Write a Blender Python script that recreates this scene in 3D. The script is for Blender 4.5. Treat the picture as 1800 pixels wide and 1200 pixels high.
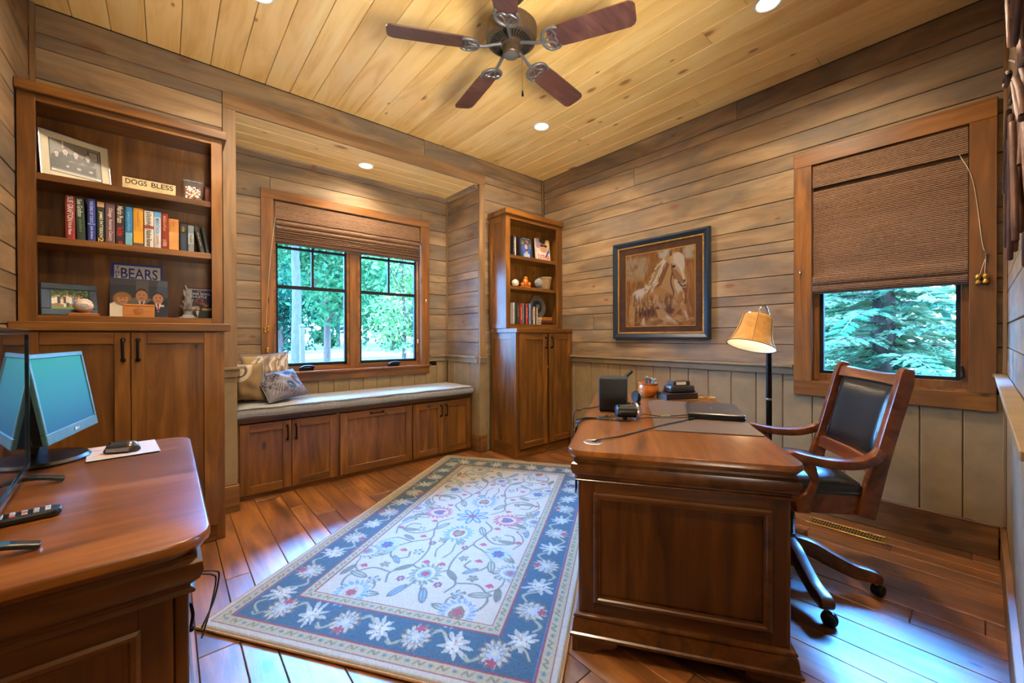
import bpy, bmesh, math, random
import numpy as np
from mathutils import Vector, Matrix

for o in list(bpy.data.objects):
    bpy.data.objects.remove(o, do_unlink=True)
scene = bpy.context.scene
COL = scene.collection
rnd = random.Random(11)
pi = math.pi


def S(c, a=1.0):
    """sRGB 0-255 -> linear rgba"""
    out = []
    for v in c:
        v /= 255.0
        out.append(v / 12.92 if v <= .04045 else ((v + .055) / 1.055) ** 2.4)
    return (*out, a)


# ------------------------------------------------------------------ camera
CAM_H = 1.0903
yaw, pitch, roll = 0.86149, -0.004815, -0.00263
fw = Vector((math.cos(yaw) * math.cos(pitch), math.sin(yaw) * math.cos(pitch), math.sin(pitch)))
rt = Vector((math.sin(yaw), -math.cos(yaw), 0))
up = rt.cross(fw)
rt2 = math.cos(roll) * rt + math.sin(roll) * up
up2 = -math.sin(roll) * rt + math.cos(roll) * up
cam = bpy.data.cameras.new('camera')
cam.sensor_width = 36
cam.lens = 708.315 / 1800 * 36
cam.shift_x = (900 - 900.39) / 1800
cam.shift_y = (593.73 - 600) / 1800
cam.clip_start = .02
cam.clip_end = 400
co = bpy.data.objects.new('camera', cam)
m = Matrix.Identity(4)
for i in range(3):
    m[i][0], m[i][1], m[i][2] = rt2[i], up2[i], -fw[i]
m[2][3] = CAM_H
co.matrix_world = m
COL.objects.link(co)
scene.camera = co

# ------------------------------------------------------------------ sky, sun, exposure
world = bpy.data.worlds.new('sky')
scene.world = world
world.use_nodes = True
bg = world.node_tree.nodes['Background']
bg.inputs[0].default_value = (.20, .50, 1.0, 1)
bg.inputs[1].default_value = 48.0
sun = bpy.data.lights.new('sun', 'SUN')
sun.energy = 2.5
sun.angle = math.radians(2)
sun.color = (1, .96, .82)
so = bpy.data.objects.new('sun', sun)
so.rotation_euler = Vector((-.5, -.62, .75)).to_track_quat('Z', 'Y').to_euler()
so.location = (-6, -8, 9)
COL.objects.link(so)
LAMP = 125.0            # watts of one recessed lamp
WARM = (1.0, .81, .58)
scene.view_settings.view_transform = 'Standard'
scene.view_settings.look = 'None'
scene.view_settings.gamma = 1
scene.view_settings.use_curve_mapping = False
scene.view_settings.exposure = 0.28

# added blue area lamps above each window, boosting the daylight over the sills
for nm_, p_, q_, w_, h_, e_ in (('added_daylight_alcove', (1.8, 5.9, 3.2), (1.15, 3.6, 1.30), 3.0, 1.3, 3900), ('added_daylight_right', (4.8, .30, 2.95), (3.0, .33, 1.05), 1.8, 1.2, 4000)):
    ad = bpy.data.lights.new(nm_, 'AREA')
    ad.shape = 'RECTANGLE'
    ad.size, ad.size_y = w_, h_
    ad.energy = e_
    ad.color = (.06, .33, 1.0)
    ao = bpy.data.objects.new(nm_, ad)
    ao.location = p_
    ao.rotation_euler = (Vector(p_) - Vector(q_)).to_track_quat('Z', 'Y').to_euler()
    COL.objects.link(ao)

# daylight portals in the two window openings (they only guide sampling of the sky)
for pl_, pr_, sx_, sy_ in (((1.27, 3.67, 1.49), (pi / 2, 0, 0), 1.25, 1.34), ((3.115, .365, 1.49), (pi / 2, 0, -pi / 2), .62, 1.32)):
    pd = bpy.data.lights.new('window_portal', 'AREA')
    pd.shape = 'RECTANGLE'
    pd.size, pd.size_y = sx_, sy_
    pd.cycles.is_portal = True
    po = bpy.data.objects.new('window_portal', pd)
    po.location = pl_
    po.rotation_euler = pr_
    COL.objects.link(po)

# ------------------------------------------------------------------ room numbers (metres)
XL, XR, YB, YA, YW = -.505, 3.064, 3.063, 3.62, -.08     # left, right, back, alcove back, front wall
ZC, ZA = 2.743, 2.505                                     # ceilings of room and alcove
AL, AR = .337, 2.218                                      # alcove sides
YF, YH = 2.671, 2.783                                     # fronts of the base cabinets and of the hutches


# ------------------------------------------------------------------ materials
def new_mat(name):
    mt = bpy.data.materials.new(name)
    mt.use_nodes = True
    nt = mt.node_tree
    return mt, nt, nt.nodes['Principled BSDF']


def nd(nt, typ, **kw):
    n = nt.nodes.new(typ)
    for k, v in kw.items():
        setattr(n, k, v)
    return n


def math_n(nt, op, a, b=None, clamp=False):
    n = nd(nt, 'ShaderNodeMath', operation=op, use_clamp=clamp)
    for i, v in enumerate((a, b)):
        if v is None:
            continue
        if isinstance(v, (int, float)):
            n.inputs[i].default_value = v
        else:
            nt.links.new(v, n.inputs[i])
    return n.outputs[0]


def mixc(nt, fac, a, b, blend='MIX'):
    n = nd(nt, 'ShaderNodeMix', data_type='RGBA', blend_type=blend)
    for idx, v in ((0, fac), (6, a), (7, b)):
        if isinstance(v, (int, float)):
            n.inputs[idx].default_value = v
        elif isinstance(v, tuple):
            n.inputs[idx].default_value = v
        else:
            nt.links.new(v, n.inputs[idx])
    return n.outputs[2]


def ramp(nt, fac, stops):
    n = nd(nt, 'ShaderNodeValToRGB')
    cr = n.color_ramp
    while len(cr.elements) < len(stops):
        cr.elements.new(.5)
    for e, (p, c) in zip(cr.elements, stops):
        e.position = p
        e.color = c
    nt.links.new(fac, n.inputs[0])
    return n.outputs[0]


def coords(nt, coord, offs=True):
    """texture vector, shifted by a random amount for each object"""
    if coord == 'pos':
        v = nd(nt, 'ShaderNodeNewGeometry').outputs['Position']
    else:
        v = nd(nt, 'ShaderNodeTexCoord').outputs['Object']
    oi = nd(nt, 'ShaderNodeObjectInfo').outputs['Random']
    if offs:
        c = nd(nt, 'ShaderNodeCombineXYZ')
        for i, k in enumerate((37.0, 91.0, 53.0)):
            nt.links.new(math_n(nt, 'MULTIPLY', oi, k), c.inputs[i])
        a = nd(nt, 'ShaderNodeVectorMath', operation='ADD')
        nt.links.new(v, a.inputs[0])
        nt.links.new(c.outputs[0], a.inputs[1])
        v = a.outputs[0]
    return v, oi


def stretch(nt, v, axis, along, across):
    mp = nd(nt, 'ShaderNodeMapping')
    sc = [across] * 3
    sc['XYZ'.index(axis)] = along
    mp.inputs['Scale'].default_value = sc
    nt.links.new(v, mp.inputs['Vector'])
    return mp.outputs[0]


def noise(nt, v, scale, detail=4, dist=0.0, rough=.55):
    n = nd(nt, 'ShaderNodeTexNoise')
    n.inputs['Scale'].default_value = scale
    n.inputs['Detail'].default_value = detail
    n.inputs['Roughness'].default_value = rough
    n.inputs['Distortion'].default_value = dist
    nt.links.new(v, n.inputs['Vector'])
    return n.outputs[0]


def wood(name, dark, mid, light, axis='X', coord='pos', rough=.5, knots=.0, patch=None, patch_amt=.5,
         vary=.25, coat=0.0, bump=.15, fine=1.0, knot_col=(58, 32, 14), lng=.8, acr=9.0, saw=False, coat_r=.16):
    mt, nt, bs = new_mat(name)
    L = nt.links.new
    v, oi = coords(nt, coord)
    A = noise(nt, stretch(nt, v, axis, lng, acr), 1.6, 4, 1.2)
    Bn = noise(nt, stretch(nt, v, axis, 4.0, 120.0 * fine), 1.0, 2)
    f = math_n(nt, 'ADD', math_n(nt, 'MULTIPLY', A, .86), math_n(nt, 'MULTIPLY', Bn, .14))
    col = ramp(nt, f, [(.30, S(dark)), (.5, S(mid)), (.70, S(light))])
    if patch:
        P = noise(nt, stretch(nt, v, axis, 1.3, 3.2), 1.5, 3, .4)
        pf = ramp(nt, P, [(.42, (0, 0, 0, 1)), (.62, (1, 1, 1, 1))])
        pf = math_n(nt, 'MULTIPLY', pf, patch_amt)
        col = mixc(nt, pf, col, S(patch))
    if knots > 0:
        vo = nd(nt, 'ShaderNodeTexVoronoi', voronoi_dimensions='2D')
        vo.inputs['Scale'].default_value = 1.0
        sx = nd(nt, 'ShaderNodeSeparateXYZ')
        L(v, sx.inputs[0])
        ia = 'XYZ'.index(axis)
        ib, ic = [k for k in range(3) if k != ia]
        cb = nd(nt, 'ShaderNodeCombineXYZ')
        L(math_n(nt, 'MULTIPLY', sx.outputs[ia], 2.8), cb.inputs[0])
        L(math_n(nt, 'MULTIPLY', math_n(nt, 'ADD', sx.outputs[ib], sx.outputs[ic]), 6.0), cb.inputs[1])
        L(cb.outputs[0], vo.inputs['Vector'])
        sp = nd(nt, 'ShaderNodeSeparateColor')
        L(vo.outputs['Color'], sp.inputs[0])
        gate = math_n(nt, 'LESS_THAN', sp.outputs[0], knots)
        rad = math_n(nt, 'ADD', math_n(nt, 'MULTIPLY', math_n(nt, 'POWER', sp.outputs[1], 2.0), .11), .045)
        d = math_n(nt, 'DIVIDE', vo.outputs['Distance'], rad)
        kf = ramp(nt, math_n(nt, 'MULTIPLY', d, .5), [(.22, (.8, .8, .8, 1)), (.42, (.5, .5, .5, 1)), (.5, (.12, .12, .12, 1)), (.85, (0, 0, 0, 1))])
        col = mixc(nt, math_n(nt, 'MULTIPLY', kf, gate), col, S(knot_col))
    hs = nd(nt, 'ShaderNodeHueSaturation')
    L(col, hs.inputs['Color'])
    L(math_n(nt, 'ADD', math_n(nt, 'MULTIPLY', oi, vary), 1 - vary / 2), hs.inputs['Value'])
    L(hs.outputs[0], bs.inputs['Base Color'])
    L(math_n(nt, 'ADD', math_n(nt, 'MULTIPLY', A, .16), rough - .08), bs.inputs['Roughness'])
    if coat:
        bs.inputs['Coat Weight'].default_value = coat
        bs.inputs['Coat Roughness'].default_value = coat_r
    if bump:
        bp = nd(nt, 'ShaderNodeBump')
        bp.inputs['Strength'].default_value = bump
        bp.inputs['Distance'].default_value = .004
        h = f
        if saw:
            sw = noise(nt, stretch(nt, v, axis, 90.0, 2.0), 1.0, 2)
            h = math_n(nt, 'ADD', f, math_n(nt, 'MULTIPLY', sw, .4))
        L(h, bp.inputs['Height'])
        L(bp.outputs[0], bs.inputs['Normal'])
    return mt


def plain(name, c, rough=.5, metal=0.0, var=0.0, coat=0.0, emit=None, estr=1.0, spec=None, bump=0.0, bscale=60, coord='obj', ior=None):
    mt, nt, bs = new_mat(name)
    bs.inputs['Roughness'].default_value = rough
    bs.inputs['Metallic'].default_value = metal
    if ior:
        bs.inputs['IOR'].default_value = ior
    if spec is not None:
        bs.inputs['Specular IOR Level'].default_value = spec
    if coat:
        bs.inputs['Coat Weight'].default_value = coat
        bs.inputs['Coat Roughness'].default_value = .08
    v, oi = coords(nt, coord)
    n = noise(nt, v, bscale * .35, 3)
    a = tuple(max(0, x * (1 - .10 - var)) for x in S(c)[:3]) + (1,)
    b = tuple(min(1, x * (1 + .10 + var)) for x in S(c)[:3]) + (1,)
    nt.links.new(ramp(nt, n, [(.35, a), (.65, b)]), bs.inputs['Base Color'])
    if emit:
        bs.inputs['Emission Color'].default_value = S(emit)
        bs.inputs['Emission Strength'].default_value = estr
    if bump:
        bp = nd(nt, 'ShaderNodeBump')
        bp.inputs['Strength'].default_value = bump
        bp.inputs['Distance'].default_value = .003
        nt.links.new(noise(nt, v, bscale, 3), bp.inputs['Height'])
        nt.links.new(bp.outputs[0], bs.inputs['Normal'])
    return mt


def vcol(name, rough=.6, bump=0.0, bscale=300, coat=0.0, sheen=0.0):
    mt, nt, bs = new_mat(name)
    a = nd(nt, 'ShaderNodeAttribute', attribute_name='col')
    nt.links.new(a.outputs['Color'], bs.inputs['Base Color'])
    bs.inputs['Roughness'].default_value = rough
    if coat:
        bs.inputs['Coat Weight'].default_value = coat
    if sheen:
        bs.inputs['Sheen Weight'].default_value = sheen
    if bump:
        v, _ = coords(nt, 'obj', False)
        bp = nd(nt, 'ShaderNodeBump')
        bp.inputs['Strength'].default_value = bump
        bp.inputs['Distance'].default_value = .004
        nt.links.new(noise(nt, v, bscale, 2), bp.inputs['Height'])
        nt.links.new(bp.outputs[0], bs.inputs['Normal'])
    return mt


def glass_mat(name, tint=(1, 1, 1), refl=1.0):
    mt = bpy.data.materials.new(name)
    mt.use_nodes = True
    nt = mt.node_tree
    nt.nodes.clear()
    out = nd(nt, 'ShaderNodeOutputMaterial')
    tr = nd(nt, 'ShaderNodeBsdfTransparent')
    tr.inputs[0].default_value = (*tint, 1)
    gl = nd(nt, 'ShaderNodeBsdfGlossy')
    gl.inputs['Roughness'].default_value = .02
    fr = nd(nt, 'ShaderNodeFresnel')
    fr.inputs[0].default_value = 1.45
    mx = nd(nt, 'ShaderNodeMixShader')
    nt.links.new(math_n(nt, 'MULTIPLY', fr.outputs[0], refl), mx.inputs[0])
    nt.links.new(tr.outputs[0], mx.inputs[1])
    nt.links.new(gl.outputs[0], mx.inputs[2])
    nt.links.new(mx.outputs[0], out.inputs[0])
    return mt


def woven(name, dark, mid, light, axis='Z'):
    """woven reed cloth: thin horizontal reeds"""
    mt, nt, bs = new_mat(name)
    v, oi = coords(nt, 'pos', False)
    n1 = noise(nt, stretch(nt, v, axis, 60.0, 4.0), 1.0, 2)
    n2 = noise(nt, stretch(nt, v, axis, 260.0, 70.0), 1.0, 1)
    sx = nd(nt, 'ShaderNodeSeparateXYZ')
    nt.links.new(v, sx.inputs[0])
    ph = math_n(nt, 'ADD', math_n(nt, 'MULTIPLY', sx.outputs['XYZ'.index(axis)], 2 * pi / .0095), math_n(nt, 'MULTIPLY', n1, 3.0))
    bnd = math_n(nt, 'ADD', math_n(nt, 'MULTIPLY', math_n(nt, 'SINE', ph), .16), .28)
    f = math_n(nt, 'ADD', math_n(nt, 'ADD', bnd, math_n(nt, 'MULTIPLY', n1, .14)), math_n(nt, 'MULTIPLY', n2, .3))
    col = ramp(nt, f, [(.36, S(dark)), (.5, S(mid)), (.63, S(light))])
    nt.links.new(col, bs.inputs['Base Color'])
    bs.inputs['Roughness'].default_value = .75
    bp = nd(nt, 'ShaderNodeBump')
    bp.inputs['Strength'].default_value = .6
    bp.inputs['Distance'].default_value = .004
    nt.links.new(f, bp.inputs['Height'])
    nt.links.new(bp.outputs[0], bs.inputs['Normal'])
    return mt


MT = {}
for ax in 'XYZ':
    MT['ship' + ax] = wood('shiplap_' + ax, (104, 82, 58), (146, 118, 86), (172, 146, 112), ax, 'pos', .62, .20, (96, 90, 84), .62, .24, bump=.22, knot_col=(120, 74, 40), lng=.8, acr=4.5, saw=True)
    MT['cab' + ax] = wood('stained_alder_' + ax, (72, 41, 8), (118, 72, 18), (150, 98, 32), ax, 'pos', .42, .10, (84, 50, 20), .45, .16, coat=.15, bump=.08, knot_col=(36, 18, 8), lng=.9, acr=8)
    MT['trim' + ax] = wood('window_trim_' + ax, (92, 54, 16), (134, 82, 28), (160, 104, 42), ax, 'pos', .45, .14, (92, 66, 44), .5, .18, coat=.1, bump=.1, knot_col=(44, 24, 12))
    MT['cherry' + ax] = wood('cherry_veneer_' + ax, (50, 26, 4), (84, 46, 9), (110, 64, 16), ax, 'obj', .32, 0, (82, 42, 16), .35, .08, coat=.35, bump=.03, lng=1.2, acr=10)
    MT['post' + ax] = wood('opening_casing_' + ax, (106, 78, 48), (138, 104, 66), (160, 124, 82), ax, 'pos', .58, .12, (124, 100, 78), .5, .14, bump=.15, knot_col=(104, 62, 32))
MT['cherrytop'] = wood('cherry_top', (76, 40, 7), (116, 64, 13), (144, 86, 24), 'X', 'obj', .34, 0, (92, 50, 14), .4, .08, coat=.3, bump=.02, lng=1.2, acr=10)  # cherry copy lightened for the light falling on the tops
MT['ceil'] = wood('ceiling_pine_Y', (218, 172, 92), (244, 206, 132), (250, 224, 160), 'Y', 'pos', .45, .26, (250, 214, 142), .5, .16, coat=.1, bump=.1, knot_col=(140, 80, 32), lng=.7, acr=4.5, saw=True)
MT['ceilX'] = wood('ceiling_pine_X', (218, 172, 92), (244, 206, 132), (250, 224, 160), 'X', 'pos', .45, .2, (250, 214, 142), .5, .12, bump=.08, knot_col=(140, 80, 32), lng=.7, acr=4.5)
MT['floor'] = wood('oak_floor_Y', (78, 44, 18), (130, 78, 32), (166, 108, 52), 'Y', 'pos', .44, .10, (52, 32, 18), .6, .45, coat=.3, bump=.3, knot_col=(34, 16, 8), lng=1.0, acr=8, saw=True, coat_r=.34)
MT['basebrown'] = wood('rustic_baseboard_Y', (76, 46, 20), (132, 88, 44), (160, 114, 64), 'Y', 'pos', .5, .1, (58, 38, 22), .6, .1, bump=.15)
MT['basebrownX'] = wood('rustic_baseboard_X', (70, 44, 18), (124, 82, 38), (150, 104, 56), 'X', 'pos', .5, .1, (80, 52, 26), .5, .1, bump=.15)
MT['taupe'] = plain('taupe_paint', (142, 120, 86), .55, var=.02, coord='pos', bump=.05, bscale=25)
MT['backing'] = plain('dark_backing', (40, 28, 20), .9)
MT['bronze'] = plain('oil_rubbed_bronze', (30, 24, 20), .38, .7)
MT['sash'] = plain('bronze_sash_metal', (30, 31, 33), .65, .0, spec=.2)
MT['glass'] = glass_mat('window_glass')
MT['white'] = plain('white_enamel', (235, 232, 225), .4)
MT['silver'] = plain('brushed_steel', (190, 190, 190), .3, 1.0)
MT['chrome'] = plain('chrome', (210, 210, 212), .12, 1.0)
MT['brass'] = plain('brass', (190, 150, 70), .3, .9)
MT['gold'] = plain('gold_leaf', (206, 160, 80), .35, .6)
MT['black'] = plain('black_plastic', (18, 18, 19), .35)
MT['blackm'] = plain('matte_black', (16, 17, 17), .7)
MT['leather'] = plain('black_leather', (20, 24, 26), .30, coat=.25, bump=.25, bscale=140, var=.1)
MT['shade'] = woven('woven_reed', (56, 36, 24), (104, 72, 50), (158, 122, 90))
MT['print'] = vcol('printed_paper', .45)
MT['cream'] = plain('page_paper', (222, 210, 182), .8)
MT['paint'] = vcol('painted_canvas', .5, .25, 160)
MT['rug'] = vcol('wool_pile', .95, .6, 420, sheen=.15)
MT['pillow'] = vcol('printed_cotton', .85, .25, 260)


# ------------------------------------------------------------------ mesh builder
PM = {}


def tag(o, label=None, cat=None, group=None, kind=None):
    if label:
        o['label'] = label
    if cat:
        o['category'] = cat
    if group:
        o['group'] = group
    if kind:
        o['kind'] = kind
    return o


def T(name, label, cat, loc=(0, 0, 0), rz=0.0, group=None, kind=None):
    """an Empty at the base of a thing, parent of its parts"""
    o = bpy.data.objects.new(name, None)
    o.empty_display_size = .05
    COL.objects.link(o)
    o.location = loc
    o.rotation_euler = (0, 0, rz)
    PM[o.name] = Matrix.Translation(loc) @ Matrix.Rotation(rz, 4, 'Z')
    return tag(o, label, cat, group, kind)


class B:
    def __init__(s):
        s.v, s.f = [], []

    def add(s, vs, fs):
        n = len(s.v)
        s.v += [tuple(v) for v in vs]
        s.f += [tuple(i + n for i in f) for f in fs]
        return s

    def box(s, x0, x1, y0, y1, z0, z1):
        return s.add([(x0, y0, z0), (x1, y0, z0), (x1, y1, z0), (x0, y1, z0), (x0, y0, z1), (x1, y0, z1), (x1, y1, z1), (x0, y1, z1)],
                     [(0, 3, 2, 1), (4, 5, 6, 7), (0, 1, 5, 4), (1, 2, 6, 5), (2, 3, 7, 6), (3, 0, 4, 7)])

    def plank(s, x0, x1, y0, y1, z0, z1, face, c=.003):
        """box whose visible face ('+x','-y','+z' ...) has chamfered edges"""
        lo, hi = [x0, y0, z0], [x1, y1, z1]
        a = 'xyz'.index(face[1])
        sg = face[0] == '+'
        b, d = [i for i in range(3) if i != a]
        base, top = (lo[a], hi[a]) if sg else (hi[a], lo[a])
        mid = top - c if sg else top + c

        def ring(val, ins):
            out = []
            for (p, q) in ((lo[b] + ins, lo[d] + ins), (hi[b] - ins, lo[d] + ins), (hi[b] - ins, hi[d] - ins), (lo[b] + ins, hi[d] - ins)):
                w = [0, 0, 0]
                w[a], w[b], w[d] = val, p, q
                out.append(w)
            return out
        return s.loft([ring(base, 0), ring(mid, 0), ring(top, c)])

    def loft(s, rings, closed=True, caps=True):
        n = len(rings[0])
        vs = [v for r in rings for v in r]
        fs = []
        for i in range(len(rings) - 1):
            for j in range(n if closed else n - 1):
                k = (j + 1) % n
                fs.append((i * n + j, i * n + k, (i + 1) * n + k, (i + 1) * n + j))
        if caps:
            fs.append(tuple(reversed(range(n))))
            fs.append(tuple((len(rings) - 1) * n + j for j in range(n)))
        return s.add(vs, fs)

    def tube(s, pts, r, n=8, caps=True, sec=None):
        """tube (or any section) swept along points"""
        pts = [Vector(p) for p in pts]
        rings = []
        prev = None
        for i, p in enumerate(pts):
            t = (pts[min(i + 1, len(pts) - 1)] - pts[max(i - 1, 0)]).normalized()
            if prev is None:
                a = Vector((0, 0, 1)) if abs(t.z) < .9 else Vector((1, 0, 0))
                nx = t.cross(a).normalized()
            else:
                nx = (prev - t * prev.dot(t)).normalized()
            prev = nx
            ny = t.cross(nx)
            rr = r[i] if isinstance(r, (list, tuple)) else r
            if sec:
                rings.append([p + nx * (q[0] * rr) + ny * (q[1] * rr) for q in sec])
            else:
                rings.append([p + nx * math.cos(2 * pi * k / n) * rr + ny * math.sin(2 * pi * k / n) * rr for k in range(n)])
        return s.loft(rings, True, caps)

    def strip(s, pts, side, w, h):
        """rectangular bar along points; side = fixed sideways axis; w,h float or list"""
        pts = [Vector(p) for p in pts]
        sd = Vector(side).normalized()
        rings = []
        for i, p in enumerate(pts):
            t = (pts[min(i + 1, len(pts) - 1)] - pts[max(i - 1, 0)]).normalized()
            nn = sd.cross(t).normalized()
            ww = w[i] if isinstance(w, (list, tuple)) else w
            hh = h[i] if isinstance(h, (list, tuple)) else h
            rings.append([p + sd * ww / 2 + nn * hh / 2, p - sd * ww / 2 + nn * hh / 2, p - sd * ww / 2 - nn * hh / 2, p + sd * ww / 2 - nn * hh / 2])
        return s.loft(rings)

    def lathe(s, prof, n=24, c=(0, 0, 0), M=None, caps=True):
        rings = []
        for r, z in prof:
            ring = [Vector((r * math.cos(2 * pi * k / n), r * math.sin(2 * pi * k / n), z)) for k in range(n)]
            if M is not None:
                ring = [M @ q for q in ring]
            rings.append([q + Vector(c) for q in ring])
        return s.loft(rings, True, caps)

    def rect(s, cx, cy, hx, hy, prof, r=0.0, seg=5):
        """profile [(outward offset, z)] swept round a rectangle with rounded corners"""
        rings = []
        for off, z in prof:
            ring = []
            for qx, qy, a0 in ((1, 1, 0), (-1, 1, pi / 2), (-1, -1, pi), (1, -1, 3 * pi / 2)):
                if r <= 0:
                    ring.append((cx + qx * (hx + off), cy + qy * (hy + off), z))
                else:
                    for k in range(seg + 1):
                        a = a0 + pi / 2 * k / seg
                        rr = max(r + off, .001)
                        ring.append((cx + qx * (hx - r) + rr * math.cos(a), cy + qy * (hy - r) + rr * math.sin(a), z))
            rings.append(ring)
        return s.loft(rings)

    def ball(s, c, r, nu=14, nv=9, sc=(1, 1, 1)):
        rings = []
        for i in range(nv + 1):
            t = pi * (i + .02 if i == 0 else (i - .02 if i == nv else i)) / nv
            rings.append([(c[0] + sc[0] * r * math.sin(t) * math.cos(2 * pi * k / nu), c[1] + sc[1] * r * math.sin(t) * math.sin(2 * pi * k / nu), c[2] - sc[2] * r * math.cos(t)) for k in range(nu)])
        return s.loft(rings)

    def prism(s, poly, lo, hi, ax='y'):
        """polygon extruded along an axis; poly in the two other axes"""
        a = 'xyz'.index(ax)
        b, d = [i for i in range(3) if i != a]
        rings = []
        for val in (lo, hi):
            ring = []
            for p, q in poly:
                w = [0, 0, 0]
                w[a], w[b], w[d] = val, p, q
                ring.append(w)
            rings.append(ring)
        return s.loft(rings)

    def xf(s, M):
        s.v = [tuple(M @ Vector(v)) for v in s.v]
        return s

    def build(s, name, mat, par=None, world=False, smooth=False, bevel=0.0, label=None, seg=1, fix=True):
        vs = s.v
        if par is not None and world:
            Mi = PM[par.name].inverted()
            vs = [tuple(Mi @ Vector(v)) for v in vs]
        me = bpy.data.meshes.new(name)
        me.from_pydata(vs, [], s.f)
        if fix:
            bm = bmesh.new()
            bm.from_mesh(me)
            bmesh.ops.recalc_face_normals(bm, faces=bm.faces)
            if bevel:
                es = [e for e in bm.edges if len(e.link_faces) == 2 and e.calc_face_angle(0) > .5]
                bmesh.ops.bevel(bm, geom=es, offset=bevel, segments=seg, affect='EDGES', profile=.5, clamp_overlap=True)
            bm.to_mesh(me)
            bm.free()
        if smooth:
            me.polygons.foreach_set('use_smooth', [True] * len(me.polygons))
            me.set_sharp_from_angle(angle=math.radians(smooth if smooth > 1 else 40))
        me.materials.append(MT[mat] if isinstance(mat, str) else mat)
        o = bpy.data.objects.new(name, me)
        COL.objects.link(o)
        if par is not None:
            o.parent = par
            if o.name not in PM:
                PM[o.name] = PM[par.name]
        else:
            PM[o.name] = Matrix.Identity(4)
        if label:
            o['label'] = label
        return o

    def thing(s, name, mat, label, cat, loc=(0, 0, 0), rz=0.0, group=None, **kw):
        """single-mesh thing, vertices local to loc"""
        o = s.build(name, mat, **kw)
        o.location = loc
        o.rotation_euler = (0, 0, rz)
        PM[o.name] = Matrix.Translation(loc) @ Matrix.Rotation(rz, 4, 'Z')
        return tag(o, label, cat, group)


def struct(o):
    o['kind'] = 'structure'
    return o


def bezier(pts, n=8):
    """Catmull-Rom through points"""
    P = [Vector(p) for p in pts]
    P = [P[0] * 2 - P[1]] + P + [P[-1] * 2 - P[-2]]
    out = []
    for i in range(1, len(P) - 2):
        for k in range(n):
            t = k / n
            out.append(.5 * ((2 * P[i]) + (P[i + 1] - P[i - 1]) * t + (2 * P[i - 1] - 5 * P[i] + 4 * P[i + 1] - P[i + 2]) * t * t + (3 * P[i] - P[i - 1] - 3 * P[i + 1] + P[i + 2]) * t ** 3))
    out.append(P[-2])
    return out


# ------------------------------------------------------------------ lettering and prints
def text_mesh(body):
    cu = bpy.data.curves.new('t', 'FONT')
    cu.body = body
    cu.resolution_u = 3
    cu.offset = .012
    ob = bpy.data.objects.new('t', cu)
    COL.objects.link(ob)
    bpy.context.view_layer.update()
    me = bpy.data.meshes.new_from_object(ob.evaluated_get(bpy.context.evaluated_depsgraph_get()))
    bpy.data.objects.remove(ob, do_unlink=True)
    bpy.data.curves.remove(cu)
    return me


def lettering(body, w, h, M, mat, par, name='lettering'):
    """flat letters fitted to a w x h box centred on M (letters in M's XY plane); '~n' = n illegible strokes"""
    if body[0] == '~':
        n, q = int(body[1:]), random.Random(len(bpy.data.objects))
        bb = B()
        for k in range(n):
            x = -w / 2 + w * (k + .12) / n
            d = w / n * .76
            a, c = q.uniform(-.5, -.3) * h, q.uniform(.2, .5) * h
            for r_ in q.sample([(x, x + d * .3, a, c), (x + d * .6, x + d * .9, a, q.uniform(0, .5) * h), (x, x + d * .9, a, a + h * .16), (x, x + d * .9, -h * .08, h * .1)], 3):
                bb.add([M @ Vector((r_[0], r_[2], 0)), M @ Vector((r_[1], r_[2], 0)), M @ Vector((r_[1], r_[3], 0)), M @ Vector((r_[0], r_[3], 0))], [(0, 1, 2, 3)])
        return bb.build(name, mat, par, fix=False)
    me = text_mesh(body)
    vs = [v.co.copy() for v in me.vertices]
    x0, x1 = min(v.x for v in vs), max(v.x for v in vs)
    y0, y1 = min(v.y for v in vs), max(v.y for v in vs)
    for v, q in zip(me.vertices, vs):
        v.co = M @ Vector(((q.x - (x0 + x1) / 2) / (x1 - x0) * w, (q.y - (y0 + y1) / 2) / (y1 - y0) * h, 0))
    me.materials.clear()
    me.materials.append(MT[mat] if isinstance(mat, str) else mat)
    me.name = name
    o = bpy.data.objects.new(name, me)
    COL.objects.link(o)
    o.parent = par
    PM[o.name] = PM[par.name]
    return o


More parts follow.
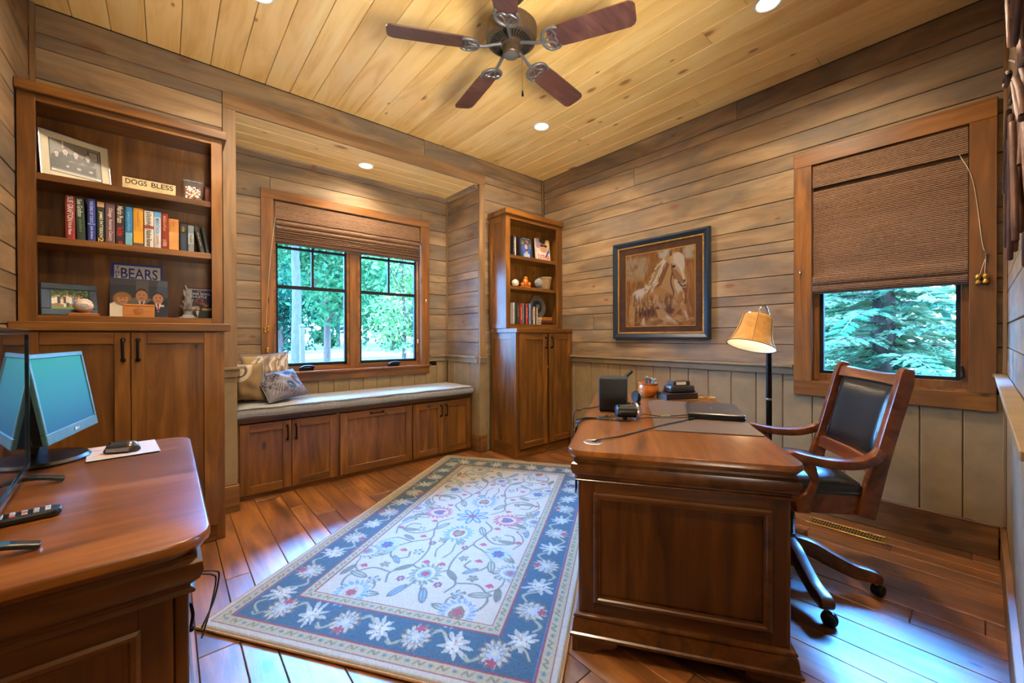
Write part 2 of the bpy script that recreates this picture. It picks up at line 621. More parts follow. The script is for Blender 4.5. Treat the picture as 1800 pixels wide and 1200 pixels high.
class Cv:
    """a small numpy painter; units are metres, y up"""

    def __init__(s, W, H, res, bg):
        s.W, s.H = W, H
        s.w, s.h = max(2, int(W * res)), max(2, int(H * res))
        s.res = res
        s.a = np.zeros((s.h + 1, s.w + 1, 3))
        s.a[:] = bg
        s.X, s.Y = np.meshgrid(np.linspace(0, W, s.w + 1), np.linspace(0, H, s.h + 1))
        s.rs = np.random.RandomState(3)

    def win(s, x0, x1, y0, y1):
        i0, i1 = max(0, int(x0 / s.W * s.w) - 1), min(s.w + 1, int(x1 / s.W * s.w) + 3)
        j0, j1 = max(0, int(y0 / s.H * s.h) - 1), min(s.h + 1, int(y1 / s.H * s.h) + 3)
        return (slice(j0, j1), slice(i0, i1)) if i1 > i0 and j1 > j0 else None

    def put(s, k, mask, col):
        s.a[k] = s.a[k] * (1 - mask[..., None]) + np.array(col, float) * mask[..., None]

    def rectf(s, x0, x1, y0, y1, col, al=1.0):
        k = s.win(x0, x1, y0, y1)
        if k:
            X, Y = s.X[k], s.Y[k]
            s.put(k, ((X >= x0) & (X <= x1) & (Y >= y0) & (Y <= y1)) * al, col)

    def ell(s, cx, cy, rx, ry, col, rot=0.0, soft=.15, al=1.0):
        r = max(rx, ry) * (1 + soft)
        k = s.win(cx - r, cx + r, cy - r, cy + r)
        if k:
            X, Y = s.X[k] - cx, s.Y[k] - cy
            c, q = math.cos(rot), math.sin(rot)
            d = np.sqrt(((X * c + Y * q) / rx) ** 2 + ((-X * q + Y * c) / ry) ** 2)
            s.put(k, np.clip((1 + soft / 2 - d) / max(soft, 1e-3), 0, 1) * al, col)

    def poly(s, pts, col, al=1.0):
        xs, ys = [p[0] for p in pts], [p[1] for p in pts]
        k = s.win(min(xs), max(xs), min(ys), max(ys))
        if k:
            X, Y = s.X[k], s.Y[k]
            ins = np.zeros(X.shape, bool)
            for (x0, y0), (x1, y1) in zip(pts, pts[1:] + pts[:1]):
                if y0 != y1:
                    ins ^= ((y0 > Y) != (y1 > Y)) & (X < (x1 - x0) * (Y - y0) / (y1 - y0) + x0)
            s.put(k, ins * al, col)

    def line(s, pts, wd, col, al=1.0, smooth=0):
        if smooth:
            pts = [(p.x, p.y) for p in bezier([(p[0], p[1], 0) for p in pts], smooth)]
        for (x0, y0), (x1, y1) in zip(pts, pts[1:]):
            k = s.win(min(x0, x1) - wd, max(x0, x1) + wd, min(y0, y1) - wd, max(y0, y1) + wd)
            if not k:
                continue
            X, Y = s.X[k], s.Y[k]
            dx, dy = x1 - x0, y1 - y0
            t = np.clip(((X - x0) * dx + (Y - y0) * dy) / (dx * dx + dy * dy + 1e-12), 0, 1)
            d = np.hypot(X - x0 - t * dx, Y - y0 - t * dy)
            s.put(k, np.clip((wd / 2 - d) * s.res + .7, 0, 1) * al, col)

    def speckle(s, amp):
        s.a += (s.rs.rand(*s.a.shape[:2])[..., None] - .5) * amp

    def linear(s):
        a = np.clip(s.a, 0, 255) / 255
        return np.where(a <= .04045, a / 12.92, ((a + .055) / 1.055) ** 2.4)


def grid_mesh(name, P, colr, mat, par=None):
    """P (h,w,3) points with colours (h,w,3) -> mesh object"""
    h, w = P.shape[:2]
    me = bpy.data.meshes.new(name)
    idx = np.arange(h * w).reshape(h, w)
    q = np.stack([idx[:-1, :-1], idx[:-1, 1:], idx[1:, 1:], idx[1:, :-1]], -1).reshape(-1, 4)
    me.vertices.add(h * w)
    me.vertices.foreach_set('co', np.ascontiguousarray(P, dtype=np.float32).ravel())
    me.loops.add(q.size)
    me.loops.foreach_set('vertex_index', q.ravel().astype(np.int32))
    me.polygons.add(len(q))
    me.polygons.foreach_set('loop_start', (np.arange(len(q)) * 4).astype(np.int32))
    me.polygons.foreach_set('use_smooth', np.ones(len(q), bool))
    me.update(calc_edges=True)
    me.validate()
    at = me.color_attributes.new('col', 'FLOAT_COLOR', 'POINT')
    at.data.foreach_set('color', np.concatenate([colr.reshape(-1, 3), np.ones((h * w, 1))], 1).astype(np.float32).ravel())
    me.materials.append(MT[mat] if isinstance(mat, str) else mat)
    o = bpy.data.objects.new(name, me)
    COL.objects.link(o)
    if par is not None:
        o.parent = par
        PM[o.name] = PM[par.name]
    return o


def sheet(name, cv, M, mat, par):
    """painted sheet: canvas laid in M's XY plane, its corner at M's origin"""
    P = np.stack([cv.X, cv.Y, np.zeros_like(cv.X)], -1)
    A = np.array(M)
    P = P @ A[:3, :3].T + A[:3, 3]
    return grid_mesh(name, P, cv.linear(), mat, par)


def basis(o, x, y):
    """matrix with the given X and Y directions at o"""
    x, y = Vector(x).normalized(), Vector(y).normalized()
    z = x.cross(y)
    return Matrix(((x[0], y[0], z[0], o[0]), (x[1], y[1], z[1], o[1]), (x[2], y[2], z[2], o[2]), (0, 0, 0, 1)))

# ================================================================== THE ROOM
ROWS = [.90, 1.028, 1.145, 1.295, 1.366, 1.483, 1.632, 1.707, 1.82, 1.972, 2.16, 2.265, 2.38, 2.534, 2.608, 2.743]
GAP = .0035


def shiplap(par, axis, face, at, u0, u1, rows, mat, hole=None, th=.014, joints=.45, ztop=None):
    """one board per row segment on a wall plane. axis: direction of the boards, at: wall plane, face: visible side"""
    rr = random.Random(hash((axis, face, round(at, 2), round(u0, 2))) % 1000 if False else int(abs(at * 100 + u0 * 17)))
    for z0, z1 in zip(rows, rows[1:]):
        if ztop:
            z1 = min(z1, ztop)
            if z1 - z0 < .01:
                continue
        segs = [(u0, u1, z0, z1)]
        if hole:
            h0, h1, k0, k1 = hole
            if z1 > k0 and z0 < k1:
                segs = [(u0, h0, z0, z1), (h1, u1, z0, z1)]
                if z1 > k1 + .01:
                    segs.append((h0, h1, k1, z1))
                if z0 < k0 - .01:
                    segs.append((h0, h1, z0, k0))
        for a, b, c, d in segs:
            cuts = [a, b]
            if b - a > 1.5 and rr.random() < joints:
                cuts.insert(1, a + (b - a) * rr.uniform(.25, .75))
            for p, q in zip(cuts, cuts[1:]):
                if q - p < .012:
                    continue
                t = th + rr.uniform(-.0012, .0012)
                lo, hi = (at - t, at) if face[0] == '-' else (at, at + t)
                bb = B()
                if axis == 'x':
                    bb.plank(p + .0008, q - .0008, lo, hi, c + GAP / 2, d - GAP / 2, face, .0025)
                else:
                    bb.plank(lo, hi, p + .0008, q - .0008, c + GAP / 2, d - GAP / 2, face, .0025)
                bb.build('board', mat, par)


def wainscot(par, axis, face, at, cuts, z0, z1, th=.012, hole=None):
    for p, q in zip(cuts, cuts[1:]):
        lo, hi = (at - th, at) if face[0] == '-' else (at, at + th)
        top = z1
        bb = B()
        if axis == 'x':
            bb.plank(p + .001, q - .001, lo, hi, z0, top, face, .004)
        else:
            bb.plank(lo, hi, p + .001, q - .001, z0, top, face, .004)
        bb.build('board', 'taupe', par)


def even(a, b, step):
    n = max(1, round((b - a) / step))
    return [a + (b - a) * i / n for i in range(n + 1)]


# ---- floor: hand scraped planks running towards the back wall
fl = struct(B().box(XL - .1, XR + .1, YW - .3, YA + .1, -.08, -.014).build('floor', 'backing'))
r = random.Random(5)
x = XL
while x < XR - .01:
    w = r.choice((.095, .12, .15, .12))
    x1 = min(x + w, XR)
    y = YW - .12 - r.uniform(0, .8)
    while y < YA:
        y1 = y + r.uniform(.6, 1.35)
        a, b = max(y, YW - .12), min(y1, YB + .2)
        if b - a > .02:
            dz = r.uniform(-.0012, .0008)
            B().plank(x + .001, x1 - .001, a + .001, b - .001, -.014, dz, '+z', .0022).build('plank', 'floor', fl)
        y = y1
    x = x1

# ---- ceiling: pine boards, same direction
ce = struct(B().box(XL - .1, XR + .1, YW - .1, YB + .1, ZC + .014, ZC + .12).build('ceiling', 'backing'))
x = XL
r = random.Random(9)
while x < XR - .01:
    x1 = min(x + .1435, XR)
    cuts = [YW, YB]
    if r.random() < .55:
        cuts.insert(1, r.uniform(.6, 2.5))
    for a, b in zip(cuts, cuts[1:]):
        B().plank(x + .0012, x1 - .0012, a + .001, b - .001, ZC, ZC + .014, '-z', .0028).build('board', 'ceil', ce)
    x = x1
ca = struct(B().box(AL - .1, AR + .1, YB + .125, YA + .1, ZA + .014, ZA + .1).build('ceiling_alcove', 'backing'))
for a, b in zip(even(YB + .007, YA, .14), even(YB + .007, YA, .14)[1:]):
    B().plank(AL, AR, a + .001, b - .001, ZA, ZA + .014, '-z', .0028).build('board', 'ceilX', ca)

# ---- right wall with its window opening
W2 = (.02, .71, .80, 2.16)          # y0 y1 z0 z1 of the opening
wr = B()
wr.box(XR + .014, XR + .16, YW - .1, W2[0], -.1, ZC + .1).box(XR + .014, XR + .16, W2[1], YB + .1, -.1, ZC + .1)
wr.box(XR + .014, XR + .16, W2[0], W2[1], -.1, W2[2]).box(XR + .014, XR + .16, W2[0], W2[1], W2[3], ZC + .1)
wr = struct(wr.build('wall_right', 'backing'))
shiplap(wr, 'y', '-x', XR + .014, YW, YB - .02, ROWS, 'shipY', W2, joints=.35)
WC = [YB, 2.79, 2.62, 2.42, 2.225, 2.091, 1.936, 1.776, 1.627, 1.478, 1.327, 1.167, 1.006, .848, .689, .53, .379, .215, .061, YW][::-1]
for p, q in zip(WC, WC[1:]):
    top = .895
    if q > -.05 and p < .79:
        top = .80
    B().plank(XR, XR + .013, p + .0012, q - .0012, .10, top, '-x', .004).build('board', 'taupe', wr)
    if top < .89 and (p < W2[0] - .05 or q > W2[1] + .05):
        B().plank(XR, XR + .013, max(p, W2[1]) + .001, q - .001, top, .895, '-x', .004).build('board', 'taupe', wr) if q > W2[1] + .02 else None


def rail(name, axis, at, face, u0, u1, mat='taupe'):
    """painted chair rail: flat band with a projecting cap"""
    s = -1 if face[0] == '-' else 1
    o = B()
    for d, z0, z1 in ((.018, .838, .885), (.040, .885, .902)):
        lo, hi = sorted((at, at + s * d))
        if axis == 'x':
            o.box(u0, u1, lo, hi, z0, z1)
        else:
            o.box(lo, hi, u0, u1, z0, z1)
    return struct(o.build(name, mat, bevel=.002))


def base(name, axis, at, face, u0, u1, mat, h=.163, th=.02):
    s = -1 if face[0] == '-' else 1
    lo, hi = sorted((at, at + s * th))
    o = B()
    if axis == 'x':
        o.box(u0, u1, lo, hi, .001, h)
    else:
        o.box(lo, hi, u0, u1, .001, h)
    return struct(o.build(name, mat, bevel=.002))


rail('trim_1', 'y', XR, '-x', .785, YF - .002)
rail('trim_2', 'y', XR, '-x', YW + .045, -.052)
base('baseboard_right', 'y', XR, '-x', YW + .024, YF - .002, 'basebrown')
struct(B().box(XR - .012, XR, YW, YW + .012, .165, .835).box(XR - .014, XR, YW, YW + .014, .903, ZC).build('trim_3', 'postZ', bevel=.002))

# ---- back wall: strips either side of the alcove and the header
wb = B().box(XL - .1, AL - .02, YB + .014, YB + .12, -.1, ZC + .1).box(AR + .02, XR + .1, YB + .014, YB + .12, -.1, ZC + .1)
wb.box(AL - .02, AR + .02, YB + .014, YB + .12, ZA + .02, ZC + .1)
wb = struct(wb.build('wall_back', 'backing'))
shiplap(wb, 'x', '-y', YB + .014, XL, .269, ROWS, 'shipX', ztop=2.534)
shiplap(wb, 'x', '-y', YB + .014, 2.286, XR, ROWS, 'shipX', ztop=2.534)
shiplap(wb, 'x', '-y', YB + .014, XL, .269, [2.534, 2.608], 'shipX')
shiplap(wb, 'x', '-y', YB + .014, 2.286, XR, [2.534, 2.608], 'shipX')
shiplap(wb, 'x', '-y', YB + .014, XL, XR - .02, [2.608, 2.743], 'shipX', joints=1)
for a, b in ((XL, -.30), (-.30, -.1), (-.1, .1), (.1, .269), (2.286, 2.44), (2.44, 2.6), (2.6, 2.8), (2.8, XR)):
    B().plank(a + .0012, b - .0012, YB, YB + .013, .0, .897, '-y', .004).build('board', 'taupe', wb)
# casing round the alcove opening
struct(B().box(.269, AL, YB - .016, YB + .006, .903, 2.505).build('trim_4', 'postZ', bevel=.002))
struct(B().box(AR, 2.286, YB - .016, YB + .006, .903, 2.505).build('trim_5', 'postZ', bevel=.002))
struct(B().box(.269, 2.286, YB - .016, YB + .006, 2.5055, 2.604).build('trim_6', 'postX', bevel=.002))
for i, (a, b) in enumerate(((.269, AL), (AR, 2.286))):
    o = B().box(a, b, YB - .012, YB + .006, .164, .838)
    o.box(a - .004, b + .004, YB - .028, YB + .006, .838, .885).box(a - .008, b + .012 if i == 0 else b + .008, YB - .045, YB + .006, .885, .902)
    struct(o.build('trim_%d' % (7 + i), 'taupe', bevel=.002))
    struct(B().box(a - .004, b + .008 if i == 0 else b + .004, YB - .032, YB + .006, .001, .163).build('baseboard_post_%d' % (1 + i), 'basebrownX', bevel=.002))
struct(B().box(XL, XL + .02, YB - .02, YB, 2.26, ZC).box(XR - .02, XR, YB - .02, YB, 2.26, ZC).build('trim_9', 'postZ', bevel=.002))

# ---- alcove walls
W1 = (.62, 1.925, .80, 2.18)          # x0 x1 z0 z1
wa = B().box(AL - .1, W1[0], YA + .014, YA + .16, -.1, ZA + .1).box(W1[1], AR + .1, YA + .014, YA + .16, -.1, ZA + .1)
wa.box(W1[0], W1[1], YA + .014, YA + .16, -.1, W1[2]).box(W1[0], W1[1], YA + .014, YA + .16, W1[3], ZA + .1)
wa = struct(wa.build('wall_alcove_back', 'backing'))
AROWS = [.90, 1.029, 1.154, 1.307, 1.37, 1.513, 1.639, 1.71, 1.863, 2.015, 2.159, 2.338, 2.463, 2.505]
shiplap(wa, 'x', '-y', YA + .014, AL, AR, AROWS, 'shipX', W1, joints=.3)
for p, q in zip(even(AL, AR, .125), even(AL, AR, .125)[1:]):
    top = .79 if (q > .5 and p < 2.05) else .89
    B().plank(p + .0012, q - .0012, YA, YA + .013, .60, top, '-y', .004).build('board', 'taupe', wa)
for nm, xx, sg, face in (('wall_alcove_left', AL, -1, '+x'), ('wall_alcove_right', AR, 1, '-x')):
    lo, hi = sorted((xx + sg * .014, xx + sg * .1))
    w = struct(B().box(lo, hi, YB + .125, YA + .1, -.1, ZA + .1).build(nm, 'backing'))
    shiplap(w, 'y', face, xx + sg * .014, YB + .008, YA, AROWS, 'shipY', joints=0)
    for p, q in zip(even(YB + .008, YA, .125), even(YB + .008, YA, .125)[1:]):
        lo, hi = sorted((xx, xx + sg * .013))
        B().plank(lo, hi, p + .0012, q - .0012, .0, .89, face, .004).build('board', 'taupe', w)
rail('trim_10', 'x', YA, '-y', AL + .045, .551)
rail('trim_11', 'x', YA, '-y', 2.0, AR - .045)
rail('trim_12', 'y', AR, '-x', YB + .008, YA)
rail('trim_13', 'y', AL, '+x', YB + .008, YA)
struct(B().box(AR - .012, AR, YA - .012, YA, .904, ZA - .03).build('trim_14', 'postZ', bevel=.002))
o = B().prism([(YA, ZA), (YA - .035, ZA), (YA - .03, ZA - .012), (YA - .008, ZA - .03), (YA, ZA - .036)], AL, AR, 'x')
struct(o.build('trim_15', 'shipX'))
o = B().prism([(AR, ZA), (AR - .035, ZA), (AR - .03, ZA - .012), (AR - .008, ZA - .03), (AR, ZA - .036)], YB + .02, YA - .036, 'y')
struct(o.build('trim_16', 'shipY'))
base('baseboard_alcove', 'y', AR, '-x', YB + .008, 3.186, 'basebrown', th=.012)

# ---- left wall
wl = struct(B().box(XL - .12, XL - .014, YW - .1, YB + .1, -.1, ZC + .1).build('wall_left', 'backing'))
shiplap(wl, 'y', '+x', XL - .014, YW, YB - .02, ROWS, 'shipY')
for p, q in zip(even(YW, YF, .155), even(YW, YF, .155)[1:]):
    B().plank(XL - .013, XL, p + .0012, q - .0012, .1, .89, '+x', .004).build('board', 'taupe', wl)
rail('trim_17', 'y', XL, '+x', YW, YF - .03)
base('baseboard_left', 'y', XL, '+x', YW, YF - .002, 'basebrown')

# ---- front wall with the doorway the photographer stands in
DX0, DX1, DZ = -.40, .95, 2.12
wf = B().box(DX1, XR + .1, YW - .12, YW - .014, -.1, ZC + .1).box(XL - .1, DX0, YW - .12, YW - .014, -.1, ZC + .1)
wf.box(DX0, DX1, YW - .12, YW - .014, DZ, ZC + .1)
wf = struct(wf.build('wall_front', 'backing'))
shiplap(wf, 'x', '+y', YW - .014, DX1 + .1, XR, ROWS, 'shipX')
for p, q in zip(even(DX1 + .1, XR, .155), even(DX1 + .1, XR, .155)[1:]):
    B().plank(p + .0012, q - .0012, YW - .013, YW, .1, .89, '+y', .004).build('board', 'taupe', wf)
rail('trim_18', 'x', YW, '+y', DX1 + .1, XR - .001)
base('baseboard_front', 'x', YW, '+y', DX1 + .1, XR - .022, 'basebrownX')
o = B().box(DX0 - .09, DX0, YW - .02, YW + .02, .001, DZ + .09).box(DX1, DX1 + .09, YW - .02, YW + .02, .001, DZ + .09)
o.box(DX0, DX1, YW - .02, YW + .02, DZ, DZ + .09)
struct(o.build('trim_19', 'trimZ'))
# the hall behind it
hf = struct(B().box(-2.2, 2.6, -3.2, YW - .125, -.08, .0).build('floor_hall', 'floor'))
hh = B().box(-2.3, -2.2, -3.2, YW - .125, 0, 2.6).box(2.6, 2.7, -3.2, YW - .125, 0, 2.6).box(-2.3, 2.7, -3.3, -3.2, 0, 2.6)
hh.box(-2.3, XL - .12, YW - .125, YW - .02, 0, 2.6)
struct(hh.build('wall_hall', 'taupe'))
struct(B().box(-2.3, 2.7, -3.3, YW - .121, 2.6, 2.7).build('ceiling_hall', 'ceilX'))


# ================================================================== WINDOWS
def pane(par, ax, at, u0, u1, z0, z1):
    o = B()
    if ax == 'x':
        o.box(u0, u1, at - .003, at + .003, z0, z1)
    else:
        o.box(at - .003, at + .003, u0, u1, z0, z1)
    return o.build('pane', 'glass', par, world=True)


# window 1, in the alcove
w1 = T('window_1', 'double casement window with brown trim above the window seat', None, (1.27, YA, .72), kind='structure')
y0 = YA - .024
B().box(.553, .638, y0, YA - .001, .808, 2.165).build('casing', 'trimZ', w1, True, bevel=.002)
B().box(1.906, 1.997, y0, YA - .001, .808, 2.165).build('casing', 'trimZ', w1, True, bevel=.002)
B().box(.553, 1.997, y0, YA - .001, 2.1655, 2.238).build('casing', 'trimX', w1, True, bevel=.002)
B().box(.553, 1.997, y0, YA - .001, .723, .792).build('apron', 'trimX', w1, True, bevel=.002)
B().box(.54, 2.01, YA - .05, YA + .02, .7925, .808).build('sill', 'trimX', w1, True, bevel=.003)
jb = B().box(.62, .64, YA + .0, YA + .12, .808, 2.18).box(1.905, 1.925, YA, YA + .12, .808, 2.18).box(.64, 1.905, YA, YA + .12, 2.165, 2.18).box(.64, 1.905, YA + .02, YA + .12, .80, .812)
jb.build('jamb', 'trimZ', w1, True)
B().box(1.233, 1.306, YA + .02, YA + .09, .812, 2.165).build('mullion', 'trimZ', w1, True, bevel=.002)
for a, b in ((.64, 1.233), (1.306, 1.905)):
    sa = B().box(a, a + .022, YA + .03, YA + .085, .812, 2.165).box(b - .022, b, YA + .03, YA + .085, .812, 2.165)
    sa.box(a + .022, b - .022, YA + .03, YA + .085, .812, .846).box(a + .022, b - .022, YA + .03, YA + .085, 2.12, 2.165)
    sa = sa.build('sash', 'trimX', w1, True, bevel=.002)
    g0, g1 = a + .022, b - .022
    fr = B().box(g0, g0 + .016, YA + .045, YA + .075, .846, 2.12).box(g1 - .016, g1, YA + .045, YA + .075, .846, 2.12).box(g0, g1, YA + .045, YA + .075, .846, .872).box(g0, g1, YA + .045, YA + .075, 2.10, 2.12)
    fr.build('glazing_bead', 'sash', sa, True)
    mid = (g0 + g1) / 2
    B().box(g0, g1, YA + .046, YA + .074, 1.478, 1.505).build('muntin', 'sash', sa, True)
    B().box(g0, g1, YA + .047, YA + .073, 1.80, 1.818).build('muntin', 'sash', sa, True)
    B().box(mid - .009, mid + .009, YA + .048, YA + .072, 1.505, 2.10).build('muntin', 'sash', sa, True)
    pane(sa, 'x', YA + .06, g0 + .012, g1 - .012, .866, 2.105)
for cx in (.875, 1.63):
    c = B()
    c.rect(cx, YA + .004, .055, .014, [(0, .8085), (0, .83), (-.004, .836)], .01)
    c = c.build('crank_housing', 'bronze', w1, True, smooth=30)
    B().tube(bezier([(cx - .05, YA - .012, .83), (cx - .02, YA - .018, .846), (cx + .03, YA - .018, .846), (cx + .055, YA - .012, .834)], 5), .008, 8).build('crank_handle', 'bronze', c, True, smooth=30)

# window 2, right wall
w2 = T('window_2', 'single casement window with wide brown trim behind the desk chair', None, (XR, .37, .71), kind='structure')
x0 = XR - .024
B().box(x0, XR - .001, -.048, .042, .803, 2.143).build('casing', 'trimZ', w2, True, bevel=.002)
B().box(x0, XR - .001, .689, .783, .803, 2.143).build('casing', 'trimZ', w2, True, bevel=.002)
B().box(x0, XR - .001, -.048, .783, 2.1435, 2.24).build('casing', 'trimY', w2, True, bevel=.002)
B().box(x0, XR - .001, -.048, .783, .715, .8025).build('casing', 'trimY', w2, True, bevel=.002)
jb = B().box(XR, XR + .12, .02, .042, .803, 2.16).box(XR, XR + .12, .688, .71, .803, 2.16).box(XR, XR + .12, .042, .688, 2.143, 2.16).box(XR, XR + .12, .042, .688, .80, .815)
jb.build('jamb', 'trimZ', w2, True)
sa = B().box(XR + .03, XR + .085, .042, .07, .815, 2.143).box(XR + .03, XR + .085, .66, .688, .815, 2.143).box(XR + .03, XR + .085, .07, .66, .815, .853).box(XR + .03, XR + .085, .07, .66, 2.10, 2.143)
sa = sa.build('sash', 'trimZ', w2, True, bevel=.002)
B().box(XR + .042, XR + .075, .07, .088, .853, 2.1).box(XR + .042, XR + .075, .642, .66, .853, 2.1).box(XR + .042, XR + .075, .088, .642, .853, .872).build('glazing_bead', 'sash', sa, True)
pane(sa, 'y', XR + .06, .075, .655, .86, 2.105)
B().tube([(XR + .024, .066, .93), (XR + .018, .06, .88)], .006, 8).tube([(XR + .018, .06, .88), (XR + .024, .07, .865)], .005, 6).build('lock_lever', 'sash', w2, True)
c = B().rect(XR + .006, .33, .014, .05, [(0, .8155), (0, .832), (-.004, .838)], .01).build('crank_housing', 'brass', w2, True, smooth=30)
B().tube(bezier([(XR - .008, .28, .83), (XR - .016, .31, .846), (XR - .016, .35, .846), (XR - .01, .385, .836)], 5), .008, 8).build('crank_handle', 'brass', c, True, smooth=30)


def tassel(par, p, s=1.0):
    B().lathe([(.004 * s, .02 * s), (.008 * s, .016 * s), (.009 * s, .008 * s), (.005 * s, 0), (.009 * s, -.008 * s), (.008 * s, -.014 * s), (.003 * s, -.016 * s)], 10, p).build('tassel', 'brass', par, True, smooth=40)


def cleat(par, p, n):
    n = Vector(n)
    s = Vector((0, 0, 1))
    p = Vector(p)
    B().tube([p + s * .022 + n * .012, p + n * .006, p - s * .022 + n * .012], .0035, 8).tube([p, p + n * .008], .006, 8).build('cord_cleat', 'chrome', par, True, smooth=40)


# roman shades (woven reeds)
def fold_sheet(prof, u0, u1, ax, n=1):
    """profile [(outward depth, z)] extruded along the window; thickness 3 mm"""
    bb = B()
    ring = [(d, z) for d, z in prof] + [(d - .003, z) for d, z in reversed(prof)]
    if ax == 'x':
        bb.prism([(YA + .02 - d, z) for d, z in ring], u0, u1, 'x')
    else:
        bb.prism([(XR + .02 - d, z) for d, z in ring], u0, u1, 'y')
    return bb


sh = T('roman_shade', 'woven brown roman shade drawn up above the window seat', 'blind', (1.27, YA + .02, 1.83))
fold_sheet([(.012, 2.15), (.012, 2.0)], .655, 1.897, 'x').build('cloth', 'shade', sh, True)
fold_sheet([(.03, 2.155), (.032, 2.02)], .652, 1.9, 'x').build('valance', 'shade', sh, True)
z = 2.012
for i, (dz, d) in enumerate(((.045, .044), (.04, .046), (.016, .034), (.016, .036), (.015, .034), (.015, .036), (.014, .034), (.013, .036), (.012, .03))):
    prof = [(.012, z)] + [(.012 + d * math.sin(pi * k / 6) * .8, z - dz * (1 - math.cos(pi * k / 6)) / 2 * 1.05) for k in range(1, 7)]
    fold_sheet(prof, .655, 1.897, 'x').build('fold', 'shade', sh, True, smooth=50)
    z -= dz
B().tube(bezier([(.65, YA - .028, 2.02), (.615, YA - .03, 1.7), (.59, YA - .028, 1.30), (.585, YA - .03, 1.15)], 6), .0012, 5).build('cord', 'cream', sh, True)
cleat(sh, (.6, YA - .024, 1.37), (0, -1, 0))
for p in ((.576, YA - .034, 1.14), (.596, YA - .034, 1.15), (.59, YA - .034, .985)):
    tassel(sh, p, 1.2)
B().tube([(1.882, YA + .005, 1.84), (1.884, YA + .005, 1.06)], .0012, 5).build('cord', 'cream', sh, True)
B().tube([(1.884, YA + .005, 1.06), (1.884, YA + .005, 1.02)], .004, 6).build('cord_weight', 'white', sh, True)
cleat(sh, (1.955, YA - .024, 1.44), (0, -1, 0))

sh = T('roman_shade', 'woven brown roman shade lowered halfway down behind the desk chair', 'blind', (XR + .02, .37, 1.35))
fold_sheet([(.030, 2.14), (.034, 2.0)], .046, .685, 'y').build('valance', 'shade', sh, True)
pr = [(.012, 2.14), (.012, 2.0)] + [(.014 + .006 * math.sin(k * 1.1), 2.0 - .056 * k) for k in range(1, 10)] + [(.018, 1.46)]
fold_sheet(pr, .046, .685, 'y').build('cloth', 'shade', sh, True, smooth=50)
fold_sheet([(.016, 1.46), (.04, 1.45), (.046, 1.42), (.040, 1.395), (.02, 1.385)], .046, .685, 'y').build('fold', 'shade', sh, True, smooth=50)
fold_sheet([(.02, 1.40), (.044, 1.39), (.048, 1.365), (.036, 1.348), (.02, 1.345)], .046, .685, 'y').build('fold', 'shade', sh, True, smooth=50)
B().tube(bezier([(XR - .016, .075, 2.0), (XR - .03, .03, 1.85), (XR - .028, .0, 1.55), (XR - .03, -.012, 1.49)], 6), .0013, 5).tube([(XR - .03, -.012, 1.47), (XR - .034, -.008, 1.38)], .001, 5).tube([(XR - .03, -.012, 1.47), (XR - .034, .008, 1.38)], .001, 5).build('cord', 'cream', sh, True)
cleat(sh, (XR - .024, -.012, 1.48), (-1, 0, 0))
tassel(sh, (XR - .036, -.012, 1.362), 1.35)
tassel(sh, (XR - .036, .012, 1.36), 1.35)
cleat(sh, (XR - .024, .745, 1.482), (-1, 0, 0))


# ================================================================== BUILT-IN FURNITURE
def pull(par, p, axis, ln, n=(0, -1, 0), r=.0055):
    """bronze bar pull with two feet; axis 'z' upright or 'x' level"""
    p, n = Vector(p), Vector(n)
    a = Vector((0, 0, 1)) if axis == 'z' else Vector((1, 0, 0))
    e0, e1 = p - a * ln / 2, p + a * ln / 2
    bb = B()
    bb.tube(bezier([e0 + n * .002, e0 + n * .022 + a * .004, p + n * .026, e1 + n * .022 - a * .004, e1 + n * .002], 5), [r * (1.25 if (k < 4 or k > 16) else 1) for k in range(21)], 8)
    bb.tube([e0, e0 + n * .004], r * 1.9, 10).tube([e1, e1 + n * .004], r * 1.9, 10)
    return bb.build('handle', 'bronze', par, True, smooth=40)


def shaker(par, x0, x1, y, z0, z1, st=.055, th=.02, mid='cabZ', boards=0, name='door'):
    """shaker door facing -y: two stiles, two rails, recessed panel; returns the door (its panel) with the frame as sub-parts"""
    d = B().box(x0 + st - .004, x1 - st + .004, y - th + .010, y - .002, z0 + st - .004, z1 - st + .004).build(name, mid, par, True)
    for a, b in ((x0, x0 + st), (x1 - st, x1)):
        B().box(a, b, y - th, y, z0, z1).build('stile', 'cabZ', d, True, bevel=.0015)
    for a, b in ((z0, z0 + st), (z1 - st, z1)):
        B().box(x0 + st + .0004, x1 - st - .0004, y - th + .0006, y, a, b).build('rail', 'cabX', d, True, bevel=.0015)
    return d


# ---- left bookcase
bc = T('bookcase', 'tall brown bookcase with two-door base filling the left corner', 'bookcase', (-.13, YF, 0))
X0, X1 = XL + .006, .242
B().box(X0, X0 + .018, YF + .02, YB - .004, .002, 1.118).build('side_panel', 'cabZ', bc, True)
B().box(.22, .238, YF + .02, YB - .035, .002, 1.118).build('side_panel', 'cabZ', bc, True)
B().box(X0 + .02, .218, YF + .012, YB - .04, .03, .05).build('floor_panel', 'cabX', bc, True)
B().box(X0, X0 + .032, YF, YF + .02, .002, 1.118).build('face_stile', 'cabZ', bc, True, bevel=.001)
B().box(.198, .238, YF, YF + .02, .002, 1.118).build('face_stile', 'cabZ', bc, True, bevel=.001)
B().box(X0 + .032, .198, YF + .001, YF + .02, .002, .085).build('face_rail', 'cabX', bc, True, bevel=.001)
B().box(X0 + .032, .198, YF + .001, YF + .02, 1.10, 1.118).build('face_rail', 'cabX', bc, True, bevel=.001)
dl = shaker(bc, X0 + .026, -.1315, YF - .001, .092, 1.112)
pull(dl, (-.156, YF - .021, 1.028), 'z', .095)
dr = shaker(bc, -.1285, .204, YF - .001, .092, 1.112)
pull(dr, (-.104, YF - .021, 1.028), 'z', .095)
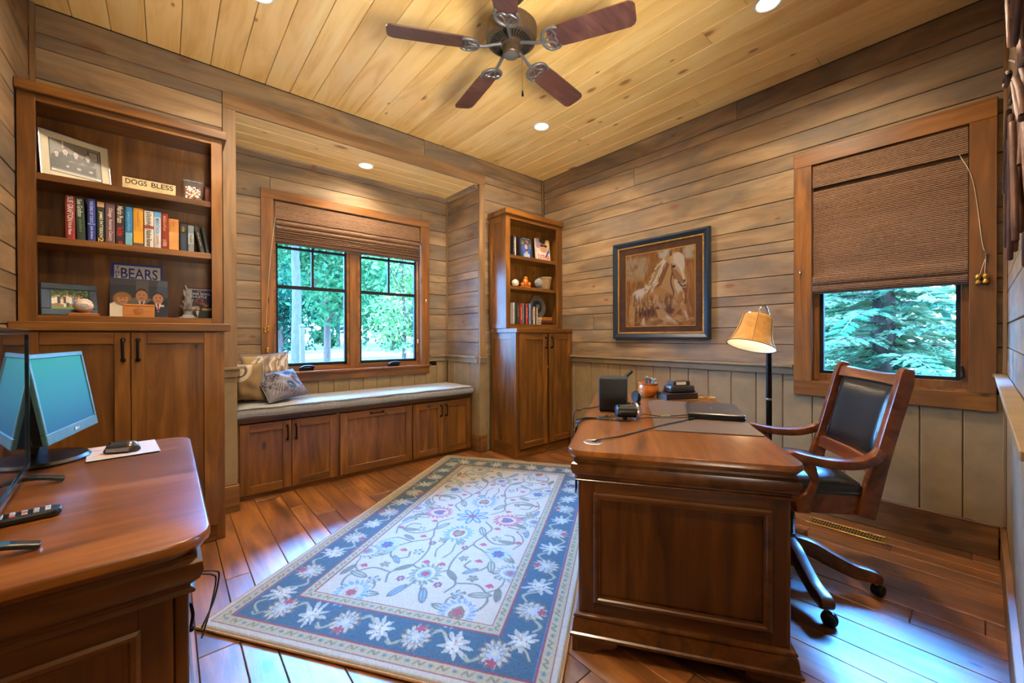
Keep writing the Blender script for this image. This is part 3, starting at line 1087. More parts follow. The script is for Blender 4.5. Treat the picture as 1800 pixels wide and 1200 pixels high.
B().box(XL + .002, .264, YF - .028, YB - .004 - .03, 1.119, 1.159).build('ledge', 'cabX', bc, True, bevel=.003)
B().box(X0, X0 + .02, YH + .02, YB - .004, 1.16, 2.19).build('side_panel', 'cabZ', bc, True)
B().box(.222, X1, YH + .02, YB - .03, 1.16, 2.19).build('side_panel', 'cabZ', bc, True)
B().box(X0 + .021, .221, YB - .045, YB - .036, 1.16, 2.19).build('back_panel', 'cabZ', bc, True)
B().box(X0, -.444, YH, YH + .02, 1.16, 2.19).build('face_stile', 'cabZ', bc, True, bevel=.001)
B().box(.193, X1, YH, YH + .02, 1.16, 2.19).build('face_stile', 'cabZ', bc, True, bevel=.001)
B().box(-.444, .193, YH + .001, YH + .02, 1.16, 1.192).build('face_rail', 'cabX', bc, True, bevel=.001)
B().box(-.444, .193, YH + .001, YH + .02, 2.158, 2.19).build('face_rail', 'cabX', bc, True, bevel=.001)
B().box(X0 + .021, .221, YH + .021, YB - .046, 1.161, 1.191).build('shelf', 'cabX', bc, True)
for zt in (1.556, 1.844):
    B().box(X0 + .021, .221, YH + .022, YB - .046, zt - .032, zt).build('shelf', 'cabX', bc, True, bevel=.002)
B().box(X0 + .021, .221, YH + .021, YB - .046, 2.172, 2.19).build('top_panel', 'cabX', bc, True)
B().box(XL + .002, .262, YH - .022, YB - .022, 2.1905, 2.236).build('cap', 'cabX', bc, True, bevel=.003)

# ---- right bookcase
bc2 = T('bookcase', 'narrow brown bookcase with two tall doors beside the horse painting', 'bookcase', (2.70, YF, 0))
C0, C1 = 2.342, XR - .003
yb2 = YB - .034
B().box(C0, C0 + .018, YF + .02, yb2, .002, 1.118).build('side_panel', 'cabZ', bc2, True)
for a, b in ((YF + .02, YF + .062), (yb2 - .042, yb2)):
    B().box(C0 - .008, C0, a, b, .002, 1.118).build('side_stile', 'cabZ', bc2, True, bevel=.001)
for a, b in ((.002, .125), (1.06, 1.118)):
    B().box(C0 - .0076, C0, YF + .0625, yb2 - .0425, a, b).build('side_rail', 'cabY', bc2, True, bevel=.001)
B().box(C1 - .018, C1, YF + .02, yb2, .002, 1.118).build('side_panel', 'cabZ', bc2, True)
B().box(C0 - .008, C0 + .03, YF, YF + .02, .002, 1.118).build('face_stile', 'cabZ', bc2, True, bevel=.001)
B().box(C1 - .02, C1, YF, YF + .02, .002, 1.118).build('face_stile', 'cabZ', bc2, True, bevel=.001)
B().box(C0 + .03, C1 - .02, YF + .001, YF + .02, .002, .088).build('face_rail', 'cabX', bc2, True, bevel=.001)
B().box(C0 + .03, C1 - .02, YF + .001, YF + .02, 1.10, 1.118).build('face_rail', 'cabX', bc2, True, bevel=.001)
B().box(C0 + .02, C1 - .02, YF + .1, YF + .11, .09, 1.1).build('inner_panel', 'blackm', bc2, True)
dl = shaker(bc2, C0 + .022, 2.712, YF - .001, .085, 1.112)
pull(dl, (2.686, YF - .021, 1.028), 'z', .095)
dr = shaker(bc2, 2.738, C1 - .006, YF - .001, .085, 1.112)
pull(dr, (2.764, YF - .021, 1.028), 'z', .095)
B().ball((2.727, YF + .002, .80), .012, 10, 6).build('door_catch', 'white', bc2, True, smooth=60)
B().box(C0 - .02, C1, YF - .028, yb2, 1.119, 1.159).build('ledge', 'cabX', bc2, True, bevel=.003)
h0 = 2.322
B().box(h0, h0 + .02, YH + .02, yb2, 1.16, 2.19).build('side_panel', 'cabZ', bc2, True)
for a, b in ((YH + .02, YH + .06), (yb2 - .04, yb2)):
    B().box(h0 - .006, h0, a, b, 1.16, 2.19).build('side_stile', 'cabZ', bc2, True, bevel=.001)
for a, b in ((1.16, 1.20), (2.13, 2.19)):
    B().box(h0 - .0056, h0, YH + .0605, yb2 - .0405, a, b).build('side_rail', 'cabY', bc2, True, bevel=.001)
B().box(C1 - .02, C1, YH + .02, yb2, 1.16, 2.19).build('side_panel', 'cabZ', bc2, True)
B().box(h0 + .021, C1 - .021, yb2 - .012, yb2 - .003, 1.16, 2.19).build('back_panel', 'cabZ', bc2, True)
B().box(h0 - .006, 2.369, YH, YH + .02, 1.16, 2.19).build('face_stile', 'cabZ', bc2, True, bevel=.001)
B().box(2.985, C1, YH, YH + .02, 1.16, 2.19).build('face_stile', 'cabZ', bc2, True, bevel=.001)
B().box(2.369, 2.985, YH + .001, YH + .02, 1.16, 1.2).build('face_rail', 'cabX', bc2, True, bevel=.001)
B().box(2.369, 2.985, YH + .001, YH + .02, 2.155, 2.19).build('face_rail', 'cabX', bc2, True, bevel=.001)
B().box(h0 + .021, C1 - .021, YH + .021, yb2 - .013, 1.161, 1.197).build('shelf', 'cabX', bc2, True)
for zt in (1.553, 1.838):
    B().box(h0 + .021, C1 - .021, YH + .022, yb2 - .013, zt - .032, zt).build('shelf', 'cabX', bc2, True, bevel=.002)
B().box(h0 + .021, C1 - .021, YH + .021, yb2 - .013, 2.172, 2.19).build('top_panel', 'cabX', bc2, True)
B().box(h0 - .026, C1, YH - .022, yb2, 2.1905, 2.236).build('cap', 'cabX', bc2, True, bevel=.003)

# ---- window seat
YS = 3.19
ws = T('window_seat', 'brown wooden window seat with panelled doors built into the alcove', 'bench', (1.277, YS, 0))
e0, e1 = AL + .004, AR - .004
B().box(e0, e1, YS + .02, YA - .004, .002, .03).build('plinth', 'cabX', ws, True)
B().box(e0, e1, YS + .002, YS + .02, .002, .03).build('toe_rail', 'cabX', ws, True)
for a, b in ((e0, .366), (.976, 1.0), (1.586, 1.604), (2.195, e1)):
    B().box(a, b, YS, YS + .02, .0305, .5085).build('face_stile', 'cabZ', ws, True, bevel=.001)
B().box(e0, e1, YS, YS + .02, .509, .546).build('face_rail', 'cabX', ws, True, bevel=.001)
B().box(e0, e1, YS + .0205, YA - .004, .522, .546).build('seat_board', 'cabX', ws, True)
B().box(e0 + .02, e1 - .02, YS + .1, YS + .11, .031, .52).build('inner_panel', 'blackm', ws, True)
ds = []
for a, b in ((.362, .6655), (.6695, .978)):
    ds.append(shaker(ws, a, b, YS - .001, .034, .504))
pull(ds[0], (.64, YS - .021, .42), 'z', .095)
pull(ds[1], (.694, YS - .021, .42), 'z', .095)
d = shaker(ws, .998, 1.588, YS - .001, .034, .504, name='flap')
pull(d, (1.285, YS - .021, .48), 'x', .10)
for i, (a, b) in enumerate(((1.602, 1.897), (1.901, 2.198))):
    d = shaker(ws, a, b, YS - .001, .034, .504)
    pull(d, (1.872 if i == 0 else 1.926, YS - .021, .42), 'z', .095)

MT['cushion'] = plain('grey_linen', (150, 150, 148), .9, var=.06, bump=.35, bscale=320)
MT['piping'] = plain('grey_piping', (112, 112, 114), .85)
cu = T('seat_cushion', 'long grey linen cushion on the window seat', 'cushion', (1.277, 3.38, .547))
ng = 60
P = B()
prof = [(-.012, 0), (0, .012), (.002, .036), (0, .062), (-.02, .072)]
rings = []
for off, z in prof:
    ring = []
    for sx, sy in ((0, 0), (1, 0), (1, 1), (0, 1)):
        pass
    n1 = 40
    for k in range(n1):
        x = AL + .006 - off + (AR - AL - .012 + 2 * off) * k / n1
        ring.append((x, 3.145 - off + .002 * math.sin(k * .9) * (1 if z > .01 else 0), .547 + z + (.003 * math.sin(k * .7) if z > .05 else 0)))
    for k in range(6):
        ring.append((AR - .006 + off, 3.145 - off + (.46 + 2 * off) * k / 6, .547 + z))
    for k in range(n1):
        x = AR - .006 + off - (AR - AL - .012 + 2 * off) * k / n1
        ring.append((x, 3.605 + off, .547 + z))
    for k in range(6):
        ring.append((AL + .006 - off, 3.605 + off - (.46 + 2 * off) * k / 6, .547 + z))
    rings.append(ring)
P.loft(rings)
P.build('cover', 'cushion', cu, True, smooth=60)
for z in (.012, .063):
    B().tube([(AL + .008 + (AR - AL - .016) * k / 50, 3.1435 + .002 * math.sin(k * .9), .547 + z + (.002 * math.sin(k * .7))) for k in range(51)], .004, 6).build('piping', 'piping', cu, True, smooth=60)


def pillow(name, label, M, W, H, th, cv_f, cv_b, seed=1):
    """stuffed pillow: domed front and back sheet in M's XY plane"""
    t = T(name, label, 'pillow', tuple(M.translation), 0, 'pillows on the window seat')
    A = np.array(PM[t.name].inverted() @ M)
    n = 44
    u, v = np.meshgrid(np.linspace(-1, 1, n), np.linspace(-1, 1, n))
    rs = np.random.RandomState(seed)
    px = W / 2 * u * (1 - .09 * (1 - v ** 2))
    py = H / 2 * v * (1 - .09 * (1 - u ** 2))
    dome = th / 2 * ((1 - u ** 2) * (1 - v ** 2)) ** .42
    wr = sum(np.sin(u * rs.uniform(-9, 9) + v * rs.uniform(-9, 9) + rs.uniform(0, 6)) for _ in range(7)) * .0035
    dome = dome + wr * ((1 - u ** 2) * (1 - v ** 2)) ** .5
    for s, cv, nm in ((1, cv_f, 'front_cover'), (-1, cv_b, 'back_cover')):
        P = np.stack([px, py, s * dome], -1) @ A[:3, :3].T + A[:3, 3]
        if s < 0:
            P = P[:, ::-1]
        c = cv(u if s > 0 else u[:, ::-1], v)
        grid_mesh(nm, P, c, 'pillow', t)
    ed = [(W / 2 * a * .985, H / 2 * b * .985) for a, b in [(-1 + 2 * k / 8, -1) for k in range(8)] + [(1, -1 + 2 * k / 8) for k in range(8)] + [(1 - 2 * k / 8, 1) for k in range(8)] + [(-1, 1 - 2 * k / 8) for k in range(9)]]
    ed = [(x * (1 - .09 * (1 - min(1, abs(2 * y / H)) ** 2)), y * (1 - .09 * (1 - min(1, abs(2 * x / W)) ** 2))) for x, y in ed]
    B().tube([PM[t.name].inverted() @ M @ Vector((x, y, 0)) for x, y in ed], .005, 6).build('seam', 'piping', t, smooth=60)
    return t


def lin(a):
    a = np.clip(np.array(a, float), 0, 255) / 255
    return np.where(a <= .04045, a / 12.92, ((a + .055) / 1.055) ** 2.4)


def flat_cover(c):
    return lambda u, v: np.broadcast_to(lin(c), u.shape + (3,)).copy()


def cover_from(cv):
    def f(u, v):
        a = cv.linear()
        j = np.clip(((v + 1) / 2 * cv.h).astype(int), 0, cv.h)
        i = np.clip(((u + 1) / 2 * cv.w).astype(int), 0, cv.w)
        return a[j, i]
    return f


# dog print
dg = Cv(1, .8, 110, (150, 144, 152))
rs = random.Random(4)
for k in range(130):
    dg.ell(rs.uniform(0, .45), rs.uniform(.3, .78), rs.uniform(.012, .03), .012, (40, 42, 56), rs.uniform(0, 3))
for k in range(60):
    dg.line([(rs.uniform(.1, .5), rs.uniform(.1, .5)), (rs.uniform(.1, .5), rs.uniform(.1, .5))], .008, rs.choice([(150, 140, 140), (232, 226, 226), (80, 82, 96)]), .7)
dg.ell(.62, .40, .27, .26, (176, 168, 172), .2, .3)
for k in range(160):
    a_ = rs.uniform(0, 6.28)
    r_ = rs.uniform(.1, .3)
    dg.line([(.62 + r_ * math.cos(a_), .4 + r_ * math.sin(a_)), (.62 + (r_ + .06) * math.cos(a_ + .1), .4 + (r_ + .06) * math.sin(a_ + .1))], .006, rs.choice([(96, 94, 108), (206, 200, 204), (120, 112, 116)]), .6)
dg.ell(.60, .28, .11, .12, (50, 84, 112), .3, .3)
dg.ell(.58, .30, .03, .025, (150, 180, 200), 0, .6)
dg.line([(.66, .12), (.67, .25), (.70, .36)], .02, (40, 56, 80), 1, 5)
dg.ell(.80, .40, .06, .15, (56, 70, 92), .3, .3)
dg.ell(.70, .66, .10, .07, (60, 96, 140), .4, .3)
dg.ell(.86, .62, .06, .06, (70, 104, 146), .2, .3)
for k in range(5):
    dg.line([(.2 + .03 * k, .12), (.30 + .02 * k, .32), (.52, .44 + .015 * k)], .012, (90, 84, 92) if k % 2 else (214, 204, 200), 1, 5)
for k in range(40):
    dg.ell(rs.uniform(.5, 1), rs.uniform(.02, .16), .02, .01, rs.choice([(90, 90, 110), (170, 165, 175)]), rs.uniform(0, 3))
for k in range(60):
    dg.ell(rs.uniform(.86, 1), rs.uniform(.1, .6), .012, .02, rs.choice([(70, 72, 96), (200, 196, 210)]), rs.uniform(0, 3))
dg.a *= .74
bp = Cv(1, 1, 90, (160, 136, 98))
for k in range(26):
    x = rs.uniform(.05, .9)
    bp.line([(x, rs.uniform(.45, .7)), (x + .05, .8), (x + .16, rs.uniform(.85, .98))], .03, rs.choice([(196, 186, 170), (204, 198, 188), (116, 96, 76)]), .85, 4)
bp.rectf(.0, 1, .955, .985, (60, 66, 84))
bp.rectf(.955, .985, 0, 1, (60, 66, 84))
cp = Cv(1, 1, 90, (156, 128, 88))
for rr_ in (.30, .22, .12):
    cp.ell(.5, .84, rr_, rr_ * .8, (226, 216, 200))
    cp.ell(.5, .84, rr_ - .025, rr_ * .8 - .025, (90, 80, 70) if rr_ == .22 else (200, 176, 136))

pillow('pillow', 'tan pillow with ring motif pushed against the post of the window seat', basis((.422, 3.37, .770), (.80, -.58, .0), (-.10, -.14, .98)), .25, .28, .15, cover_from(cp), flat_cover((180, 152, 112)), 2)
pillow('pillow', 'large beige pillow with white brush strokes standing behind the dog pillow', basis((.575, 3.505, .800), (.93, .36, .04), (-.06, .10, .98)), .36, .34, .13, cover_from(bp), flat_cover((186, 160, 122)), 3)
pillow('pillow', 'small black and white pillow printed with a dog face', basis((.640, 3.345, .735), (.29, .15, .02), (-.085, .12, .185)), .335, .245, .11, cover_from(dg), flat_cover((24, 26, 34)), 5)


# ================================================================== BOOKSHELF CONTENTS
def book(x0, x1, y0, z0, h, dep, col, label, group, text=None, tcol=(235, 225, 200), bands=(), tilt=0.0, tfrac=.8, cover=None):
    """upright book, spine to the front"""
    w = x1 - x0
    t = T('book', label, 'book', ((x0 + x1) / 2, y0 + dep / 2, z0), 0, group)
    Mt = Matrix.Rotation(tilt, 4, 'Y')
    key = 'book_%d_%d_%d' % tuple(col)
    if key not in MT:
        MT[key] = plain(key, col, .5, coat=.1)
    a, d = w / 2, dep / 2
    ct = .0022
    lift = abs(math.sin(tilt)) * a
    Mt = Matrix.Translation((0, 0, lift)) @ Mt
    c = B()
    c.box(-a, -a + ct, -d + .002, d, 0, h).box(a - ct, a, -d + .002, d, 0, h)
    ring = [(-a, -d + .003), (-a * .6, -d), (a * .6, -d), (a, -d + .003), (a, -d + .005), (-a, -d + .005)]
    c.prism(ring, 0, h, 'z')
    c.xf(Mt).build('cover', key, t)
    B().box(-a + ct, a - ct, -d + .006, d - .004, .003, h - .003).xf(Mt).build('pages', 'cream', t)
    for f0, f1, bc_ in bands:
        k2 = 'ink_%d_%d_%d' % tuple(bc_)
        if k2 not in MT:
            MT[k2] = plain(k2, bc_, .5)
        B().box(-a * .97, a * .97, -d - .0005, -d + .002, h * f0, h * f1).xf(Mt).build('spine_band', k2, t)
    if text:
        k2 = 'ink_%d_%d_%d' % tuple(tcol)
        if k2 not in MT:
            MT[k2] = plain(k2, tcol, .5)
        for item in (text if isinstance(text, list) else [(text, .5, tfrac, .62, tcol)]):
            body, fc, fl_, fw_, tc = item
            k2 = 'ink_%d_%d_%d' % tuple(tc)
            if k2 not in MT:
                MT[k2] = plain(k2, tc, .5)
            lettering(body, h * fl_, w * fw_, Mt @ basis((0, -d - .0012, h * fc), (0, 0, -1), (1, 0, 0)), k2, t, 'spine_title')
    return t


G1 = 'novels on the middle shelf'
zb, yb_ = 1.5565, 2.845
W_, K_ = (238, 230, 220), (24, 24, 26)
book(-.362, -.331, yb_, zb, .212, .15, (150, 44, 48), 'red book with white lettering at the left end of the row', G1, [('SUE GRAFTON', .70, .55, .6, W_), ('N Is for Noose', .26, .28, .4, W_)])
book(-.324, -.296, yb_, zb, .208, .15, (44, 66, 56), 'dark green book leaning on the blue one', G1, [('Sue Grafton', .76, .40, .6, (214, 222, 200)), ('~7', .36, .3, .45, (110, 150, 90))], tilt=-.03)
book(-.289, -.262, yb_, zb, .212, .15, (44, 58, 150), 'blue book with silver title', G1, [('THE KING OF TORTS', .70, .5, .4, (200, 210, 235)), ('John Grisham', .22, .3, .42, (200, 214, 240))], bands=((.40, .43, (120, 150, 220)),))
book(-.257, -.231, yb_, zb, .207, .15, (30, 44, 40), 'black book with white author name and a yellow number two', G1, [('JAMES PATTERSON', .44, .62, .55, (236, 228, 196)), ('2', .08, .10, .7, (240, 190, 40))], bands=((.86, .98, (190, 150, 120)),))
book(-.227, -.194, yb_, zb, .203, .15, (112, 84, 92), 'mauve book with white script title', G1, [('Chicago  American Century', .48, .8, .5, (226, 210, 205))])
book(-.190, -.159, yb_, zb, .202, .15, (34, 30, 32), 'black book with red lower title and red dot', G1, [('Mario Puzo', .76, .42, .66, (232, 214, 190)), ('The Sicilian', .34, .24, .72, (220, 36, 40)), ('o', .06, .07, .45, (220, 40, 40))])
book(-.156, -.129, yb_, zb, .200, .15, (34, 120, 180), 'bright blue book with pale sky spine', G1, [('~8', .62, .5, .5, (120, 190, 230))], bands=((.02, .34, (120, 180, 205)),))
book(-.126, -.088, yb_, zb, .200, .155, (206, 148, 40), 'wide golden yellow book with grey foot', G1, [('~6', .72, .4, .3, (160, 120, 20))], bands=((.10, .40, (238, 164, 40)), (.0, .10, (90, 76, 70))))
book(-.084, -.048, yb_, zb, .194, .155, (218, 210, 200), 'white book with black script title', G1, [('~7', .78, .38, .6, (80, 70, 64)), ('Nadine Ramer', .26, .46, .55, (40, 40, 44))], bands=((.52, .60, (150, 60, 50)),))
book(-.046, -.019, yb_, zb, .195, .15, (206, 214, 224), 'white book with blue top band and blue title', G1, [('MARATHON', .62, .4, .6, (40, 120, 190)), ('~6', .24, .26, .5, (220, 140, 90))], bands=((.86, 1.0, (80, 150, 200)),))
book(-.0175, .011, yb_, zb, .193, .15, (140, 42, 30), 'brick red book with gold title', G1, [('~10', .72, .42, .5, (206, 160, 110)), ('~4', .18, .2, .7, (220, 190, 150))])
book(.0125, .054, yb_, zb, .170, .155, (196, 130, 62), 'tan paperback shorter than the red book', G1, [('~3', .84, .14, .34, (150, 90, 40))], bands=((0, .58, (214, 152, 84)),))
book(.060, .089, yb_, zb, .150, .14, (40, 56, 78), 'short navy book with gold lettering on black', G1, [('~3', .82, .2, .6, (206, 170, 90))], bands=((.66, .98, (20, 22, 26)),))
book(.093, .119, yb_, zb, .148, .14, (120, 132, 140), 'short grey blue book with dark label', G1, [('~5', .5, .3, .4, (50, 56, 66))], bands=((.3, .7, (150, 158, 160)),))
book(.148, .168, yb_, zb, .152, .14, (28, 36, 36), 'dark book tilted against the side of the shelf', G1, [('~6', .5, .5, .4, (190, 160, 100))], tilt=-.20)
book(.174, .188, yb_, zb, .150, .14, (22, 28, 24), 'thin black book tilted in the right end of the row', G1, None, tilt=-.16)


def person_fig(cv, x, y, s, coat, shirt, skin, hair, tie=None, longhair=False):
    """head-and-shoulders figure on a print"""
    cv.ell(x, y - .62 * s, .62 * s, .55 * s, coat, 0, .12)
    cv.poly([(x - .16 * s, y - .26 * s), (x + .16 * s, y - .26 * s), (x, y - .85 * s)], shirt)
    if tie:
        cv.poly([(x - .05 * s, y - .32 * s), (x + .05 * s, y - .32 * s), (x + .03 * s, y - .8 * s), (x - .03 * s, y - .8 * s)], tie)
    if longhair:
        cv.ell(x, y + .02 * s, .42 * s, .42 * s, hair, 0, .25)
        cv.ell(x, y - .02 * s, .25 * s, .31 * s, skin, 0, .15)
        cv.ell(x - .05 * s, y + .22 * s, .26 * s, .14 * s, hair, 0, .3)
    else:
        cv.ell(x, y + .06 * s, .27 * s, .33 * s, hair, 0, .12)
        cv.ell(x, y - .03 * s, .25 * s, .32 * s, skin, 0, .15)
    for d in (-.09, .09):
        cv.ell(x + d * s, y + .03 * s, .035 * s, .025 * s, (50, 34, 26), 0, .3)
    cv.line([(x - .08 * s, y - .17 * s), (x + .08 * s, y - .17 * s)], .03 * s, (140, 70, 60))


def leaning(t, w, h, tilt, yback):
    """matrix of a sheet leaning back: x right, y up the sheet"""
    return basis((-w / 2, -yback, .004), (1, 0, 0), (0, math.sin(tilt), math.cos(tilt)))


def slab(t, w, h, th, M, mat, name='backing', bevel=0.0):
    return B().box(0, w, 0, h, -th, -.0006).xf(M).build(name, mat, t, bevel=bevel)


def frame4(t, w, h, fw_, d0, d1, M, mat, name='frame', bevel=.001):
    o = B().box(0, w, 0, fw_, d0, d1).box(0, w, h - fw_, h, d0, d1).box(0, fw_, fw_, h - fw_, d0, d1).box(w - fw_, w, fw_, h - fw_, d0, d1)
    return o.xf(M).build(name, mat, t, bevel=bevel)


# black-and-white photo in a pale mat
t = T('photo_frame', 'framed black and white photo of standing men leaning on the top shelf', 'photo frame', (-.335, 2.925, 1.8445), .42, 'framed photographs on the shelves')
M = leaning(t, .25, .235, .16, .02) @ Matrix.Diagonal((1, 1.08, 1, 1))
slab(t, .25, .215, .010, M, 'silver')
cv = Cv(.244, .209, 420, (200, 190, 160))
cv.rectf(.03, .214, .028, .182, (40, 40, 40))
cv.rectf(.034, .21, .044, .178, (120, 118, 112))
cv.rectf(.034, .21, .032, .043, (226, 222, 210))
cv.rectf(.075, .08, .1, .178, (190, 186, 176))
cv.rectf(.165, .205, .12, .17, (70, 70, 68))
cv.rectf(.17, .2, .125, .165, (150, 148, 140))
for x, s, c in ((.055, .05, (36, 36, 38)), (.085, .062, (44, 44, 46)), (.122, .06, (52, 52, 55)), (.165, .06, (46, 46, 48))):
    cv.rectf(x - s * .45, x + s * .45, .046, .09, c)
    person_fig(cv, x, .135 if x > .06 else .118, s * .62, c, (214, 212, 206), (182, 178, 170), (40, 40, 42), (60, 60, 62))
    cv.ell(x + .008, .066, .008, .006, (176, 172, 165))
cv.line([(.05, .038), (.19, .038)], .003, (90, 90, 90), .6)
sheet('photograph', cv, M @ Matrix.Translation((.003, .003, .0008)), 'print', t)
frame4(t, .25, .215, .005, -.01, .004, M, 'silver')

# wooden sign
t = T('wooden_sign', 'small cream wooden sign with black hand lettering on the top shelf', 'sign', (-.062, 2.86, 1.8445), .0)
MT['signwood'] = plain('cream_paint', (206, 184, 140), .6, var=.06)
B().box(-.105, .105, -.008, .008, 0, .066).build('board', 'signwood', t, bevel=.002)
lettering('DOGS', .082, .026, basis((-.052, -.0086, .046), (1, 0, 0), (0, 0, 1)), 'black', t)
lettering('BLESS', .088, .026, basis((.050, -.0086, .046), (1, 0, 0), (0, 0, 1)), 'black', t)

# small action photo in clear frame, wooden box next to it
MT['acrylic'] = glass_mat('clear_acrylic', (.93, .96, .96), 1.4)
t = T('photo_frame', 'small clear frame with a colourful sports photo on the top shelf', 'photo frame', (.117, 2.90, 1.8445), 0, 'framed photographs on the shelves')
M = leaning(t, .085, .12, .12, .02)
slab(t, .086, .12, .006, M, 'acrylic')
cv = Cv(.066, .095, 700, (40, 30, 30))
rs = random.Random(8)
for k in range(150):
    cv.ell(rs.uniform(0, .066), rs.uniform(0, .07), rs.uniform(.002, .006), rs.uniform(.003, .008), rs.choice([(220, 200, 190), (190, 60, 40), (200, 150, 60), (30, 30, 40), (240, 236, 230), (120, 60, 40)]), rs.uniform(0, 3))
sheet('photograph', cv, M @ Matrix.Translation((.01, .012, .001)), 'print', t)
MT['redwood'] = wood('red_mahogany_box', (80, 24, 12), (120, 44, 22), (140, 60, 30), 'Z', 'obj', .4, coat=.2)
t = T('keepsake_box', 'small reddish wooden box at the right end of the top shelf', 'box', (.195, 2.92, 1.8445))
B().box(-.024, .024, -.04, .04, 0, .088).build('body', 'redwood', t, bevel=.002)
B().box(-.025, .025, -.041, .041, .0885, .10).build('lid', 'redwood', t, bevel=.002)

# bottom shelf of the left bookcase
zb = 1.1915
MT['blueframe'] = plain('slate_blue_paint', (52, 78, 104), .45, var=.05)
t = T('photo_frame', 'blue framed group photo leaning on the bottom shelf behind the baseball', 'photo frame', (-.365, 2.945, zb), .22, 'framed photographs on the shelves')
M = leaning(t, .19, .16, .22, .05)
slab(t, .19, .16, .014, M, 'blueframe', bevel=.002)
cv = Cv(.128, .10, 600, (60, 110, 50))
rs = random.Random(2)
for k in range(200):
    cv.ell(rs.uniform(0, .13), rs.uniform(.05, .1), .005, .004, rs.choice([(40, 84, 36), (90, 140, 60), (30, 60, 30)]), rs.uniform(0, 3))
cv.rectf(0, .13, 0, .02, (110, 150, 70))
for k in range(13):
    x = .006 + .0095 * k
    hgt = rs.uniform(.05, .068)
    c = rs.choice([(236, 232, 226), (40, 44, 70), (226, 210, 190), (60, 60, 64), (60, 140, 190), (200, 120, 130)])
    cv.rectf(x - .0045, x + .0045, .012, hgt * .5, rs.choice([(226, 220, 212), (40, 40, 50), (150, 120, 90)]))
    cv.rectf(x - .005, x + .005, hgt * .5, hgt, c)
    cv.ell(x, hgt + .006, .0035, .0048, (206, 150, 120))
sheet('photograph', cv, M @ Matrix.Translation((.034, .03, .0006)), 'print', t)
frame4(t, .19, .16, .032, -.001, .006, M, 'blueframe', bevel=.003)
t = T('baseball_stand', 'small wooden stand holding the signed baseball', 'stand', (-.302, 2.862, zb))
MT['oak'] = wood('light_oak', (140, 84, 36), (176, 112, 52), (196, 134, 70), 'X', 'obj', .45, coat=.15)
B().box(-.055, .05, -.03, .03, 0, .016).build('base', 'oak', t, bevel=.003)
B().lathe([(.018, .0165), (.02, .022), (.016, .022), (.012, .018)], 20).build('cup', 'oak', t, smooth=40)
MT['leatherw'] = plain('white_leather', (226, 214, 196), .5, bump=.1, bscale=200)
MT['stitch'] = plain('red_stitching', (170, 50, 44), .6)
MT['ink'] = plain('blue_ink', (50, 70, 140), .5)


def baseball(label, loc, r, sign=False, rz=0.0):
    t = T('baseball', label, 'baseball', loc, rz)
    B().ball((0, 0, r), r, 20, 14).build('cover', 'leatherw', t, smooth=70)
    for s in (-1, 1):
        pts = []
        for k in range(25):
            a = -pi * .5 + pi * k / 24
            p = Vector((math.sin(a) * .95, -.75 * math.cos(a * .9), s * (.55 + .25 * math.cos(2 * a)))).normalized() * (r * 1.004)
            pts.append(p + Vector((0, 0, r)))
        B().tube(pts, r * .028, 5).build('stitching', 'stitch', t)
    if sign:
        for k, s_ in enumerate(('~5', '~8')):
            M_ = basis((.006, -r * 1.0, r * (1.12 - .26 * k)), (1, .02, 0), (0, 0, 1))
            lettering(s_, r * (.75 + .2 * k), r * .22, M_, 'ink', t, 'signature')
    return t


baseball('white signed baseball on a wooden stand on the bottom shelf', (-.306, 2.862, zb + .0185), .034, True)

# magazine with the team name, leaning at the back
t = T('magazine', 'blue and white magazine standing behind the photo of three people', 'magazine', (-.118, 2.992, zb), 0)
M = leaning(t, .205, .292, .08, .02)
slab(t, .205, .292, .004, M, 'cream', 'pages')
cv = Cv(.205, .292, 420, (40, 64, 150))
cv.rectf(.012, .205, .202, .278, (224, 226, 226))
cv.rectf(.196, .205, .0, .292, (40, 64, 150))
sheet('cover', cv, M @ Matrix.Translation((0, 0, .0004)), 'print', t)
MT['bluink'] = plain('royal_blue_ink', (34, 56, 158), .45)
lettering('BEARS', .148, .056, M @ basis((.112, .238, .0012), (1, 0, 0), (0, 1, 0)), 'bluink', t)
for i, ch in enumerate('THE'):
    lettering(ch, .014, .018, M @ basis((.025, .264 - .024 * i, .0012), (1, 0, 0), (0, 1, 0)), 'bluink', t)

t = T('photograph', 'colour photo print of a woman and two men in jackets', 'photo', (-.107, 2.945, zb), 0)
M = leaning(t, .228, .205, .10, .02)
slab(t, .228, .205, .003, M, 'white', 'backing')
cv = Cv(.228, .205, 480, (44, 54, 74))
cv.rectf(0, .228, .17, .205, (70, 74, 88))
cv.rectf(.10, .15, .11, .2, (96, 96, 102))
for k in range(14):
    cv.line([(.19 + .003 * k, .2), (.18 + .004 * k, .11)], .002, (110, 150, 200), .5)
cv.rectf(.0, .08, .0, .07, (226, 216, 200))
person_fig(cv, .048, .095, .085, (230, 222, 206), (222, 214, 200), (214, 160, 122), (176, 124, 66), None, True)
person_fig(cv, .122, .118, .095, (124, 118, 112), (232, 228, 224), (200, 146, 110), (44, 30, 22), (60, 48, 60))
person_fig(cv, .188, .105, .088, (26, 32, 54), (236, 232, 228), (208, 150, 112), (46, 32, 26), (160, 40, 40))
cv.rectf(.198, .212, .06, .07, (226, 222, 210))
sheet('print', cv, M @ Matrix.Translation((0, 0, .0006)), 'print', t)

t = T('keepsake_box', 'light wooden box with an oval medallion in front of the photo of three people', 'box', (-.107, 2.858, zb))
B().box(-.06, .06, -.025, .025, 0, .056).build('body', 'oak', t, bevel=.002)
B().box(-.061, .061, -.026, .026, .0565, .068).build('lid', 'oak', t, bevel=.003)
B().lathe([(.020, 0), (.020, .002), (.016, .003), (.001, .0035)], 24, (0, -.025, .034), Matrix.Rotation(pi / 2, 3, 'X')).build('medallion', 'oak', t, smooth=40)

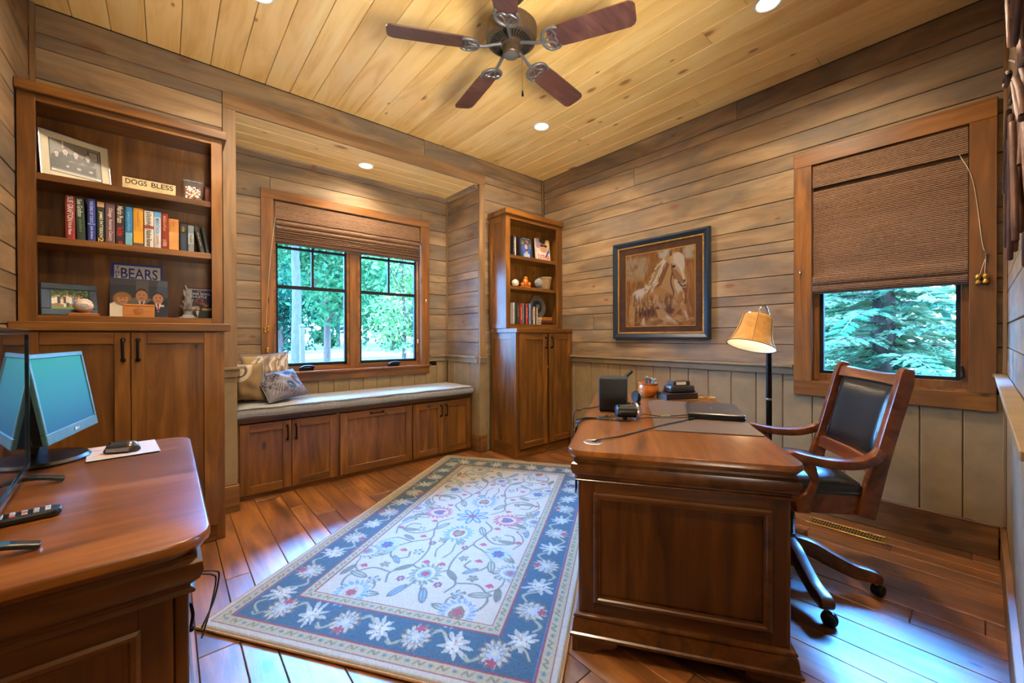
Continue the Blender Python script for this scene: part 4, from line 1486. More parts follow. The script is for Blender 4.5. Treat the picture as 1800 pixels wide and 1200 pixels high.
# crystal figurine
mt, nt, bs = new_mat('crystal')
bs.inputs['Base Color'].default_value = (.95, .96, 1, 1)
bs.inputs['Transmission Weight'].default_value = .75
bs.inputs['Roughness'].default_value = .03
bs.inputs['IOR'].default_value = 1.6
MT['crystal'] = mt
t = T('crystal_figurine', 'clear crystal figurine standing at the right of the bottom shelf', 'figurine', (.092, 2.872, zb))
B().lathe([(.046, 0), (.044, .008), (.03, .012), (.022, .02), (.02, .04), (.026, .05)], 9).build('base', 'crystal', t)
rs = random.Random(6)
for k in range(11):
    a = k * 2.4
    z0 = .045 + .008 * k
    ln = .03 + .012 * rs.random()
    p0 = Vector((0, 0, z0))
    p1 = p0 + Vector((math.cos(a) * ln * (1.1 - .07 * k), math.sin(a) * ln * (1.1 - .07 * k), .022 + .02 * (k > 7)))
    B().tube([p0, p0.lerp(p1, .5) + Vector((0, 0, -.002)), p1], [.013, .012, .003], 5).build('facet', 'crystal', t)
B().tube([(0, 0, .05), (0, 0, .10), (.004, 0, .14), (-.012, 0, .185)], [.02, .018, .012, .002], 6).build('body', 'crystal', t)
B().tube([(.004, 0, .13), (.02, 0, .168)], [.008, .002], 5).build('horn', 'crystal', t)

# record sleeve
t = T('record_sleeve', 'blue record sleeve with white title behind the crystal figurine', 'record sleeve', (.152, 2.975, zb), 0)
M = leaning(t, .135, .18, .10, .02)
slab(t, .135, .18, .003, M, 'cream', 'backing')
cv = Cv(.135, .18, 480, (30, 36, 96))
cv.rectf(0, .135, 0, .085, (20, 18, 20))
cv.rectf(0, .135, .166, .172, (200, 170, 150))
cv.ell(.062, .106, .019, .011, (206, 90, 80))
cv.ell(.062, .106, .011, .006, (30, 30, 80))
for k in range(14):
    cv.ell(rs.uniform(.02, .1), rs.uniform(.05, .098), .012, .006, rs.choice([(190, 110, 40), (150, 70, 30), (90, 40, 20)]), 0, .5, .7)
cv.ell(.055, .06, .009, .012, (206, 150, 110))
cv.rectf(.04, .07, .0, .045, (30, 28, 32))
cv.poly([(.046, .045), (.06, .045), (.054, .005)], (226, 222, 216))
cv.rectf(.075, .13, .05, .062, (190, 170, 130))
sheet('cover', cv, M @ Matrix.Translation((0, 0, .0004)), 'print', t)
lettering('THE', .02, .006, M @ basis((.062, .158, .0012), (1, 0, 0), (0, 1, 0)), 'white', t)
lettering('SUPER BOWL', .10, .014, M @ basis((.066, .144, .0012), (1, 0, 0), (0, 1, 0)), 'white', t)
lettering('SHUFFLE', .07, .013, M @ basis((.062, .127, .0012), (1, 0, 0), (0, 1, 0)), 'white', t)


# ---- right bookcase
def face_book(x, y, z, w, h, th, cv, label, group, rz=0.0, side=(30, 40, 60), text=None):
    t = T('book', label, 'book', (x, y, z), rz, group)
    M_ = leaning(t, w, h, .10, .03)
    B().box(.002, w - .002, .002, h - .002, -th + .002, -.002).xf(M_).build('pages', 'cream', t)
    key = 'book_%d_%d_%d' % tuple(side)
    if key not in MT:
        MT[key] = plain(key, side, .5)
    B().box(0, w, 0, h, -.0018, 0).box(0, w, 0, h, -th, -th + .0018).box(-.0016, .0, 0, h, -th, 0).xf(M_).build('cover', key, t)
    sheet('cover_print', cv, M_ @ Matrix.Translation((0, 0, .0005)), 'print', t)
    if text:
        lettering(text[0], text[1], text[2], M_ @ basis((text[3], text[4], .0012), (1, 0, 0), (0, 1, 0)), text[5], t)
    return t


G2 = 'books on the narrow bookcase'
zt = 1.8385
book(2.455, 2.474, 2.84, zt, .19, .14, (40, 40, 44), 'dark book at the left end of the narrow top shelf', G2, [('~6', .5, .6, .4, (210, 200, 190))])
book(2.4755, 2.487, 2.84, zt, .175, .14, (200, 190, 180), 'thin pale book next to the dark one on the narrow top shelf', G2)
cv = Cv(.15, .205, 300, (54, 64, 84))
for k in range(60):
    cv.ell(rs.uniform(.02, .13), rs.uniform(.1, .18), .012, .008, rs.choice([(150, 120, 80), (90, 70, 50), (190, 160, 110), (70, 60, 60)]), rs.uniform(0, 3), .4, .6)
cv.rectf(0, .15, .192, .205, (34, 40, 54))
cv.ell(.072, .09, .055, .05, (50, 90, 190), 0, .3)
cv.ell(.072, .115, .018, .024, (206, 150, 116))
cv.rectf(.035, .115, 0, .05, (150, 184, 226))
cv.ell(.075, .062, .016, .022, (196, 140, 106))
cv.ell(.075, .08, .016, .01, (40, 34, 30))
face_book(2.665, 2.91, zt, .15, .205, .022, cv, 'book facing out with a blue uniformed figure on its cover', G2, 0, (36, 60, 90), ('~8', .10, .009, .075, .198, 'white'))
cv = Cv(.19, .225, 300, (206, 198, 190))
cv.rectf(.0, .19, .13, .225, (150, 130, 150))
cv.ell(.10, .15, .055, .07, (206, 150, 118))
cv.ell(.10, .205, .055, .03, (50, 36, 30))
cv.ell(.16, .18, .035, .05, (220, 190, 130), 0, .4)
cv.ell(.08, .158, .028, .012, (40, 34, 40))
cv.ell(.13, .158, .024, .012, (40, 34, 40))
cv.rectf(.03, .19, .06, .09, (224, 216, 210))
cv.line([(.13, .05), (.17, .11)], .02, (60, 80, 130))
MT['orange_ink'] = plain('orange_ink', (232, 84, 24), .5)
face_book(2.893, 2.905, zt, .19, .225, .024, cv, 'book facing out with a close-up face above orange capitals', G2, .0, (214, 206, 198), ('DITKA', .165, .05, .096, .04, 'orange_ink'))

zt = 1.5535
baseball('plain baseball on the middle shelf of the narrow bookcase', (2.503, 2.87, zt), .036)
MT['amber'] = plain('amber_resin', (206, 110, 30), .25, coat=.4, var=.15)
t = T('amber_figurine', 'orange amber figurine next to the plain baseball', 'figurine', (2.632, 2.875, zt))
B().rect(0, 0, .055, .03, [(0, 0), (.004, .006), (0, .014), (-.01, .02)], .02).build('base', 'amber', t, smooth=50)
B().ball((.008, 0, .055), .034, 12, 8, (1, .8, 1.15)).build('body', 'amber', t, smooth=60)
B().ball((.004, -.006, .092), .02, 10, 7).build('head', 'amber', t, smooth=60)
B().ball((-.042, -.008, .032), .02, 10, 7).build('cub', 'amber', t, smooth=60)
B().ball((.046, -.012, .036), .016, 10, 7, (1, 1, 1.4)).build('paw', 'amber', t, smooth=60)
MT['dkbrown'] = plain('dark_brown', (44, 20, 12), .5)
t = T('small_mug', 'dark brown mug behind the amber figurine', 'mug', (2.585, 2.955, zt))
B().lathe([(.026, 0), (.03, .01), (.03, .085), (.027, .085), (.026, .012)], 20).build('cup', 'dkbrown', t, smooth=50)
t = T('glass_globe', 'clear glass ball trophy on the middle shelf of the narrow bookcase', 'trophy', (2.815, 2.875, zt))
B().ball((0, 0, .066), .044, 16, 12).build('globe', 'crystal', t, smooth=70)
B().lathe([(.034, 0), (.034, .01), (.022, .02), (.018, .026)], 16).build('base', 'silver', t, smooth=40)
B().lathe([(.02, 0), (.021, .03), (.018, .03), (.018, .004)], 14, (0, 0, .045)).build('medal', 'silver', t, smooth=40)
MT['wicker'] = plain('pale_wicker', (150, 122, 86), .8, var=.25, bump=.6, bscale=220)
t = T('planter', 'tapered beige cup beside the glass ball trophy', 'pot', (2.935, 2.90, zt))
B().lathe([(.045, 0), (.048, .004), (.066, .118), (.07, .12), (.07, .13), (.064, .13), (.06, .12), (.044, .01)], 24).build('cup', 'wicker', t, smooth=40)

zt = 1.1975
bks = [((210, 206, 198), .012, .205, 'thin white'), ((40, 52, 40), .022, .206, 'dark green'), ((36, 48, 36), .026, .204, 'black green'), ((178, 44, 30), .023, .204, 'red'),
       ((110, 122, 124), .016, .202, 'grey'), ((30, 30, 34), .014, .204, 'black'), ((190, 44, 36), .019, .203, 'bright red'), ((60, 40, 44), .012, .2, 'maroon'),
       ((150, 164, 196), .017, .204, 'pale blue'), ((70, 54, 84), .026, .200, 'purple'), ((206, 194, 170), .017, .176, 'cream'), ((70, 52, 40), .013, .172, 'dark brown'), ((196, 178, 148), .013, .168, 'tan')]
x = 2.455
for i, (c, w, h, nm) in enumerate(bks):
    tx = {2: [('~6', .6, .5, .4, (214, 150, 120))], 3: [('~7', .5, .6, .5, (240, 210, 170))], 6: [('~5', .55, .5, .6, (240, 220, 210))], 8: [('~7', .5, .6, .45, (50, 60, 90))], 9: [('~5', .5, .5, .4, (200, 180, 120))], 10: [('~4', .6, .4, .5, (120, 40, 30))]}.get(i)
    book(x, x + w, 2.84, zt, h, .13, c, nm + ' book standing on the bottom shelf of the narrow bookcase', G2, tx)
    x += w + .0025 + (.012 if i in (2,) else .004)
for i, (c, th, w, d_, nm) in enumerate((((50, 26, 20), .026, .165, .13, 'dark red book lying at the bottom of the small pile'), ((96, 40, 28), .022, .16, .125, 'rust red book lying in the middle of the small pile'), ((164, 104, 40), .03, .15, .12, 'amber book lying on top of the small pile'))):
    z0 = zt + (0, .027, .05)[i]
    t = T('book', nm, 'book', (2.895, 2.90, z0), .02 * i, G2)
    key = 'bk%d' % i
    MT[key] = plain('cloth_cover_%d' % i, c, .5)
    B().box(-w / 2, w / 2, -d_ / 2, d_ / 2, 0, .0022).box(-w / 2, w / 2, -d_ / 2, d_ / 2, th - .0022, th).box(-w / 2, w / 2, -d_ / 2, -d_ / 2 + .002, .0022, th - .0022).build('cover', key, t)
    B().box(-w / 2 + .003, w / 2 - .003, -d_ / 2 + .002, d_ / 2 - .003, .0022, th - .0022).build('pages', 'cream', t)
MT['pewter'] = plain('pewter', (150, 150, 146), .4, .6, var=.1)
t = T('commemorative_plate', 'round pewter plate standing behind the books of the narrow bookcase', 'plate', (2.905, 2.995, 1.2785), 0)
Mp = Matrix.Rotation(pi / 2 - .16, 3, 'X')
B().lathe([(.001, .006), (.07, .006), (.082, .009), (.108, .016), (.112, .016), (.112, .013), (.086, .004), (.07, .001), (.001, .0)], 36, (0, 0, .112), Mp).build('dish', 'pewter', t, smooth=30)
MT['dkgrey'] = plain('dark_pewter', (70, 70, 66), .5, .4, var=.2)
B().lathe([(.001, .0075), (.066, .0075), (.066, .0066), (.001, .0066)], 30, (0, 0, .112), Mp).build('medallion', 'dkgrey', t, smooth=30)
B().ball((.006, -.012, .116), .03, 12, 8, (1, .25, .8)).build('relief', 'pewter', t, smooth=60)


# ================================================================== RUG
RA = math.radians(34.2)
RW, RL = 1.348, 2.23
cv = Cv(RL, RW, 250, (172, 162, 138))
CRM, BLU, TAN, RED, OLV, SAG, LBL, WHT, DGR = (174, 164, 140), (40, 74, 86), (160, 148, 108), (132, 44, 44), (108, 104, 70), (150, 156, 128), (104, 140, 172), (208, 202, 184), (96, 92, 76)


def border(d0, d1, c):
    cv.rectf(d0, RL - d0, d0, d0 + (d1 - d0), c)
    cv.rectf(d0, RL - d0, RW - d1, RW - d0, c)
    cv.rectf(d0, d1, d0, RW - d0, c)
    cv.rectf(RL - d1, RL - d0, d0, RW - d0, c)


border(.030, .036, RED)
border(.036, .075, TAN)
border(.075, .081, RED)
border(.081, .235, BLU)
border(.235, .241, RED)
border(.241, .278, TAN)
border(.278, .284, RED)


def edge_pts(d, step, off=0.0):
    """points and directions along a rectangle inset by d"""
    out = []
    for (x0, y0), (x1, y1) in (((d, d), (RL - d, d)), ((RL - d, d), (RL - d, RW - d)), ((RL - d, RW - d), (d, RW - d)), ((d, RW - d), (d, d))):
        L = math.hypot(x1 - x0, y1 - y0)
        n = max(1, round(L / step))
        for k in range(n):
            f = (k + off) / n
            out.append((x0 + (x1 - x0) * f, y0 + (y1 - y0) * f, math.atan2(y1 - y0, x1 - x0)))
    return out


def P2(x, y, a, u, v):
    c, s = math.cos(a), math.sin(a)
    return (x + u * c - v * s, y + u * s + v * c)


for d in (.056, .260):
    for i, (x, y, a) in enumerate(edge_pts(d, .042, .5)):
        if i % 2:
            cv.ell(x, y, .010, .008, (106, 120, 110), a)
            cv.ell(x, y, .004, .003, (70, 84, 96), a)
        else:
            cv.line([P2(x, y, a, u, v) for u, v in ((-.018, -.008), (-.006, .008), (.006, -.006), (.018, .008))], .004, OLV, 1, 3)


rq = random.Random(77)


def ragged(x, y, R, n, depth, col, rot=0.0, sq=1.0, al=1.0, jit=.18):
    """leafy outline with n uneven lobes"""
    pts = []
    m_ = n * 6
    js = [rq.uniform(1 - jit, 1 + jit) for _ in range(n + 1)]
    for k in range(m_):
        th = 2 * pi * k / m_
        f = abs(math.cos(n * th / 2)) ** .8
        r_ = R * (1 - depth + depth * f * js[int(k / 6)]) * rq.uniform(.95, 1.05)
        pts.append(P2(x, y, rot, r_ * math.cos(th), sq * r_ * math.sin(th)))
    cv.poly(pts, col, al)


def rosette(x, y, r, a, kind):
    """flower of the border"""
    if kind == 'star':          # ragged cream leaf with red dots
        ragged(x, y, r * 1.12, 9, .72, (158, 156, 140), a + rq.uniform(0, 1), .78, jit=.4)
        ragged(x, y, r * .66, 7, .6, (184, 180, 162), a, .78, jit=.4)
        for k in range(3):
            b = rq.uniform(0, 6.28)
            cv.line([(x, y), P2(x, y, b, r * .7, 0)], .003, (150, 142, 118))
        for s_ in (-1, 1):
            cv.ell(*P2(x, y, a, s_ * r * .3, 0), r * .07, r * .07, (140, 60, 46))
    else:                       # palmette with brown edge and a red tip
        ragged(x, y, r * 1.12, 13, .34, (104, 92, 78), a, .86)
        ragged(x, y, r * .98, 13, .34, (168, 160, 132), a, .86)
        ragged(x, y, r * .66, 9, .3, (132, 130, 116), a, .86)
        ragged(x, y, r * .56, 9, .3, (150, 164, 166), a, .86)
        cv.ell(*P2(x, y, a, r * .1, 0), r * .3, r * .24, (176, 170, 144), a)
        ragged(*P2(x, y, a, -r * .66, 0), r * .34, 5, .5, (150, 54, 60), a)
        for k in range(6):
            b = a - 1.6 + .64 * k
            cv.line([P2(x, y, b, r * .3, 0), P2(x, y, b, r * .95, 0)], .0025, (110, 98, 84))


for i, (x, y, a) in enumerate(edge_pts(.158, .155, .5)):
    rosette(x, y, .062 if i % 2 else .060, a + (pi / 2 if i % 4 == 1 else -pi / 2), 'star' if i % 2 == 0 else 'palm')
    cv.line([P2(x, y, a, u, v * (1 if i % 2 else -1)) for u, v in ((.05, .03), (.075, .05), (.1, .035), (.12, 0))], .006, TAN, 1, 4)
    cv.line([P2(x, y, a, -u, v * (-1 if i % 2 else 1)) for u, v in ((.05, .03), (.075, .055), (.095, .045))], .005, (140, 140, 110), 1, 4)

cx, cy = RL / 2, RW / 2
FX, FY = RL / 2 - .284, RW / 2 - .284


def four(fn):
    for sx in (1, -1):
        for sy in (1, -1):
            fn(lambda u, v, sx=sx, sy=sy: (cx + sx * u, cy + sy * v), sx, sy)


def vines(q, sx, sy):
    L = lambda pts, w=.007, c=DGR: cv.line([q(*p) for p in pts], w, c, 1, 6)
    L([(.05, .10), (.12, .16), (.20, .15), (.27, .22), (.25, .31), (.18, .30), (.17, .25)])
    L([(.20, .15), (.30, .12), (.36, .20), (.44, .26), (.52, .22), (.50, .15), (.45, .16)])
    L([(.36, .20), (.34, .30), (.40, .36)])
    L([(.30, .12), (.42, .08), (.55, .09), (.63, .16), (.70, .14)])
    L([(.55, .09), (.60, .02), (.70, .03), (.78, .08)])
    L([(.63, .16), (.62, .26), (.70, .33), (.78, .30), (.77, .22), (.71, .22)])
    L([(.0, .15), (.06, .24), (.02, .33), (-.02, .36)])
    L([(.08, .24), (.10, .34), (.16, .37)])
    for (u, v, a_, ln, c) in ((.16, .12, .5, .05, SAG), (.24, .28, 1.5, .045, (120, 118, 92)), (.47, .27, .3, .05, SAG), (.40, .33, 1.2, .04, (120, 118, 92)), (.58, .12, .8, .045, OLV), (.68, .29, 1.8, .05, SAG), (.74, .06, .4, .05, LBL), (.05, .30, 1.2, .045, OLV), (.13, .36, .2, .04, LBL), (.32, .24, 2.0, .04, (120, 118, 92)), (.53, .19, -.8, .04, LBL), (.66, .36, .2, .045, OLV), (.79, .17, 1.4, .05, SAG)):
        x, y = q(u, v)
        aa = math.atan2(sy * math.sin(a_), sx * math.cos(a_))
        cv.ell(x, y, ln, ln * .38, (92, 92, 76), aa)
        cv.ell(x, y, ln * .82, ln * .24, c, aa)
        cv.line([P2(x, y, aa, -ln, 0), P2(x, y, aa, ln, 0)], .004, (92, 92, 76))
    for (u, v) in ((.28, .17), (.43, .20), (.22, .34), (.60, .31), (.50, .04), (.73, .26), (.10, .19)):
        x, y = q(u, v)
        for k in (-.7, 0, .7):
            cv.ell(*P2(x, y, k + (0 if sx > 0 else pi), .013, 0), .016, .007, (160, 58, 66), k)
    for (u, v) in ((.345, .09), (.66, .09)):
        x, y = q(u, v)
        for k in range(6):
            cv.ell(*P2(x, y, k * pi / 3, .013, 0), .008, .006, (130, 50, 60), 0)
        cv.ell(x, y, .008, .008, LBL)
    # big sage flower heads with blue hearts
    x, y = q(.36, .27) if sx * sy > 0 else q(.42, .31)
    for k in range(26):
        b = k * 2 * pi / 26
        cv.ell(*P2(x, y, b, .046, 0), .034, .005, (150, 160, 142), b, .4, .8)
    ragged(x, y, .034, 7, .3, (44, 80, 122))
    cv.ell(x, y, .013, .010, (140, 60, 80))
    for u, v, r_ in ((.10, .33, .03), (.52, .33, .034), (.30, .05, .026), (.70, .20, .03), (.58, .22, .024), (.22, .22, .024), (.44, .12, .024)):
        x, y = q(u, v)
        ragged(x, y, r_ * 1.15, 5, .6, (98, 96, 80), rq.uniform(0, 6))
        ragged(x, y, r_ * .85, 5, .6, rq.choice([SAG, (120, 118, 92), (140, 150, 140)]), rq.uniform(0, 6))
    L([(.12, .30), (.16, .34), (.22, .36), (.30, .33)], .005)
    L([(.50, .33), (.56, .36), (.62, .35), (.66, .31)], .005)
    L([(.70, .20), (.74, .17), (.80, .18)], .005)
    L([(.24, .05), (.32, .03), (.40, .04), (.46, .02)], .005)


four(vines)


def palmette(x, y, a, c_out, c_in, c_h, r):
    ragged(x, y, r, 17, .30, c_out, a, .92)
    for k in range(17):
        b = a + k * 2 * pi / 17
        cv.line([P2(x, y, b, r * .6, 0), P2(x, y, b + .1, r * .92, 0)], .003, (188, 184, 164), .8)
    cv.ell(x, y, r * .62, r * .54, CRM, a)
    cv.poly([P2(x, y, a, u * r, v * r) for u, v in ((.46, 0), (.2, .30), (-.2, .38), (-.40, .22), (-.32, 0), (-.40, -.22), (-.2, -.38), (.2, -.30))], c_in)
    ragged(x, y, r * .26, 7, .3, c_h, a)


for s in (-1, 1):
    palmette(cx + s * .215, cy, 0 if s > 0 else pi, (92, 128, 166), (150, 52, 60), (120, 116, 70), .092)
    palmette(cx, cy + s * .215, s * pi / 2, (158, 70, 78), (140, 60, 50), (50, 84, 140), .088)
    palmette(cx + s * .60, cy + .0, pi if s > 0 else 0, (104, 110, 86), (100, 140, 176), (150, 54, 64), .085)
    palmette(cx + s * (FX - .03), cy + .24, pi if s > 0 else 0, (100, 136, 168), SAG, (150, 54, 64), .088)
    palmette(cx + s * (FX - .03), cy - .24, pi if s > 0 else 0, (110, 134, 150), OLV, (150, 54, 64), .088)
    for t_ in (-.5, 0.02, .5):
        palmette(cx + t_, cy + s * (FY - .02), -s * pi / 2, (112, 120, 108), (100, 140, 170), (140, 90, 80), .078)
for k in range(8):
    b = k * pi / 4
    cv.ell(*P2(cx, cy, b, .055, 0), .045, .018, (56, 92, 136), b)
    cv.ell(*P2(cx, cy, b, .055, 0), .034, .010, SAG, b)
cv.ell(cx, cy, .02, .02, (140, 60, 60))
border(.081, .084, (64, 100, 136))
# the field must not run over the border bands: bring the inner bands back on top
border(.241, .278, TAN)
border(.278, .284, RED)
border(.235, .241, RED)
for i, (x, y, a) in enumerate(edge_pts(.260, .042, .5)):
    if i % 2:
        cv.ell(x, y, .010, .008, (106, 120, 110), a)
    else:
        cv.line([P2(x, y, a, u, v) for u, v in ((-.018, -.008), (-.006, .008), (.006, -.006), (.018, .008))], .004, OLV, 1, 3)
cv.a *= .86
cv.speckle(16)
rug = T('rug', 'cream wool rug with floral pattern and wide blue border', 'rug', (.079, 1.905, .0008), RA)
ed = np.minimum(np.minimum(cv.X, RL - cv.X), np.minimum(cv.Y, RW - cv.Y))
hz = .004 + .012 * np.clip(ed / .012, 0, 1) ** .5 + (cv.rs.rand(*cv.X.shape) - .5) * .0012
Pr = np.stack([cv.X, cv.Y - RW, hz], -1)
grid_mesh('pile', Pr, cv.linear(), 'rug', rug)
MT['jute'] = plain('jute_backing', (150, 104, 56), .95, bump=.5, bscale=200)
B().box(.003, RL - .003, -RW + .003, -.003, 0, .0038).build('backing', 'jute', rug)
sd = B()
for a, b in (((0, 0), (RL, 0)), ((RL, 0), (RL, -RW)), ((RL, -RW), (0, -RW)), ((0, -RW), (0, 0))):
    n = 40
    sd.tube([(a[0] + (b[0] - a[0]) * k / n, a[1] + (b[1] - a[1]) * k / n, .0058) for k in range(n + 1)], .005, 6)
sd.build('binding', 'jute', rug, smooth=60)


# ================================================================== DESK
DA = math.radians(33.5)
DL, DW, DH = 1.50, .722, .70
# near-left corner of the top is at (1.039, .929); local x runs along the desk, local y to its right-hand (chair) side is negative
dc = Vector((1.039, .929, 0)) + Matrix.Rotation(DA, 3, 'Z') @ Vector((DL / 2, -DW / 2, 0))
desk = T('desk', 'dark cherry executive desk standing across the rug', 'desk', tuple(dc), DA)
hx, hy = DL / 2 - .036, DW / 2 - .036


def moulded(par, hx, hy, h, top_r=.02):
    """tabletop, ogee frieze, base moulding shared by desk and credenza"""
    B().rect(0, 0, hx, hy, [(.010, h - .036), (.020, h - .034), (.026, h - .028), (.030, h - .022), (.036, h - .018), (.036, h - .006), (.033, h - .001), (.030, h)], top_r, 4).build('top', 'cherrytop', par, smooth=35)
    B().rect(0, 0, hx, hy, [(.002, h - .115), (.008, h - .113), (.010, h - .108), (.006, h - .104), (.002, h - .102), (.002, h - .098), (.016, h - .085), (.022, h - .068), (.020, h - .052), (.012, h - .044), (.012, h - .0365)]).build('frieze', 'cherryX', par, smooth=30)
    B().rect(0, 0, hx, hy, [(.004, .052), (.022, .052), (.026, .056), (.026, .064), (.020, .068), (.018, .076), (.014, .108), (.010, .114), (.014, .118), (.012, .124), (.004, .128)]).build('base_moulding', 'cherryX', par, smooth=30)
    for sx in (-1, 1):
        for sy in (-1, 1):
            x, y = sx * (hx + .018), sy * (hy + .018)
            poly = [(0, 0), (.075, 0), (.08, .012), (.10, .022), (.13, .026), (.15, .038), (.15, .0515), (0, .0515)]
            B().prism([(x - sx * p, z) for p, z in poly], *sorted((y, y - sy * .018)), 'y').build('bracket_foot', 'cherryX', par)
            B().prism([(y - sy * p, z) for p, z in poly], *sorted((x - sx * .0005, x - sx * .018)), 'x').build('bracket_foot', 'cherryY', par)


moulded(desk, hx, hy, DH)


def framed_end(par, x, sgn, y0, y1, z0, z1, st=.045):
    """panelled end facing local +-x: flat frame, applied moulding and recessed panel"""
    a, b = sorted((x, x - sgn * .018))
    B().box(a + (.006 if sgn < 0 else 0), b - (.006 if sgn > 0 else 0), y0 + st - .002, y1 - st + .002, z0 + st - .002, z1 - st + .002).build('end_panel', 'cherryZ', par)
    B().box(a, b, y0, y0 + st, z0, z1).build('end_stile', 'cherryZ', par, bevel=.001)
    B().box(a, b, y1 - st, y1, z0, z1).build('end_stile', 'cherryZ', par, bevel=.001)
    B().box(a, b, y0 + st, y1 - st, z0, z0 + st).build('end_rail', 'cherryY', par)
    B().box(a, b, y0 + st, y1 - st, z1 - st * .85, z1).build('end_rail', 'cherryY', par)
    # bolection moulding
    o = B()
    prof = [(-.004, 0), (-.004, .006), (.002, .010), (.010, .009), (.014, .004), (.020, .002), (.020, 0)]
    yy0, yy1, zz0, zz1 = y0 + st, y1 - st, z0 + st, z1 - st * .85
    rings = []
    for d, h in prof:
        xx = x + sgn * (h - .0005)
        rings.append([(xx, yy0 + d, zz0 + d), (xx, yy1 - d, zz0 + d), (xx, yy1 - d, zz1 - d), (xx, yy0 + d, zz1 - d)])
    o.loft(rings, True, False).build('panel_moulding', 'cherryY', par, smooth=30)


zt0, zt1 = .128, DH - .115
for sgn in (-1, 1):
    framed_end(desk, sgn * hx, sgn, -hy + .012, hy - .012, zt0, zt1)
    for sy in (-1, 1):
        B().rect(sgn * (hx - .012), sy * (hy - .012), .011, .011, [(0, zt0), (0, zt1)], .006, 3).build('corner_post', 'cherryZ', desk, smooth=30)
# modesty side (local +y) and pedestals with drawers (local -y)
B().box(-hx + .025, hx - .025, hy - .02, hy - .004, zt0, zt1).build('modesty_panel', 'cherryZ', desk)
for xa, xb in ((-hx + .019, -hx + .40), (hx - .40, hx - .019)):
    B().box(xa, xb, -hy + .022, hy - .022, zt0, zt1).build('pedestal', 'cherryZ', desk)
    for za, zb_ in ((.14, .36), (.37, .47), (.48, .575)):
        d = B().box(xa + .012, xb - .012, -hy + .006, -hy + .0215, za, zb_).build('drawer_front', 'cherryX', desk, bevel=.003)
        B().tube(bezier([((xa + xb) / 2 - .04, -hy + .004, (za + zb_) / 2), ((xa + xb) / 2, -hy - .016, (za + zb_) / 2 - .012), ((xa + xb) / 2 + .04, -hy + .004, (za + zb_) / 2)], 6), .004, 8).build('drawer_pull', 'bronze', d, smooth=50)


# ---- things on the desk (positions in world coordinates)
MT['padl'] = plain('brown_desk_leather', (92, 74, 60), .5, bump=.2, bscale=200)
t = T('desk_pad', 'large dark brown desk pad on the desk', 'desk pad', (1.965, .922, DH + .0005), math.radians(33))
B().rect(0, 0, .395, .20, [(0, 0), (.001, .002), (-.001, .004)], .012, 4).build('mat', 'padl', t, smooth=40)
MT['lapt'] = plain('dark_espresso_plastic', (52, 46, 44), .28, coat=.3)
t = T('laptop', 'closed black laptop lying on the desk pad', 'laptop', (2.045, .862, DH + .0048), math.radians(28))
B().rect(0, 0, .165, .118, [(-.004, 0), (0, .003), (0, .014), (-.002, .016)], .016, 4).build('base', 'black', t, smooth=35)
B().rect(0, 0, .165, .118, [(-.002, .0168), (0, .018), (0, .024), (-.005, .028)], .016, 4).build('lid', 'lapt', t, smooth=35)
for k in range(3):
    B().rect(-.03 + .03 * k, .01, .006, .003, [(0, .0278), (0, .0285)], .0028, 3).build('logo_mark', 'silver', t)
for k in range(3):
    B().box(-.166, -.1645, -.03 + .028 * k, -.012 + .028 * k, .006, .011).build('port', 'blackm', t)
B().box(-.15, .0, -.1186, -.1176, .0166, .0178).build('trim_line', 'silver', t)

t = T('subwoofer', 'black speaker box at the left side of the desk', 'speaker', (1.785, 1.262, DH + .0005), math.radians(-58))
B().box(-.07, .07, -.072, .072, .006, .172).build('cabinet', 'blackm', t, bevel=.004)
B().box(-.064, .064, -.0745, -.0725, .012, .166).build('grille', 'black', t, bevel=.002)
for sx in (-1, 1):
    for sy in (-1, 1):
        B().lathe([(.008, 0), (.009, .0055)], 10, (sx * .058, sy * .058, 0)).build('foot', 'black', t)
Ms = Matrix.Rotation(math.radians(-46), 4, 'Z')
t = T('satellite_speaker', 'small round black speaker with silver ring lying on the desk', 'speaker', (1.625, 1.075, DH + .0005), math.radians(-40))
Mx = Matrix.Rotation(pi / 2, 3, 'Y')
B().lathe([(.020, -.052), (.028, -.048), (.029, -.044), (.031, .03), (.034, .036)], 26, (0, 0, .040), Mx).build('body', 'black', t, smooth=35)
B().lathe([(.034, .0362), (.039, .037), (.0395, .045), (.037, .047), (.033, .046)], 30, (0, 0, .040), Mx).build('ring', 'silver', t, smooth=35)
B().lathe([(.0325, .044), (.02, .047), (.001, .048)], 24, (0, 0, .040), Mx).build('grille', 'blackm', t, smooth=50)
B().box(-.02, .0, -.012, .012, 0, .010).build('stand', 'black', t, bevel=.002)
for k in range(4):
    a = k * pi / 2 + .4
    B().tube([(-.05, math.cos(a) * .026, .04 + math.sin(a) * .026), (-.036, math.cos(a) * .030, .04 + math.sin(a) * .030)], .004, 6).build('rib', 'black', t)
t = T('satellite_speaker', 'thin round black speaker standing behind the speaker box', 'speaker', (2.02, 1.275, DH + .0005), math.radians(-20))
B().lathe([(.028, -.012), (.032, -.008), (.034, .008), (.030, .012), (.001, .013)], 26, (0, 0, .044), Mx).build('body', 'black', t, smooth=35)
B().lathe([(.0345, .004), (.0365, .006), (.0365, .010), (.0345, .011)], 26, (0, 0, .044), Mx, False).build('ring', 'silver', t, smooth=35)
B().box(-.02, .02, -.015, .015, 0, .010).build('stand', 'black', t, bevel=.002)
t = T('desk_microphone', 'black stick tilting up behind the speaker box', 'microphone', (2.0, 1.335, DH + .0005), math.radians(-36))
B().lathe([(.03, 0), (.03, .006), (.008, .012), (.006, .02)], 20).build('base', 'black', t, smooth=40)
B().tube([(0, 0, .015), (.0, 0, .15)], .005, 8).build('stem', 'black', t, smooth=50)
